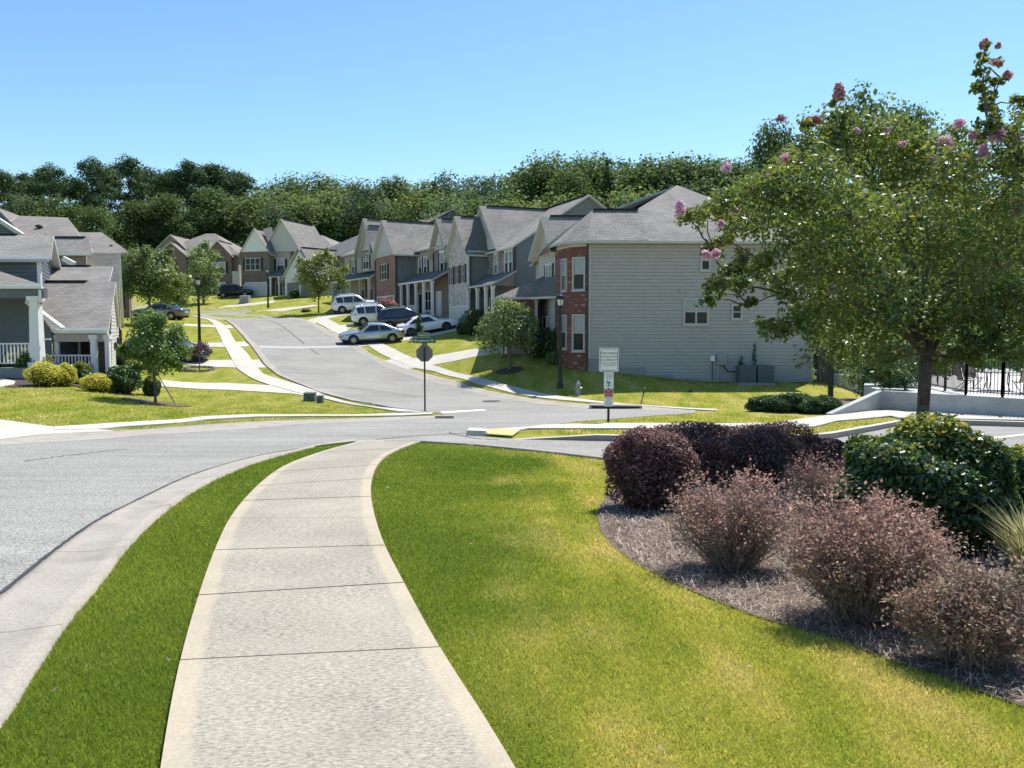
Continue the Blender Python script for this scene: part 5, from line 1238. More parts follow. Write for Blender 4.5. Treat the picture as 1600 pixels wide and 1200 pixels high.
x, y, _ = P(318, 470, 104); pos = (x, y, h(x, y)); s_ = 104 / F; zb = 515 - (pos[2]-CH)/s_
bl = [((px-318)*s_, random.uniform(-1,1), (zb-py)*s_, r*s_, r*s_, r*s_*1.2) for px, py, r in ((318,385,8),(310,400,12),(328,402,12),(318,420,16),(305,425,11),(334,425,10),(318,442,16),(308,450,10),(330,450,11),(342,405,4),(345,420,4),(318,460,12))]
tree('slender_tree', 'slender loose tree in front of the wide brick house', 'tree', pos, 2.0, .12, bl, 4200, .28, [M['f_oak'], M['f_green']], mix=lambda c: (rng.random(len(c)) < .4).astype(int), dens=12, shell=.35)
x, y, _ = P(205, 495, 74); pos = (x, y, h(x, y)); s_ = 74/F
tree('slender_tree', 'thin small tree by the corner of the hip roofed house', 'tree', pos, 2.0, .05, [(0,0,3.2,.8,.8,1),(.5,.2,2.7,.6,.6,.6),(-.5,0,2.5,.6,.6,.6)], 1200, .2, [M['f_green']])
# red maple sapling inside a ring of stones
pos, d = gt(312, 578)
tree('red_maple', 'small red leaved sapling inside a low stone ring on the left lawn', 'tree', pos, .95, .03, [(0,0,1.25,.42,.42,.26),(-.25,0,1.1,.3,.3,.2),(.25,.1,1.12,.3,.3,.2)], 1300, .10, [M['f_redleaf']], dens=10)
ring = empty('tree_ring', pos, 0, 'low ring of dark stones round the red leaved sapling', 'stone edging'); me = None
for k in range(16):
    a = k/16*6.283; q = MB(); q.hexa([(-.15,-.08,-.1),(.15,-.09,-.1),(.14,.08,-.1),(-.14,.09,-.1),(-.13,-.06,.12),(.14,-.07,.13),(.12,.06,.12),(-.12,.07,.11)])
    if me is None: me = q.mesh('stone', M['stone_dark'])
    b = link('stone', me, ring); X_, Y_ = pos[0]+.8*math.cos(a), pos[1]+.8*math.sin(a); b.location = (.8*math.cos(a), .8*math.sin(a), h(X_, Y_)-pos[2]); b.rotation_euler = (0, 0, a+1.57)

# ---- woodland behind the houses: every tree a thing; a few crown shapes shared
def proto(kind, seed):
    global rng
    rng = np.random.default_rng(seed)
    if kind == 'pine':
        bl = []; Ht = 22
        for i in range(24):
            z = 7.5 + 14*rng.random(); w = 3.5*math.sqrt(max(.05, 1 - ((z-14)/8.5)**2)); a = rng.uniform(0, 6.28); r = rng.uniform(.5, 1)*w
            rr = rng.uniform(.9, 1.7); bl.append((r*math.cos(a), r*math.sin(a), z, rr, rr, rr*.62))
        bl += [(0,0,21,1.6,1.6,1.2),(.6,.3,19.5,2.2,2.2,1.4)]; mat = [M['f_pine'], M['f_wood']]; n, L = 9000, .36
    elif kind == 'tall':
        bl = [(rng.normal(0, 2.2), rng.normal(0, 2.2), rng.uniform(6, 16), rng.uniform(1.6, 2.8), rng.uniform(1.6, 2.8), rng.uniform(1.5, 2.4)) for _ in range(17)] + [(0,0,17,1.7,1.7,1.7)]; Ht = 18; mat = [M['f_wood'], M['f_wood2']] if seed != 5 else [M['f_wood3'], M['f_wood']]; n, L = 9000, .37
    elif kind == 'round':
        bl = [(rng.normal(0, 2.6), rng.normal(0, 2.6), rng.uniform(4, 11.5), rng.uniform(1.6, 2.6), rng.uniform(1.6, 2.6), rng.uniform(1.4, 2.2)) for _ in range(17)]; Ht = 13; mat = {7: [M['f_wood2'], M['f_wood']], 8: [M['f_wood'], M['f_wood2']], 9: [M['f_wood3'], M['f_wood2']], 17: [M['f_wood2'], M['f_yellowgreen']]}[seed]; n, L = 9000, .36
    else:
        bl = [(rng.normal(0, 1.4*(1-z/15)), rng.normal(0, 1.4*(1-z/15)), z, 1.7*(1.15-z/15), 1.7*(1.15-z/15), 1.6) for z in np.linspace(3, 14.5, 13)]; Ht = 16; mat = [M['f_wood'], M['f_pine']]; n, L = 5000, .38
    c, nn = cloud(bl, n, dens=20, spread=.34, shell=.5, up=.5)
    l = L * rng.uniform(.6, 1.4, n); idx = (rng.random(n) < .16).astype(int)
    cm = raw_mesh('crown', leaves(c, nn, l, l*.7), 4, mat, idx)
    m = MB(); top = Ht * .82; m.path([(0,0,-.5),(.1,0,top*.4),(-.1,.1,top*.75),(0,0,top)], [.3,.24,.16,.06], 7)
    for b in bl: z = max(1.5, b[2]-2.2); m.path(curve3((0,0,min(z, top*.95)), b[:3], 0, 3, .1), [.09,.07,.05,.02], 4)
    return m.mesh('trunk', M['barkdark']), cm
protos = {k: [proto(k, s) for s in ss] for k, ss in (('pine', (1, 2, 3)), ('tall', (4, 5, 6)), ('round', (7, 8, 9, 17)), ('cone', (10, 11)))}
rng = np.random.default_rng(5)
HT = {'pine': 22.6, 'tall': 19.0, 'round': 13.6, 'cone': 16.0}
ORD = ['first','second','third','fourth','fifth','sixth','seventh','eighth','ninth','tenth','eleventh','twelfth','thirteenth','fourteenth','fifteenth','sixteenth','seventeenth','eighteenth','nineteenth','twentieth','twenty-first','twenty-second','twenty-third','twenty-fourth']
def row(lst): return [(*t, ORD[i] + ' from the left') for i, t in enumerate(sorted(lst))]
def wood(px, topy, d, kind, label, group, wide=1.0, name='woodland_tree'):
    d += 18 if d > 123 and 190 < px < 760 else (8 if d > 105 and 690 < px < 800 else 0)
    x, y, zt = P(px, topy, d); z = h(x, y) - .4; s_ = (zt - z) / HT[kind]; tm, cm = random.choice(protos[kind])
    o = empty(name, (x, y, z), random.uniform(0, 6.28), label, 'tree', group); w = s_ * wide * random.uniform(.9, 1.15); o.scale = (w, w, s_)
    link('trunk', tm, o); link('crown', cm, o)
for px, ty, d, od in row(((-45,262,140),(5,266,136),(42,268,146),(78,256,138),(108,272,150),(142,246,142),(168,262,152),(200,244,140),(232,258,150),(262,266,141),(292,248,138),(316,258,148),(342,254,143),(375,266,140),(352,272,152),(60,275,156),(128,282,152),(222,275,156),(285,280,158),(20,285,156))):
    wood(px, ty, d, 'pine', 'tall dark pine behind the left houses, %s in its row' % od, 'pines behind the left houses', random.uniform(.85, 1.15), 'pine_tree')
for px, ty, d, od in row(((30,300,128),(90,305,126),(150,320,128),(215,312,128),(258,300,130),(300,325,128),(330,290,130),(375,310,132))):
    wood(px, ty, d, 'tall', 'shorter leafy tree under the tall pines, %s' % od, 'leafy trees under the pines', 1.2)
for px, ty, d, od in row(((345,330,140),(395,300,138),(410,318,130),(435,285,142),(450,300,130),(478,300,134),(508,294,140),(535,305,134),(560,300,142),(590,305,136),(625,303,142),(660,290,138),(690,298,142),(420,345,126),(470,335,128),(520,338,128),(570,335,130),(620,330,130),(655,325,126),(700,320,126),(740,308,126))):
    wood(px, ty, d, 'round', 'rounded pale green tree behind the middle houses, %s' % od, 'rounded trees behind the middle houses', 1.35)
for px, ty, d, od in row(((452,282,152),(496,270,150),(512,276,156),(548,284,158),(612,272,150),(630,284,156),(700,264,152),(672,280,158),(580,290,156),(730,272,150))):
    wood(px, ty, d, 'tall', 'taller tree rising above the middle wood, %s' % od, 'taller trees behind the middle houses', 1.0)
wood(676, 280, 134, 'cone', 'pointed dark conifer in the wood above the brick front house', None, 1.0, 'conifer')
for px, ty, d, od in row(((755,268,128),(790,268,124),(822,262,128),(868,243,118),(905,246,122),(940,241,116),(975,250,122),(1010,246,118),(1045,245,122),(1075,240,114),(1105,246,120),(1140,246,116),(1175,250,118),(890,262,108),(845,258,112))):
    wood(px, ty, d, 'tall', 'tall green tree in the wood behind the right hand houses, %s' % od, 'tall trees behind the right hand houses', 1.1)
for px, ty, d, od in row(((770,295,112),(820,290,108),(1085,285,100),(1150,280,100),(1180,262,104),(930,285,104),(985,290,104),(1040,290,104),(870,285,104),(720,300,116))):
    wood(px, ty, d, 'round', 'lower leafy tree at the foot of the right hand wood, %s' % od, 'lower trees above the corner house', 1.3)
wood(952, 244, 104, 'cone', 'dark pointed conifer above the ridge of the corner house', None, .9, 'conifer')
wood(1212, 184, 66, 'tall', 'bluish dark tree left of the crepe myrtle top, behind the grey house', None, .62)
for px, ty, d, od in row(((1345,135,62),(1425,160,64))):
    wood(px, ty, d, 'tall', 'dark tall tree showing behind the large crepe myrtle top, %s' % od, 'dark trees behind the large crepe myrtle', .8)
for px, ty, d, k, od in row(((1290,300,64,'tall'),(1330,330,60,'round'),(1390,260,66,'tall'),(1480,280,62,'tall'),(1540,300,60,'round'),(1600,270,62,'tall'),(1660,250,60,'tall'),(1440,380,56,'round'),(1500,400,54,'round'),(1570,390,54,'round'),(1640,380,54,'round'),(1290,430,54,'round'),(1360,400,54,'round'),(1720,330,58,'tall'))):
    wood(px, ty, d, k, 'green tree screening the pool behind the large crepe myrtle, %s' % od, 'trees screening the pool', 1.25)

# ---- shrubs
def shrub(name, label, px, py, wpx, hpx, mats, n, L, top=None, d=None, group=None, asp=.55, flat=1.0, depth=1.0, core=True, square=.0, mixf=None, spread=.22, dens=30):
    x, y = G(px, py)
    s_ = y / F; w, hh = wpx*s_/2, hpx*s_; z = h(x, y) - .03; y += w*.5*depth
    o = empty(name, (x, y, h(x, y) - .03), 0, label, 'shrub', group); zb = z - o.location.z
    ph = rng.random((6, 3)) * 6.28
    k = n; dv = unit(rng.normal(size=(k, 3))); dv[:, 2] = np.abs(dv[:, 2]) * rng.choice([1, 1, 1, -.45], k)
    e = 1 / (1 + square*2.2)                                   # super-ellipsoid: boxier when square is high
    sh = np.sign(dv) * np.abs(dv) ** e; sh /= np.max(np.abs(sh), axis=1)[:, None] ** square * np.linalg.norm(sh, axis=1)[:, None] ** (1-square)
    lump = 1 + .11*np.sin(dv[:, 0]*5+ph[0, 0])*np.sin(dv[:, 1]*5+ph[1, 0]) + .07*np.sin(dv[:, 2]*7+ph[2, 0]+dv[:, 0]*4)
    r = lump * (1 - .20*rng.random(k) ** 1.6) + rng.normal(0, .025, k)
    c = sh * r[:, None] * np.array([w, w*depth, hh*.56]); c[:, 2] += hh*.46 + zb; c[:, 2] = np.maximum(c[:, 2], .02 + zb)
    nn = unit(dv*.55 + [0, 0, .45] + rng.normal(size=(k, 3))*.7); l = L*rng.uniform(.6, 1.4, k)
    idx = None
    if isinstance(mats, list) and len(mats) > 1: idx = mixf(c / [w, w*depth, hh]) if mixf else (rng.random(k) < .3).astype(int)
    link('foliage', raw_mesh('foliage', leaves(c, nn, l, l*asp), 4, mats, idx), o)
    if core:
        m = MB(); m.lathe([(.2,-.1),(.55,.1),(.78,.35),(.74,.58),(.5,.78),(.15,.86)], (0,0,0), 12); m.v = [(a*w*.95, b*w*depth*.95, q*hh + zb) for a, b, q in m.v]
        m.build('dark_core', M['core'], o, True)  # solid core added to block the view through; inner shade in its dark colour
    return o
TOPY = lambda thr, p: (lambda c: (rng.random(len(c)) < np.clip((c[:, 2]-thr)*p, .02, .9)).astype(int))
# purple hedge, clipped mounds
pg = 'purple clipped hedge mounds'
for px, py, w, hh, dp, lb in ((1022,800,150,130,.8,'front left mound of the dark purple clipped hedge by the lawn edge'),
        (1090,752,175,92,.7,'mound behind the front one in the dark purple hedge'),(1185,765,160,90,.8,'shaded middle mound of the dark purple hedge'),
        (1200,740,200,78,.7,'back mound of the dark purple hedge nearest the car park kerb'),(1290,740,120,55,.7,'low right end of the dark purple hedge beside the green bush'),
        (1000,735,90,60,.7,'small low mound at the back left of the dark purple hedge')):
    shrub('hedge_shrub', lb, px, py, w, hh, [M['f_purple'], M['f_russet']], 15000, .040, group=pg, depth=dp, square=.06, mixf=lambda c: (rng.random(len(c)) < .06).astype(int))
# green bush at the foot of the crepe myrtle
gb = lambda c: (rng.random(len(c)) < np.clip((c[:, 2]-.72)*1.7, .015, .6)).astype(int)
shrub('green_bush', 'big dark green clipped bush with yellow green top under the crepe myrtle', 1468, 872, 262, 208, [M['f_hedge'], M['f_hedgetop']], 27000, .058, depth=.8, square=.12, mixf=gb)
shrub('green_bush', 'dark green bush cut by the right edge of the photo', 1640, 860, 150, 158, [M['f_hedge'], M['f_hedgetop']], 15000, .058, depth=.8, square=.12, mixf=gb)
# russet twiggy shrubs
def twiggy(label, px, py, wpx, hpx, n, mats, depth=.8, group='russet twiggy shrubs', nl=5200):
    x, y = G(px, py); s_ = y / F; w, hh = wpx*s_/2, hpx*s_; y += w*depth*.8; o = empty('twiggy_shrub', (x, y, h(x, y)), 0, label, 'shrub', group); m = MB(); tips = []
    for i in range(n):
        a = rng.uniform(0, 6.28); r = math.sqrt(rng.random()); e = np.array([w*r*math.cos(a)*(1.08+.12*math.sin(2*a+px)), w*depth*r*math.sin(a), hh*math.sqrt(max(.06, 1 - r*r*.62))*rng.uniform(.62, 1.08)*(1+.10*math.sin(3*a+px)+.07*math.sin(7*a))])
        b = np.array([e[0]*.18, e[1]*.18, -.03]); pts = curve3(b, e, .05*hh, 4, .018); m.path(pts, [.0045, .004, .003, .0022, .0014], 3); pts = np.array(pts)
        for k in (1, 2, 3):
            for _ in range(2):
                q = pts[k] + (pts[k+1]-pts[k])*rng.random(); f = q + unit((e - b)[None] / hh + rng.normal(0, .8, (1, 3)))[0] * rng.uniform(.06, .17); m.tube(q, f, .0022, .001, 3, cap=False); tips.append(np.stack([q*.4+f*.6, f]))
        tips.append(pts[3:])
    m.build('twigs', M['twig'], o)
    tp_ = np.concatenate(tips); zz = np.clip(tp_[:, 2]/hh, .03, 1) ** 1.5; i = rng.choice(len(tp_), nl, p=zz/zz.sum()); c = tp_[i] + rng.normal(0, .022, (nl, 3)); c[:, 2] = np.maximum(c[:, 2], .02); l = .024*rng.uniform(.6, 1.5, nl)
    idx = np.where(rng.random(nl) < np.clip(1.05 - c[:, 2]/hh, .1, .8), 1, 0)
    link('foliage', raw_mesh('foliage', leaves(c, unit(rng.normal(size=(nl, 3)) + [0, 0, .6]), l, l*.6), 4, mats, idx), o)
twiggy('grey brown twiggy shrub in front of the purple hedge', 1162, 908, 225, 152, 380, [M['f_russet'], M['f_tan']], nl=8500)
twiggy('russet twiggy shrub between the purple hedge and the green bush', 1325, 818, 180, 95, 240, [M['f_russet'], M['f_tan']], nl=4500)
twiggy('largest pinkish twiggy shrub in the middle of the planting bed', 1388, 998, 310, 200, 560, [M['f_russet'], M['f_tan']], nl=15000)
twiggy('dry tan twiggy shrub at the lower right edge of the bed', 1562, 1066, 240, 150, 380, [M['f_tan'], M['f_russet']], nl=10500)
# ornamental grass at the edge
x, y = G(1605, 925); o = empty('ornamental_grass', (x, y, h(x, y)), 0, 'tuft of pale ornamental grass at the right edge of the bed', 'ornamental grass')
v = []
for i in range(420):
    a = rng.uniform(0, 6.28); l = rng.uniform(.35, .8); ou = rng.uniform(.1, .55)*l; wd_ = .004; b = np.array([.08*math.cos(a)*rng.random(), .08*math.sin(a)*rng.random(), 0]); d = np.array([math.cos(a), math.sin(a), 0]); e = np.array([-d[1], d[0], 0])*wd_
    p1 = b + d*ou*.35 + [0, 0, l*.65]; p2 = b + d*ou + [0, 0, l*.85]
    v += [b-e, b+e, p1+e, p1-e, p1-e, p1+e, p2+e*.2, p2-e*.2]
link('blades', raw_mesh('blades', np.array(v), 4, M['f_ornamental']), o)
# left house bed
tag(drape('planting_bed', Gs([(0,604),(20,606),(60,604),(110,602),(150,612),(205,607),(225,600),(200,590),(140,583),(60,575),(0,578)]), .03, M['soil'], .6), kind='structure')
drape('driveway', [(-22,29.5)] + Gs([(0,606),(22,602),(24,597),(0,593)]) + [(-24,34)], .05, WK, .8, .06)
half = lambda c: (rng.random(len(c)) < np.clip((c[:, 2]-.45)*1.6, .03, .85)).astype(int)
for px, py, w, hh, mt, lb in ((14,588,34,38,'g','yellow topped green shrub at the far left edge by the railing'),(48,592,48,48,'g','tall green shrub with yellow top in front of the white porch column'),
        (63,605,56,40,'y','big golden shrub in front of the porch railing'),(97,604,34,36,'y','golden shrub touching the big golden one'),(120,600,34,34,'g','small green shrub between the golden shrubs'),
        (146,612,52,28,'y','low golden shrub at the corner of the bed'),(186,615,56,44,'d','large dark green round shrub beside the driveway'),(188,578,34,38,'d','dark green shrub against the corner of the left house'),
        (234,618,26,30,'g','small yellow green shrub beside the young tree trunk'),(205,584,26,22,'g','low green shrub behind the dark round shrub')):
    mt_, mf = {'g': ([M['f_hedge'], M['f_hedgetop']], half), 'y': ([M['f_gold'], M['f_hedgetop']], None), 'd': ([M['f_hedge'], M['f_green']], None)}[mt]
    shrub('garden_shrub', lb, px, py, w, hh, mt_, 3200, .11 if mt != 'y' else .09, asp=.5 if mt != 'y' else .3, mixf=mf, group='shrubs in front of the blue grey house')
# shrubs along the right hand houses
for px, py, w, hh, mt, lb in ((742,524,46,42,'d','dark clipped shrub at the corner of the green grey house'),(724,522,22,18,'d','low dark shrub beside the white sedan bonnet'),(850,560,60,46,'d','dark shrub mass left of the brick bay'),
        (880,565,60,54,'d','dark shrub mass below the brick bay window'),(905,570,36,24,'p','pale grey green low shrub by the brick bay'),(868,570,30,20,'p','pale low shrub in the dark bed below the bay'),
        (835,545,26,30,'g','yellow green sprig shrub left of the lamp post'),(905,575,14,12,'p','tiny grey shrub at the end of the bed'),(478,488,14,6,'p','low shrub on the verge under the maple'),
        (408,462,12,9,'d','round dark shrub beside the far garage'),(460,466,14,14,'d','round dark shrub before the white garage'),(560,505,14,12,'d','low dark shrub behind the middle white car')):
    mt_ = {'d': [M['f_hedge'], M['f_green']], 'p': [M['f_oak'], M['f_green']], 'g': [M['f_yellowgreen'], M['f_green']]}[mt]
    shrub('house_shrub', lb, px, py, w, hh, mt_, 2400, .13, group='shrubs along the right hand houses')
# conical evergreen, crepe bush with magenta flowers, juniper mass, wall shrub
pos, d = gt(655, 531); s_ = d/F
tree('cone_evergreen', 'small dark cone shaped evergreen in front of the white sedan', 'tree', pos, .3, .06, [(0,0,.45+i*.22,(.36-.045*i),(.36-.045*i),.26) for i in range(7)], 3200, .08, [M['f_hedge']], dens=14, limbs=[(0,0,1.6,.2)])
pos, d = gt(607, 505); s_ = d/F
tree('crepe_bush', 'small shrub with magenta flowers between the white and dark cars', 'shrub', pos, .5, .05, [(-.4,0,1.2,.55,.5,.6),(.4,0,1.2,.55,.5,.6),(0,0,1.75,.6,.55,.45),(0,0,.7,.6,.5,.4)], 2200, .14, [M['f_green'], M['f_flower_hot'], M['f_yellowgreen']], mix=lambda c: np.where((c[:, 2] > 1.65) & (rng.random(len(c)) < .6), 1, np.where(rng.random(len(c)) < .3, 2, 0)))
for px, py, w, hh, lb in ((1205,643,70,24,'left end of the low spreading juniper bed by the car park'),(1245,645,80,30,'middle of the low spreading juniper bed by the car park'),(1288,647,64,28,'right end of the juniper bed against the sloping wall')):
    shrub('juniper', lb, px, py, w, hh, [M['f_juniper'], M['f_hedge']], 6000, .16, asp=.22, depth=.6, group='spreading junipers by the car park', spread=.3)
pos, d = gt(1348, 625)
tree('wall_shrub', 'loose green shrub on the bank beside the wooden fence', 'shrub', pos, .5, .05, [(-.5,0,.9,.5,.5,.5),(.1,0,1.3,.6,.6,.5),(.5,.2,.9,.5,.5,.5),(-.1,0,.6,.6,.5,.4)], 2600, .11, [M['f_green'], M['f_yellowgreen']], mix=lambda c: (rng.random(len(c)) < .3).astype(int))
x, y, _ = P(1178, 600, 42.6); z = h(x, y)
for px, hh, lb in ((1178,1.5,'taller thin conifer seedling behind the air conditioners'),(1157,.8,'short thin conifer seedling left of the taller one')):
    x, y, _ = P(px, 600, 42.65); tree('conifer_seedling', lb, 'plant', (x, y, h(x, y)), .3, .02, [(0,0,.5+i*hh*.13,.16-.014*i,.12,.16) for i in range(8)], 420, .12, [M['f_juniper']], asp=.3, limbs=[(0,0,hh*.9,.1)])
shrub('low_plant', 'pale spiky plant on the mulch bank by the retaining wall', 1383, 614, 26, 14, [M['f_ornamental']], 400, .25, asp=.1, core=False)
# ================================================================== CARS
def car(label, px, py, ang, kind, mat, group='cars parked on the driveways', rim='rim', front_tilt=True):
    """ang = heading in plan, degrees from +X; local x points forward"""
    x, y = G(px, py); a = R(ang); fw = np.array([math.cos(a), math.sin(a)]); lf = np.array([-fw[1], fw[0]])
    zf, zr = h(x+fw[0]*1.4, y+fw[1]*1.4), h(x-fw[0]*1.4, y-fw[1]*1.4); zl, zr2 = h(x+lf[0]*.8, y+lf[1]*.8), h(x-lf[0]*.8, y-lf[1]*.8)
    ex = Vector((fw[0], fw[1], (zf-zr)/2.8)).normalized(); ey = Vector((lf[0], lf[1], (zl-zr2)/1.6)).normalized(); ez = ex.cross(ey).normalized(); ey = ez.cross(ex)
    o = empty('parked_car', (0,0,0), 0, label, 'car', group); o.matrix_world = Matrix(((ex.x,ey.x,ez.x,x),(ex.y,ey.y,ez.y,y),(ex.z,ey.z,ez.z,h(x,y)+.045),(0,0,0,1)))
    suv = kind == 'suv'
    L, w, Ht = (4.75, .96, 1.74) if suv else (4.78, .92, 1.45)
    rw = .36 if suv else .33; hx = L/2; ax = 1.42
    if suv:   # x, half width, low, belt top
        st = [(-hx,.80,.50,.98),(-hx+.10,.90,.36,1.05),(-hx+.5,.95,.26,1.07),(-ax,.96,.26,1.06),(-.5,.96,.24,1.04),(.4,.96,.24,1.03),(.95,.95,.25,1.06),(1.3,.94,.26,1.05),(1.8,.92,.27,1.0),(hx-.25,.86,.30,.92),(hx-.06,.78,.38,.82),(hx,.68,.46,.70)]
        gh = [(-hx+.06,1.04,.86),(-hx+.42,1.66,.68),(-1.2,1.73,.70),(-.2,1.74,.71),(.25,1.68,.69),(1.05,1.06,.84)]
        wins = [((-hx+.55,-1.22),(-1.95,-1.3)),((-1.14,-.28),(-1.2,-.28)),((-.2,.72),(-.2,.22))]
    else:
        st = [(-hx,.72,.48,.90),(-hx+.10,.84,.34,.98),(-hx+.5,.90,.24,1.0),(-ax,.92,.22,.98),(-.5,.92,.20,.95),(.4,.92,.20,.93),(.85,.91,.21,.93),(1.3,.90,.22,.88),(1.8,.87,.23,.82),(hx-.25,.80,.26,.74),(hx-.06,.72,.32,.66),(hx,.62,.40,.56)]
        gh = [(-hx+.55,.985,.80),(-1.05,1.36,.60),(-.7,1.42,.60),(-.1,1.45,.61),(.2,1.42,.60),(1.0,.93,.80)]
        wins = [((-1.45,-.55),(-1.0,-.55)),((-.47,.62),(-.47,.16))]
    m = MB(); ring = []
    for (sx, sw_, lo, tp) in st:
        mid = lo + (tp-lo)*.55
        pts = [(0,lo),(sw_*.84,lo),(sw_*.97,lo+.10),(sw_,mid),(sw_*.985,tp-.13),(sw_*.92,tp-.03),(sw_*.7,tp+.015),(0,tp+.035)]
        pts = pts + [(-p, q) for p, q in pts[-2:0:-1]]; b = len(m.v); m.v += [(sx, p, q) for p, q in pts]; ring.append((b, len(pts)))
    for (b0, n), (b1, _) in zip(ring[:-1], ring[1:]):
        for i in range(n): j = (i+1) % n; m.f.append((b0+i, b0+j, b1+j, b1+i)); m.m.append(0)
    b, n = ring[0]; m.f.append(tuple(b+i for i in reversed(range(n)))); m.m.append(0); b, n = ring[-1]; m.f.append(tuple(b+i for i in range(n))); m.m.append(0)
    ring = []
    def belt(xq): return np.interp(xq, [s[0] for s in st], [s[3] for s in st])
    gw0 = w * .93
    for i, (sx, zt, wt) in enumerate(gh):
        zb = float(belt(sx)) - .05; wt_ = min(wt, gw0); zz = max(zt, zb + .02)
        pts = [(gw0*.99,zb),(gw0*.95 if zz-zb < .1 else wt_+(gw0-wt_)*.12,zz-.07 if zz-zb > .1 else zz-.01),(wt_*.9,zz),(0,zz+.03)]; pts = pts + [(-p, q) for p, q in pts[-2::-1]]
        b = len(m.v); m.v += [(sx, p, q) for p, q in pts]; ring.append((b, len(pts)))
    for (b0, n), (b1, _) in zip(ring[:-1], ring[1:]):
        for i in range(n-1): m.f.append((b0+i, b0+i+1, b1+i+1, b1+i)); m.m.append(0)
    body = m.build('body', M[mat], o, True)
    # roof height above a given x, and side glass between belt and roof
    def rf(xq): return np.interp(xq, [g[0] for g in gh], [g[1] for g in gh])
    for (b0, b1), (t0, t1) in wins:
        for sg in (1, -1):
            zb0, zb1 = float(belt(b0))+.01, float(belt(b1))+.01; zt0, zt1 = float(rf(t0))-.10, float(rf(t1))-.10
            def yy(z, xq):
                zb, zt = float(belt(xq)), float(rf(xq)); wt = np.interp(xq, [g[0] for g in gh], [min(g[2], gw0) for g in gh]); f = min(1, max(0, (z-zb)/max(.05, zt-.07-zb))); return (gw0*(1-f) + (wt+(gw0-wt)*.12)*f) + .012
            q = MB(); c = [(b0, zb0), (b1, zb1), (t1, zt1), (t0, zt0)]
            out = [(p, sg*yy(z, p), z) for p, z in c]; inn = [(p, sg*(yy(z, p)-.03), z) for p, z in c]
            q.hexa(inn + out) if sg > 0 else q.hexa(out + inn); q.build('side_window', M['carglass'], o)
    def slab(nm, pts, mt, off):
        q = MB(); q.hexa([tuple(np.array(p) - off) for p in pts] + [tuple(np.array(p) + off*.35) for p in pts]); return q.build(nm, M[mt], o)
    g = gh; f0, f1 = g[-1], g[-2]
    lerp = lambda A, B, t: (A[0]+(B[0]-A[0])*t, A[1]+(B[1]-A[1])*t, A[2]+(B[2]-A[2])*t)
    A, B = lerp(f0, f1, .1), lerp(f0, f1, .92); slab('windscreen', [(A[0],-.72,A[1]+.03),(A[0],.72,A[1]+.03),(B[0],B[2]*.84,B[1]+.03),(B[0],-B[2]*.84,B[1]+.03)], 'carglass', np.array([.02,0,.03]))
    r0, r1 = g[0], g[1]; A, B = lerp(r0, r1, .15 if suv else .1), lerp(r0, r1, .92); slab('rear_window', [(A[0],.66,A[1]+.03),(A[0],-.66,A[1]+.03),(B[0],-B[2]*.84,B[1]+.03),(B[0],B[2]*.84,B[1]+.03)], 'carglass', np.array([-.02,0,.03]))
    for sg in (1, -1):
        for wx in (ax, -ax):
            c = MB(); c.tube((wx, sg*(w*.55), rw+.02), (wx, sg*(w+.004), rw+.02), rw*1.17, rw*1.17, 22); c.build('wheel_arch', M['under'], o)
            q = MB(); yo = sg*(w+.012); yi = sg*(w-.22)
            q.tube((0,yi-yo,0), (0,0,0), rw, rw, 24); wh = q.build('wheel', M['rubber'], o); wh.location = (wx, yo, rw)
            q = MB(); q.tube((0,-sg*.03,0), (0,sg*.006,0), rw*.70, rw*.70, 22)
            q.build('rim', M['rimdark'], wh); q = MB()
            for k in range(7):
                t = k/7*6.283; q.bar((.03*math.cos(t), sg*.012, .03*math.sin(t)), (rw*.64*math.cos(t), sg*.012, rw*.64*math.sin(t)), .055, .014, up=(0,1,0))
            q.tube((0,0,0), (0,sg*.02,0), .055, .055, 12); q.build('spokes', M[rim], wh)
        bz = .62 if not suv else .80
        q = MB(); q.hexa([(hx-.34,sg*.55,bz-.05),(hx-.30,sg*.80,bz-.04),(hx-.42,sg*.84,bz+.06),(hx-.45,sg*.60,bz+.09),(hx-.10,sg*.55,bz-.06),(hx-.20,sg*.82,bz-.05),(hx-.30,sg*.83,bz+.06),(hx-.22,sg*.56,bz+.07)]); q.build('headlight', M['head'], o)
        tz = .80 if not suv else .98
        q = MB(); q.hexa([(-hx+.34,sg*.89,tz-.06),(-hx+.03,sg*.62,tz-.06),(-hx+.03,sg*.62,tz+.08),(-hx+.36,sg*.89,tz+.08),(-hx+.32,sg*.915,tz-.05),(-hx-.015,sg*.78,tz-.05),(-hx-.0,sg*.76,tz+.07),(-hx+.34,sg*.91,tz+.07)]); q.build('tail_light', M['tail'], o)
        q = MB(); q.hexa([(.72,sg*.86,1.0 if suv else .93),(.84,sg*.86,1.0 if suv else .93),(.84,sg*.86,1.1 if suv else 1.02),(.72,sg*.86,1.1 if suv else 1.02),(.70,sg*1.06,1.0 if suv else .93),(.80,sg*1.06,1.0 if suv else .93),(.78,sg*1.06,1.13 if suv else 1.05),(.70,sg*1.06,1.13 if suv else 1.05)]); q.build('mirror', M[mat], o)
        for hxq in (-.42, -1.22 if suv else -1.15):
            q = MB(); zz = .88 if suv else .80; q.box(hxq, hxq+.2, sg*(w-.01)-.012, sg*(w-.01)+.022*1, zz, zz+.035) ; q.build('door_handle', M['chrome'] if mat != 'car_dark' else M[mat], o)
        q = MB(); q.box(-1.0, 1.0, sg*(w-.04)-.03, sg*(w-.04)+.03, .20, .30); q.build('side_skirt', M['under'], o)
    q = MB(); q.box(-hx-.012, -hx+.05, -.26, .26, .62 if not suv else .70, .75 if not suv else .83); q.build('number_plate', M['sign_white'], o)
    q = MB(); q.box(-hx+.15, hx-.2, -.78, .78, .16, .32); q.build('underbody', M['under'], o)
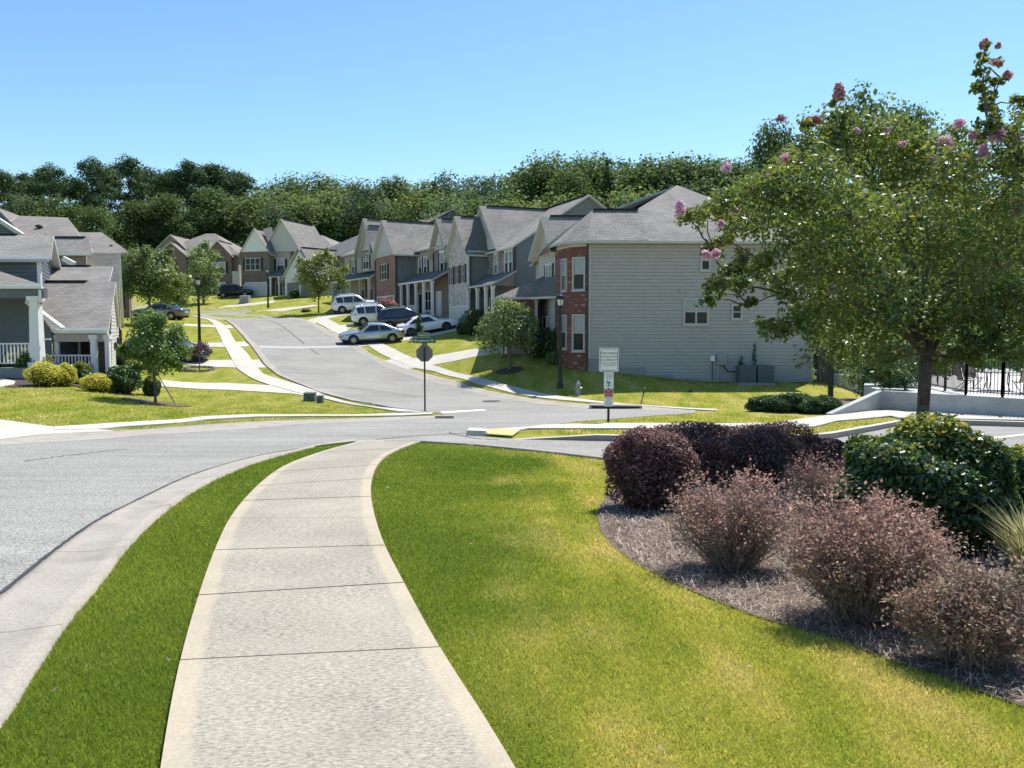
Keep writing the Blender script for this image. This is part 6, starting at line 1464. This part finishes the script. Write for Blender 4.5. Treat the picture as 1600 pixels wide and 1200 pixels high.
    if suv:
        for sg in (1, -1): q = MB(); q.bar((-1.7, sg*.6, 1.79), (.1, sg*.6, 1.79), .04, .04); q.box(-1.55,-1.5,sg*.6-.02,sg*.6+.02,1.7,1.79); q.box(-.1,-.05,sg*.6-.02,sg*.6+.02,1.7,1.79); q.build('roof_rail', M['chrome'], o)
    q = MB(); q.hexa([(hx-.10,-.42,.42),(hx-.02,-.42,.42),(hx-.02,.42,.42),(hx-.10,.42,.42),(hx-.14,-.46,.58),(hx+.012,-.40,.56),(hx+.012,.40,.56),(hx-.14,.46,.58)]); q.build('grille', M['under'], o)
    return o
car('silver blue sedan parked nose towards the street across the pavement', 581, 535.5, 196, 'sedan', 'car_silver')
car('white sedan parked on the driveway behind the cone shaped evergreen', 669, 520.5, 12, 'sedan', 'car_white', rim='rimdark')
car('white sport utility car in the middle driveway beside the magenta shrub', 592, 506, 14, 'suv', 'car_white')
car('white sport utility car highest up the street by the porch of the tan house', 556, 487.5, 16, 'suv', 'car_white')
car('dark blue van mostly hidden behind the silver sedan', 634, 512, 12, 'suv', 'car_dark')
car('dark pickup like car parked before the brick garage at the bend', 368, 464.5, 8, 'suv', 'car_dark')
car('grey sedan half hidden by the crepe myrtle on the left driveway', 251, 499, 176, 'sedan', 'car_grey')
car('dark blue sedan nose hidden behind the young tree on the left driveway', 264, 560, 4, 'sedan', 'car_dark')

# ================================================================== STREET FURNITURE
def lettering(txt, size, mat, parent, loc, rot=(R(90), 0, 0), sx=1.0, ext=.0015):
    cu = bpy.data.curves.new('lettering', 'FONT'); cu.body = txt; cu.size = size; cu.align_x = 'CENTER'; cu.align_y = 'CENTER'; cu.extrude = ext; cu.resolution_u = 2
    t = bpy.data.objects.new('lettering', cu); COL.objects.link(t); dg = bpy.context.evaluated_depsgraph_get(); me = bpy.data.meshes.new_from_object(t.evaluated_get(dg)); bpy.data.objects.remove(t)
    me.materials.clear(); me.materials.append(mat); o = link('lettering', me, parent); o.location = loc; o.rotation_euler = rot; o.scale = (sx, 1, 1); return o
def lamp_post(x, y, label):
    z = h(x, y); o = empty('street_lamp', (x, y, z), 0, label, 'street lamp', 'black street lamps')
    m = MB(); m.lathe([(.15,-.2),(.15,.22),(.11,.30),(.10,.75),(.115,.8),(.085,.86),(.055,3.9),(.075,3.93),(.05,3.98)], (0,0,0), 12)
    for k in range(12):
        a = k/12*6.283; m.tube((.088*math.cos(a), .088*math.sin(a), .88), (.056*math.cos(a), .056*math.sin(a), 3.88), .010, .007, 4)
    m.build('pole', M['black'], o)
    g = MB(); g.lathe([(.10,4.02),(.165,4.32)], (0,0,0), 4); g.build('lamp_glass', M['lamp_glass'], o)
    c = MB(); c.lathe([(.11,3.98),(.12,4.02),(.10,4.03)], (0,0,0), 8); c.lathe([(.215,4.32),(.235,4.36),(.20,4.52),(.07,4.56),(.04,4.60),(.015,4.68)], (0,0,0), 12)
    for k in range(4): a = k/4*6.283; c.tube((.102*math.cos(a), .102*math.sin(a), 4.02), (.17*math.cos(a), .17*math.sin(a), 4.33), .012, .012, 4)
    c.build('lantern_cap', M['black'], o)
    return o
x, y = G(875, 606); lamp_post(x, y, 'black street lamp on the corner lawn in front of the red brick bay')
x, y = G(312, 541); lamp_post(x, y, 'black street lamp on the left lawn behind the red leaved sapling')
x, y = G(419, 481); lamp_post(x, y, 'farthest black street lamp before the brick garage house')
x, y, _ = P(1297, 640, 31.5); lamp_post(x, y, 'black lamp post rising from the junipers into the crepe myrtle leaves')

# stop sign seen from behind, street name blades on top
x, y = G(664, 643); z = h(x, y); o = empty('stop_sign', (x, y, z), R(8), 'grey back of an octagonal stop sign with two green street name blades', 'road sign')
m = MB(); m.box(-.03,.03,-.02,.02,-.3,2.85); m.build('post', M['post'], o)
m = MB(); q = [(.33*math.cos(R(22.5+45*k)), .33*math.sin(R(22.5+45*k))) for k in range(8)]
f = [(a, .035, 2.18+b) for a, b in q]; bk = [(a, .030, 2.18+b) for a, b in q]
m.poly(bk, 0); m.poly(f[::-1], 1)
for k in range(8): m.poly([bk[k], f[k], f[(k+1) % 8], bk[(k+1) % 8]], 0)
sg = m.build('sign_plate', [M['sign_back'], M['sign_red']], o); lettering('STOP', .24, M['sign_white'], sg, (0, .037, 2.18), (R(90), 0, R(180)))
m = MB(); m.box(-.10,.10,-.025,-.02,2.42,2.58); m.build('bracket', M['sign_back'], o)
for zc, ww, ang, txt, s_ in ((2.66,.84,0,'Broadmoor Dr',.15),(2.86,.76,-56,'Retford Dr',.15)):
    b = empty('street_name_blade', (0,0,0), 0); b.parent = o; b.rotation_euler = (0,0,R(ang))
    m = MB(); m.box(-ww/2,ww/2,-.036,-.030,zc-.095,zc+.095); m.build('blade', M['sign_green'], b)
    if ww < .8:
        m = MB()
        for a0, a1, z0, z1 in ((-ww/2+.004,ww/2-.004,.083,.092),(-ww/2+.004,ww/2-.004,-.092,-.083),(-ww/2+.004,-ww/2+.013,-.083,.083),(ww/2-.013,ww/2-.004,-.083,.083)): m.box(a0,a1,-.038,-.0361,zc+z0,zc+z1)
        m.build('border', M['sign_white'], b)
    lettering(txt, s_, M['sign_white'], b, (0, -.038, zc), sx=.80 if ww > .8 else .92)

# three parking notices on one post
x, y = G(950.5, 661); z = h(x, y); k_ = y / F; o = empty('parking_sign_post', (x, y, z), 0, 'dark post carrying one large white parking notice and two small ones', 'road sign')
zz = lambda py: (661 - py) * k_
m = MB(); m.box(-.035,.035,-.02,.02,-.3,zz(560)); m.build('post', M['post'], o)
def rounded(m, w, z0, z1, y0, y1, r, mi=0):
    c = []
    for cx, cz, a0 in ((w/2-r, z1-r, 0), (-w/2+r, z1-r, 90), (-w/2+r, z0+r, 180), (w/2-r, z0+r, 270)):
        for t in range(5): a = R(a0 + t*22.5); c.append((cx + r*math.cos(a), cz + r*math.sin(a)))
    A = [(p, y0, q) for p, q in c]; B = [(p, y1, q) for p, q in c]; m.poly(A, mi); m.poly(B[::-1], mi); n = len(c)
    for i in range(n): m.poly([A[i], B[i], B[(i+1) % n], A[(i+1) % n]], mi)
m = MB(); rounded(m, 30.5*k_, zz(580), zz(543), -.032, -.026, .05); s1 = m.build('notice_board', M['sign_white'], o)
w1, a, b = 28*k_/2, zz(578.6), zz(544.4); m = MB()
for x0, x1, z0, z1 in ((-w1+.03,w1-.03,b-.014,b),(-w1+.03,w1-.03,a,a+.014),(-w1,-w1+.014,a+.03,b-.03),(w1-.014,w1,a+.03,b-.03)): m.box(x0,x1,-.0345,-.0325,z0,z1)
m.build('border', M['ink'], s1)
for txt, py, sz in (('STREET PARKING',551.5,.072),('NOT ALLOWED',556.8,.076),('IN COMMUNITY',562,.074),('VEHICLES WILL BE TOWED',567,.043),("AT OWNER'S EXPENSE",570.2,.043)): lettering(txt, sz, M['ink'], s1, (0, -.0335, zz(py)), sx=.93 if sz > .06 else .9)
m = MB(); rounded(m, 15*k_, zz(606.6), zz(581), -.032, -.026, .015); s2 = m.build('notice_board', M['sign_white'], o)
for txt, py, sz in (('This Area',583.6,.052),('IS UNDER',587.2,.055),('VIDEO',590.8,.055)): lettering(txt, sz, M['ink'], s2, (0, -.0335, zz(py)))
m = MB(); m.hexa([(-.06,-.034,zz(599)),(.05,-.034,zz(599.5)),(.05,-.0325,zz(599.5)),(-.06,-.0325,zz(599)),(-.08,-.034,zz(594)),(.07,-.034,zz(596)),(.07,-.0325,zz(596)),(-.08,-.0325,zz(594))]); m.box(-.02,.02,-.034,-.0325,zz(604),zz(599)); m.box(-.09,.09,-.034,-.0325,zz(602.3),zz(601.3)); m.build('camera_picture', M['ink_blue'], s2)
m = MB(); rounded(m, 14.4*k_, zz(634.5), zz(608), -.032, -.026, .015); s3 = m.build('notice_board', M['sign_white'], o)
m = MB(); m.box(-6.4*k_,6.4*k_,-.034,-.0325,zz(620),zz(608.8)); m.build('red_header', M['sign_red'], s3)
lettering('NO', .06, M['sign_white'], s3, (0, -.0355, zz(611)));  lettering('VEHICLE', .055, M['sign_white'], s3, (0, -.0355, zz(614.6))); lettering('PARKING', .052, M['sign_white'], s3, (0, -.0355, zz(618.2)))
for txt, py, sz in (('RESIDENT',622.5,.04),('ONLY',625.4,.045),('AT ALL TIMES',628.6,.034),('TOWED',631.8,.04)): lettering(txt, sz, M['ink'], s3, (0, -.0335, zz(py)))
m = MB(); m.box(-.03,.03,-.05,-.02,zz(608.4),zz(606.4)); m.build('clamp', M['ink'], o)

# hydrant, marker post, boxes
x, y = G(903, 618); o = empty('fire_hydrant', (x, y, h(x, y)), R(20), 'silver grey fire hydrant on the corner lawn', 'fire hydrant')
m = MB(); m.lathe([(.15,-.1),(.15,.04),(.115,.06),(.11,.38),(.14,.40),(.14,.44),(.12,.45)], (0,0,0), 14); m.build('barrel', M['hydrant'], o, True)
m = MB(); m.lathe([(.135,.45),(.13,.52),(.09,.60),(.04,.63),(.035,.69),(.02,.70)], (0,0,0), 14); m.build('bonnet', M['hydrant'], o, True)
for a in (0, 1.571, 3.1416):
    m = MB(); r = .07 if a == 1.571 else .055; d = (math.cos(a), -math.sin(a) if a == 1.571 else math.sin(a)); m.tube((d[0]*.09,d[1]*.09,.33), (d[0]*.19,d[1]*.19,.33), r, r, 10); m.tube((d[0]*.19,d[1]*.19,.33), (d[0]*.22,d[1]*.22,.33), r*.6, r*.5, 6); m.build('nozzle_cap', M['hydrant'], o)
x, y = G(1000, 633); m = MB(); o = empty('marker_post', (x, y, h(x, y)), 0, 'thin leaning marker post at the lawn edge by the pavement', 'marker post'); m.bar((0,0,-.1), (.19,0,.68), .10, .03); m.build('post', M['post'], o); m = MB(); m.bar((.19,0,.681), (.205,0,.74), .10, .032); m.build('cap', M['pole_white'], o)
def ubox(px, py, w, d, hh, mat, label, name='utility_box', cat='utility box', rz=0):
    x, y = G(px, py); o = empty(name, (x, y, h(x, y)), rz, label, cat); m = MB(); m.hexa([(-w/2,-d/2,-.1),(w/2,-d/2,-.1),(w/2,d/2,-.1),(-w/2,d/2,-.1),(-w/2*.94,-d/2*.9,hh*.9),(w/2*.94,-d/2*.9,hh*.9),(w/2*.94,d/2*.9,hh),(-w/2*.94,d/2*.9,hh)]); m.build('cabinet', M[mat], o)
    m = MB(); m.hexa([(-w/2*1.02,-d/2*1.0,hh*.86),(w/2*1.02,-d/2*1.0,hh*.86),(w/2*1.02,d/2,hh*.96),(-w/2*1.02,d/2,hh*.96),(-w/2*.98,-d/2*.95,hh*.95),(w/2*.98,-d/2*.95,hh*.95),(w/2*.98,d/2*.95,hh*1.05),(-w/2*.98,d/2*.95,hh*1.05)]); m.build('lid', M[mat], o)
    m = MB(); m.box(-w*.05,w*.05,-d/2-.02,-d/2+.02,hh*.4,hh*.55); m.build('lock', M['black'], o); return o
ubox(484.5, 626.5, .50, .40, .37, 'ubox', 'larger green utility box on the left lawn by the pavement')
ubox(500.5, 629.5, .26, .26, .32, 'ubox', 'smaller green utility pedestal right of the larger box')
ubox(383, 473, 1.15, 1.0, .85, 'ubox_grey', 'grey transformer box on the far lawn before the brick garage')
ubox(319, 549, .55, .4, .42, 'ubox_grey', 'low grey utility box beside the left street lamp')
ubox(317, 465, .3, .3, .5, 'ubox_grey', 'tiny pale pedestal at the foot of the slender tree')
ubox(1079, 613, .16, .16, .12, 'black', 'small black landscape light in the shade of the grey house', 'garden_light', 'garden light')
# storm drain
x, y = G(962, 639); o = empty('storm_drain', (x, y, h(x, y)), R(-9), 'kerb inlet of a storm drain with dark slot behind the parking sign', 'storm drain')
m = MB(); m.box(-.949,.949,-.08,.30,-.1,.113); m.build('throat', M['tar'], o)  # black block: the darkness inside the opening is painted as its colour
m = MB(); m.box(-.95,.95,-.13,.5,.115,.16); m.box(-1.05,-.951,-.13,.5,-.1,.16); m.box(.951,1.05,-.13,.5,-.1,.16); m.build('hood', M['kerb'], o)
x, y = G(697, 654); m = MB(); z = h(x, y); m.box(x-.35,x+.25,y-.12,y+.15,z-.05,z+.10); tag(m.build('kerb_end', M['kerb']), kind='structure')

# ================================================================== FENCES, WALL AND POOL TERRACE
def plank_fence(p, q, hh, label):
    p, q = np.array(p), np.array(q); L = np.hypot(*(q-p)); d = (q-p)/L; n = int(L/.15); o = empty('wooden_fence', (p[0], p[1], h(*p)), math.atan2(d[1], d[0]), label, 'fence'); me = []
    for k in range(3):
        m = MB(); t = .05*k - .05; m.hexa([(.004,0,-.3),(.142,0,-.3),(.142,.02,-.3),(.004,.02,-.3),(.004,0,hh-.03+t),(.142,0,hh+t),(.142,.02,hh+t),(.004,.02,hh-.03+t)]); me.append(m.mesh('board', M['wood']))
    for i in range(n):
        b = link('board', random.choice(me), o); c = p + d*i*.15; b.location = (i*.15, random.uniform(-.006, .006), h(*c) - o.location.z)
    for i in range(0, n, 16):
        m = MB(); c = p + d*i*.15; z = h(*c) - o.location.z; m.box(i*.15-.05,i*.15+.05,.06,.16,z-.3,z+hh); m.build('post', M['wood'], o)
    for zr in (.35, hh*.8):
        m = MB(); e = h(*q) - o.location.z; m.bar((0,.045,zr),(L,.045,e+zr),.035,.09); m.build('rail', M['wood'], o)
plank_fence((H1X + 12.0, 43.3), (22.5, 41.5), 1.75, 'weathered wooden plank fence running from the grey house to the right')
DZ = -.56
def cwall(pts, tops, t=.22):
    o = empty('retaining_wall', (pts[0][0], pts[0][1], h(*pts[0])), 0, 'low pale concrete retaining wall stepping up to the pool terrace', 'retaining wall'); lo = Vector(o.location)
    for i in range(len(pts)-1):
        a, b = np.array(pts[i]), np.array(pts[i+1]); d = (b-a)/np.hypot(*(b-a)); n = np.array([-d[1], d[0]])*t; m = MB()
        if i: a = a + d*.004
        m.hexa([(a[0],a[1],-2.2),(b[0],b[1],-2.2),(b[0]+n[0],b[1]+n[1],-2.2),(a[0]+n[0],a[1]+n[1],-2.2),(a[0],a[1],tops[i]),(b[0],b[1],tops[i+1]),(b[0]+n[0],b[1]+n[1],tops[i+1]),(a[0]+n[0],a[1]+n[1],tops[i])]); m.v = [tuple(Vector(v) - lo) for v in m.v]; m.build('wall_section', M['wallc'], o)
wA, wB = G(1300, 651), G(1378, 641.5)
cwall([wA, wB, (15.9, 27.7), (18.6, 24.0), (23, 18.5)], [h(*wA)+.10, DZ+.02, DZ+.02, DZ+.02, DZ+.02])
m = MB(); dk = [(wB[0]+.16, wB[1]+.2), (16.05, 27.85), (18.75, 24.15), (23.2, 18.7), (40, 26), (40, 50), (17.2, 50), (16.2, 38), (14.2, 33.5)]
m.poly([(a, b, DZ) for a, b in dk]); m.poly([(a, b, DZ-2) for a, b in dk[::-1]])
for i in range(len(dk)): a, b = dk[i], dk[(i+1) % len(dk)]; m.poly([(a[0],a[1],DZ-2),(b[0],b[1],DZ-2),(b[0],b[1],DZ),(a[0],a[1],DZ)])
tag(m.build('pool_terrace', M['deck']), kind='structure')
drape('bank', [wA, wB, (14.2, 33.4), (15, 36), (12.6, 36)], .05, M['mulch'], .5)
def iron_fence(pts, hh, label):
    o = empty('iron_fence', (pts[0][0], pts[0][1], DZ), 0, label, 'fence'); lo = np.array([pts[0][0], pts[0][1]]); pk = MB()
    for i in range(len(pts)-1):
        a, b = np.array(pts[i])-lo, np.array(pts[i+1])-lo; L = np.hypot(*(b-a)); n = max(2, round(L/.118))
        for k in range(n): c = a + (b-a)*(k+.5)/n; pk.box(c[0]-.008,c[0]+.008,c[1]-.008,c[1]+.008,.06,hh)
        for z in (.14, hh*.9, hh-.02): m = MB(); m.bar((*a, z), (*b, z), .028, .034); m.build('rail', M['fence_iron'], o)
        ns = max(1, round(L/2.4))
        for k in range(ns + 1): c = a + (b-a)*k/ns; m = MB(); m.box(c[0]-.03,c[0]+.03,c[1]-.03,c[1]+.03,-.2,hh+.05); m.lathe([(.05,hh+.06),(.03,hh+.1)], (c[0],c[1],0), 6); m.build('post', M['fence_iron'], o)
    tag(pk.build('pickets', M['fence_iron'], o), kind='stuff')
iron_fence([(17.0, 40), (16.45, 32.9), (15.72, 28.75), (16.35, 27.65), (18.9, 24.2), (23, 19)], 1.55, 'black iron picket fence along the pool terrace')
# table and sling chairs
def table(x, y, label):
    o = empty('patio_table', (x, y, DZ), 0, label, 'table'); m = MB(); m.lathe([(.60,.70),(.62,.715),(.60,.73)], (0,0,0), 24); m.build('table_top', M['table'], o)
    for a in range(4): m = MB(); t = a*1.571+.5; m.path([(.42*math.cos(t),.42*math.sin(t),.70),(.38*math.cos(t),.38*math.sin(t),.35),(.5*math.cos(t),.5*math.sin(t),0)], [.018]*3, 6); m.build('leg', M['black'], o)
def chair(x, y, rz, label):
    o = empty('patio_chair', (x, y, DZ), R(rz), label, 'chair', 'sling chairs on the pool terrace'); m = MB(); m.hexa([(-.25,-.26,.40),(.25,-.26,.40),(.25,.22,.36),(-.25,.22,.36),(-.25,-.26,.42),(.25,-.26,.42),(.25,.22,.38),(-.25,.22,.38)]); m.build('seat', M['cushion'], o)
    m = MB(); m.hexa([(-.25,.22,.40),(.25,.22,.40),(.25,.25,.40),(-.25,.25,.40),(-.23,.40,.98),(.23,.40,.98),(.23,.43,.98),(-.23,.43,.98)]); m.build('backrest', M['cushion'], o)
    for s_ in (-1, 1):
        m = MB(); m.path([(s_*.28,-.30,0),(s_*.28,-.26,.62),(s_*.28,.25,.64),(s_*.27,.32,.7)], [.014]*4, 6); m.build('arm', M['black'], o)
        m = MB(); m.path([(s_*.27,.42,.98),(s_*.27,.24,.38),(s_*.27,-.05,.36),(s_*.27,.38,0)], [.014]*4, 6); m.build('leg', M['black'], o)
# planting on the terrace edge and beyond it
for k, (x, y, w, hh, lb) in enumerate(((14.5,31.2,1.1,.8,'dark shrub on the terrace corner above the sloping wall'),(15.4,32.6,1.3,1.1,'dark shrub on the terrace behind the crepe myrtle trunk'),(15.0,33.6,1.4,1.5,'taller dark shrub at the back of the terrace corner'),
    (19,47,4,3.2,'tall hedge like shrub beyond the terrace behind the iron fence'),(23,46,4,3.4,'hedge like shrub beyond the terrace table'),(27,45,4,3.2,'hedge like shrub beyond the terrace at the right edge'),(31,43,4,3.6,'hedge like shrub beyond the terrace, outermost right'),(16.5,44,3,2.6,'hedge like shrub beyond the wooden fence end'))):
    o = empty('terrace_shrub', (x, y, DZ if k < 3 else h(x, y)), 0, lb, 'shrub'); c, nn = cloud([(0,0,hh*.5,w*.5,w*.5,hh*.5),(w*.3,0,hh*.35,w*.35,w*.35,hh*.35),(-w*.3,0,hh*.35,w*.35,w*.35,hh*.35)], 2600, dens=25, shell=.4); l = (.1 if k < 3 else .22)*rng.uniform(.7, 1.3, len(c))
    link('foliage', raw_mesh('foliage', leaves(c, nn, l, l*.6), 4, [M['f_green'] if k > 2 else M['f_hedge']]), o)
table(18.1, 31.0, 'round pale topped table on the pool terrace behind the iron fence')
for x, y, rz, lb in ((16.95,30.9,80,'tan sling chair left of the round terrace table'),(18.3,29.8,185,'dark framed sling chair in front of the round terrace table'),(18.0,32.3,10,'sling chair behind the round terrace table'),(16.9,33.6,60,'sling chair farther back by the corner of the iron fence')): chair(x, y, rz, lb)
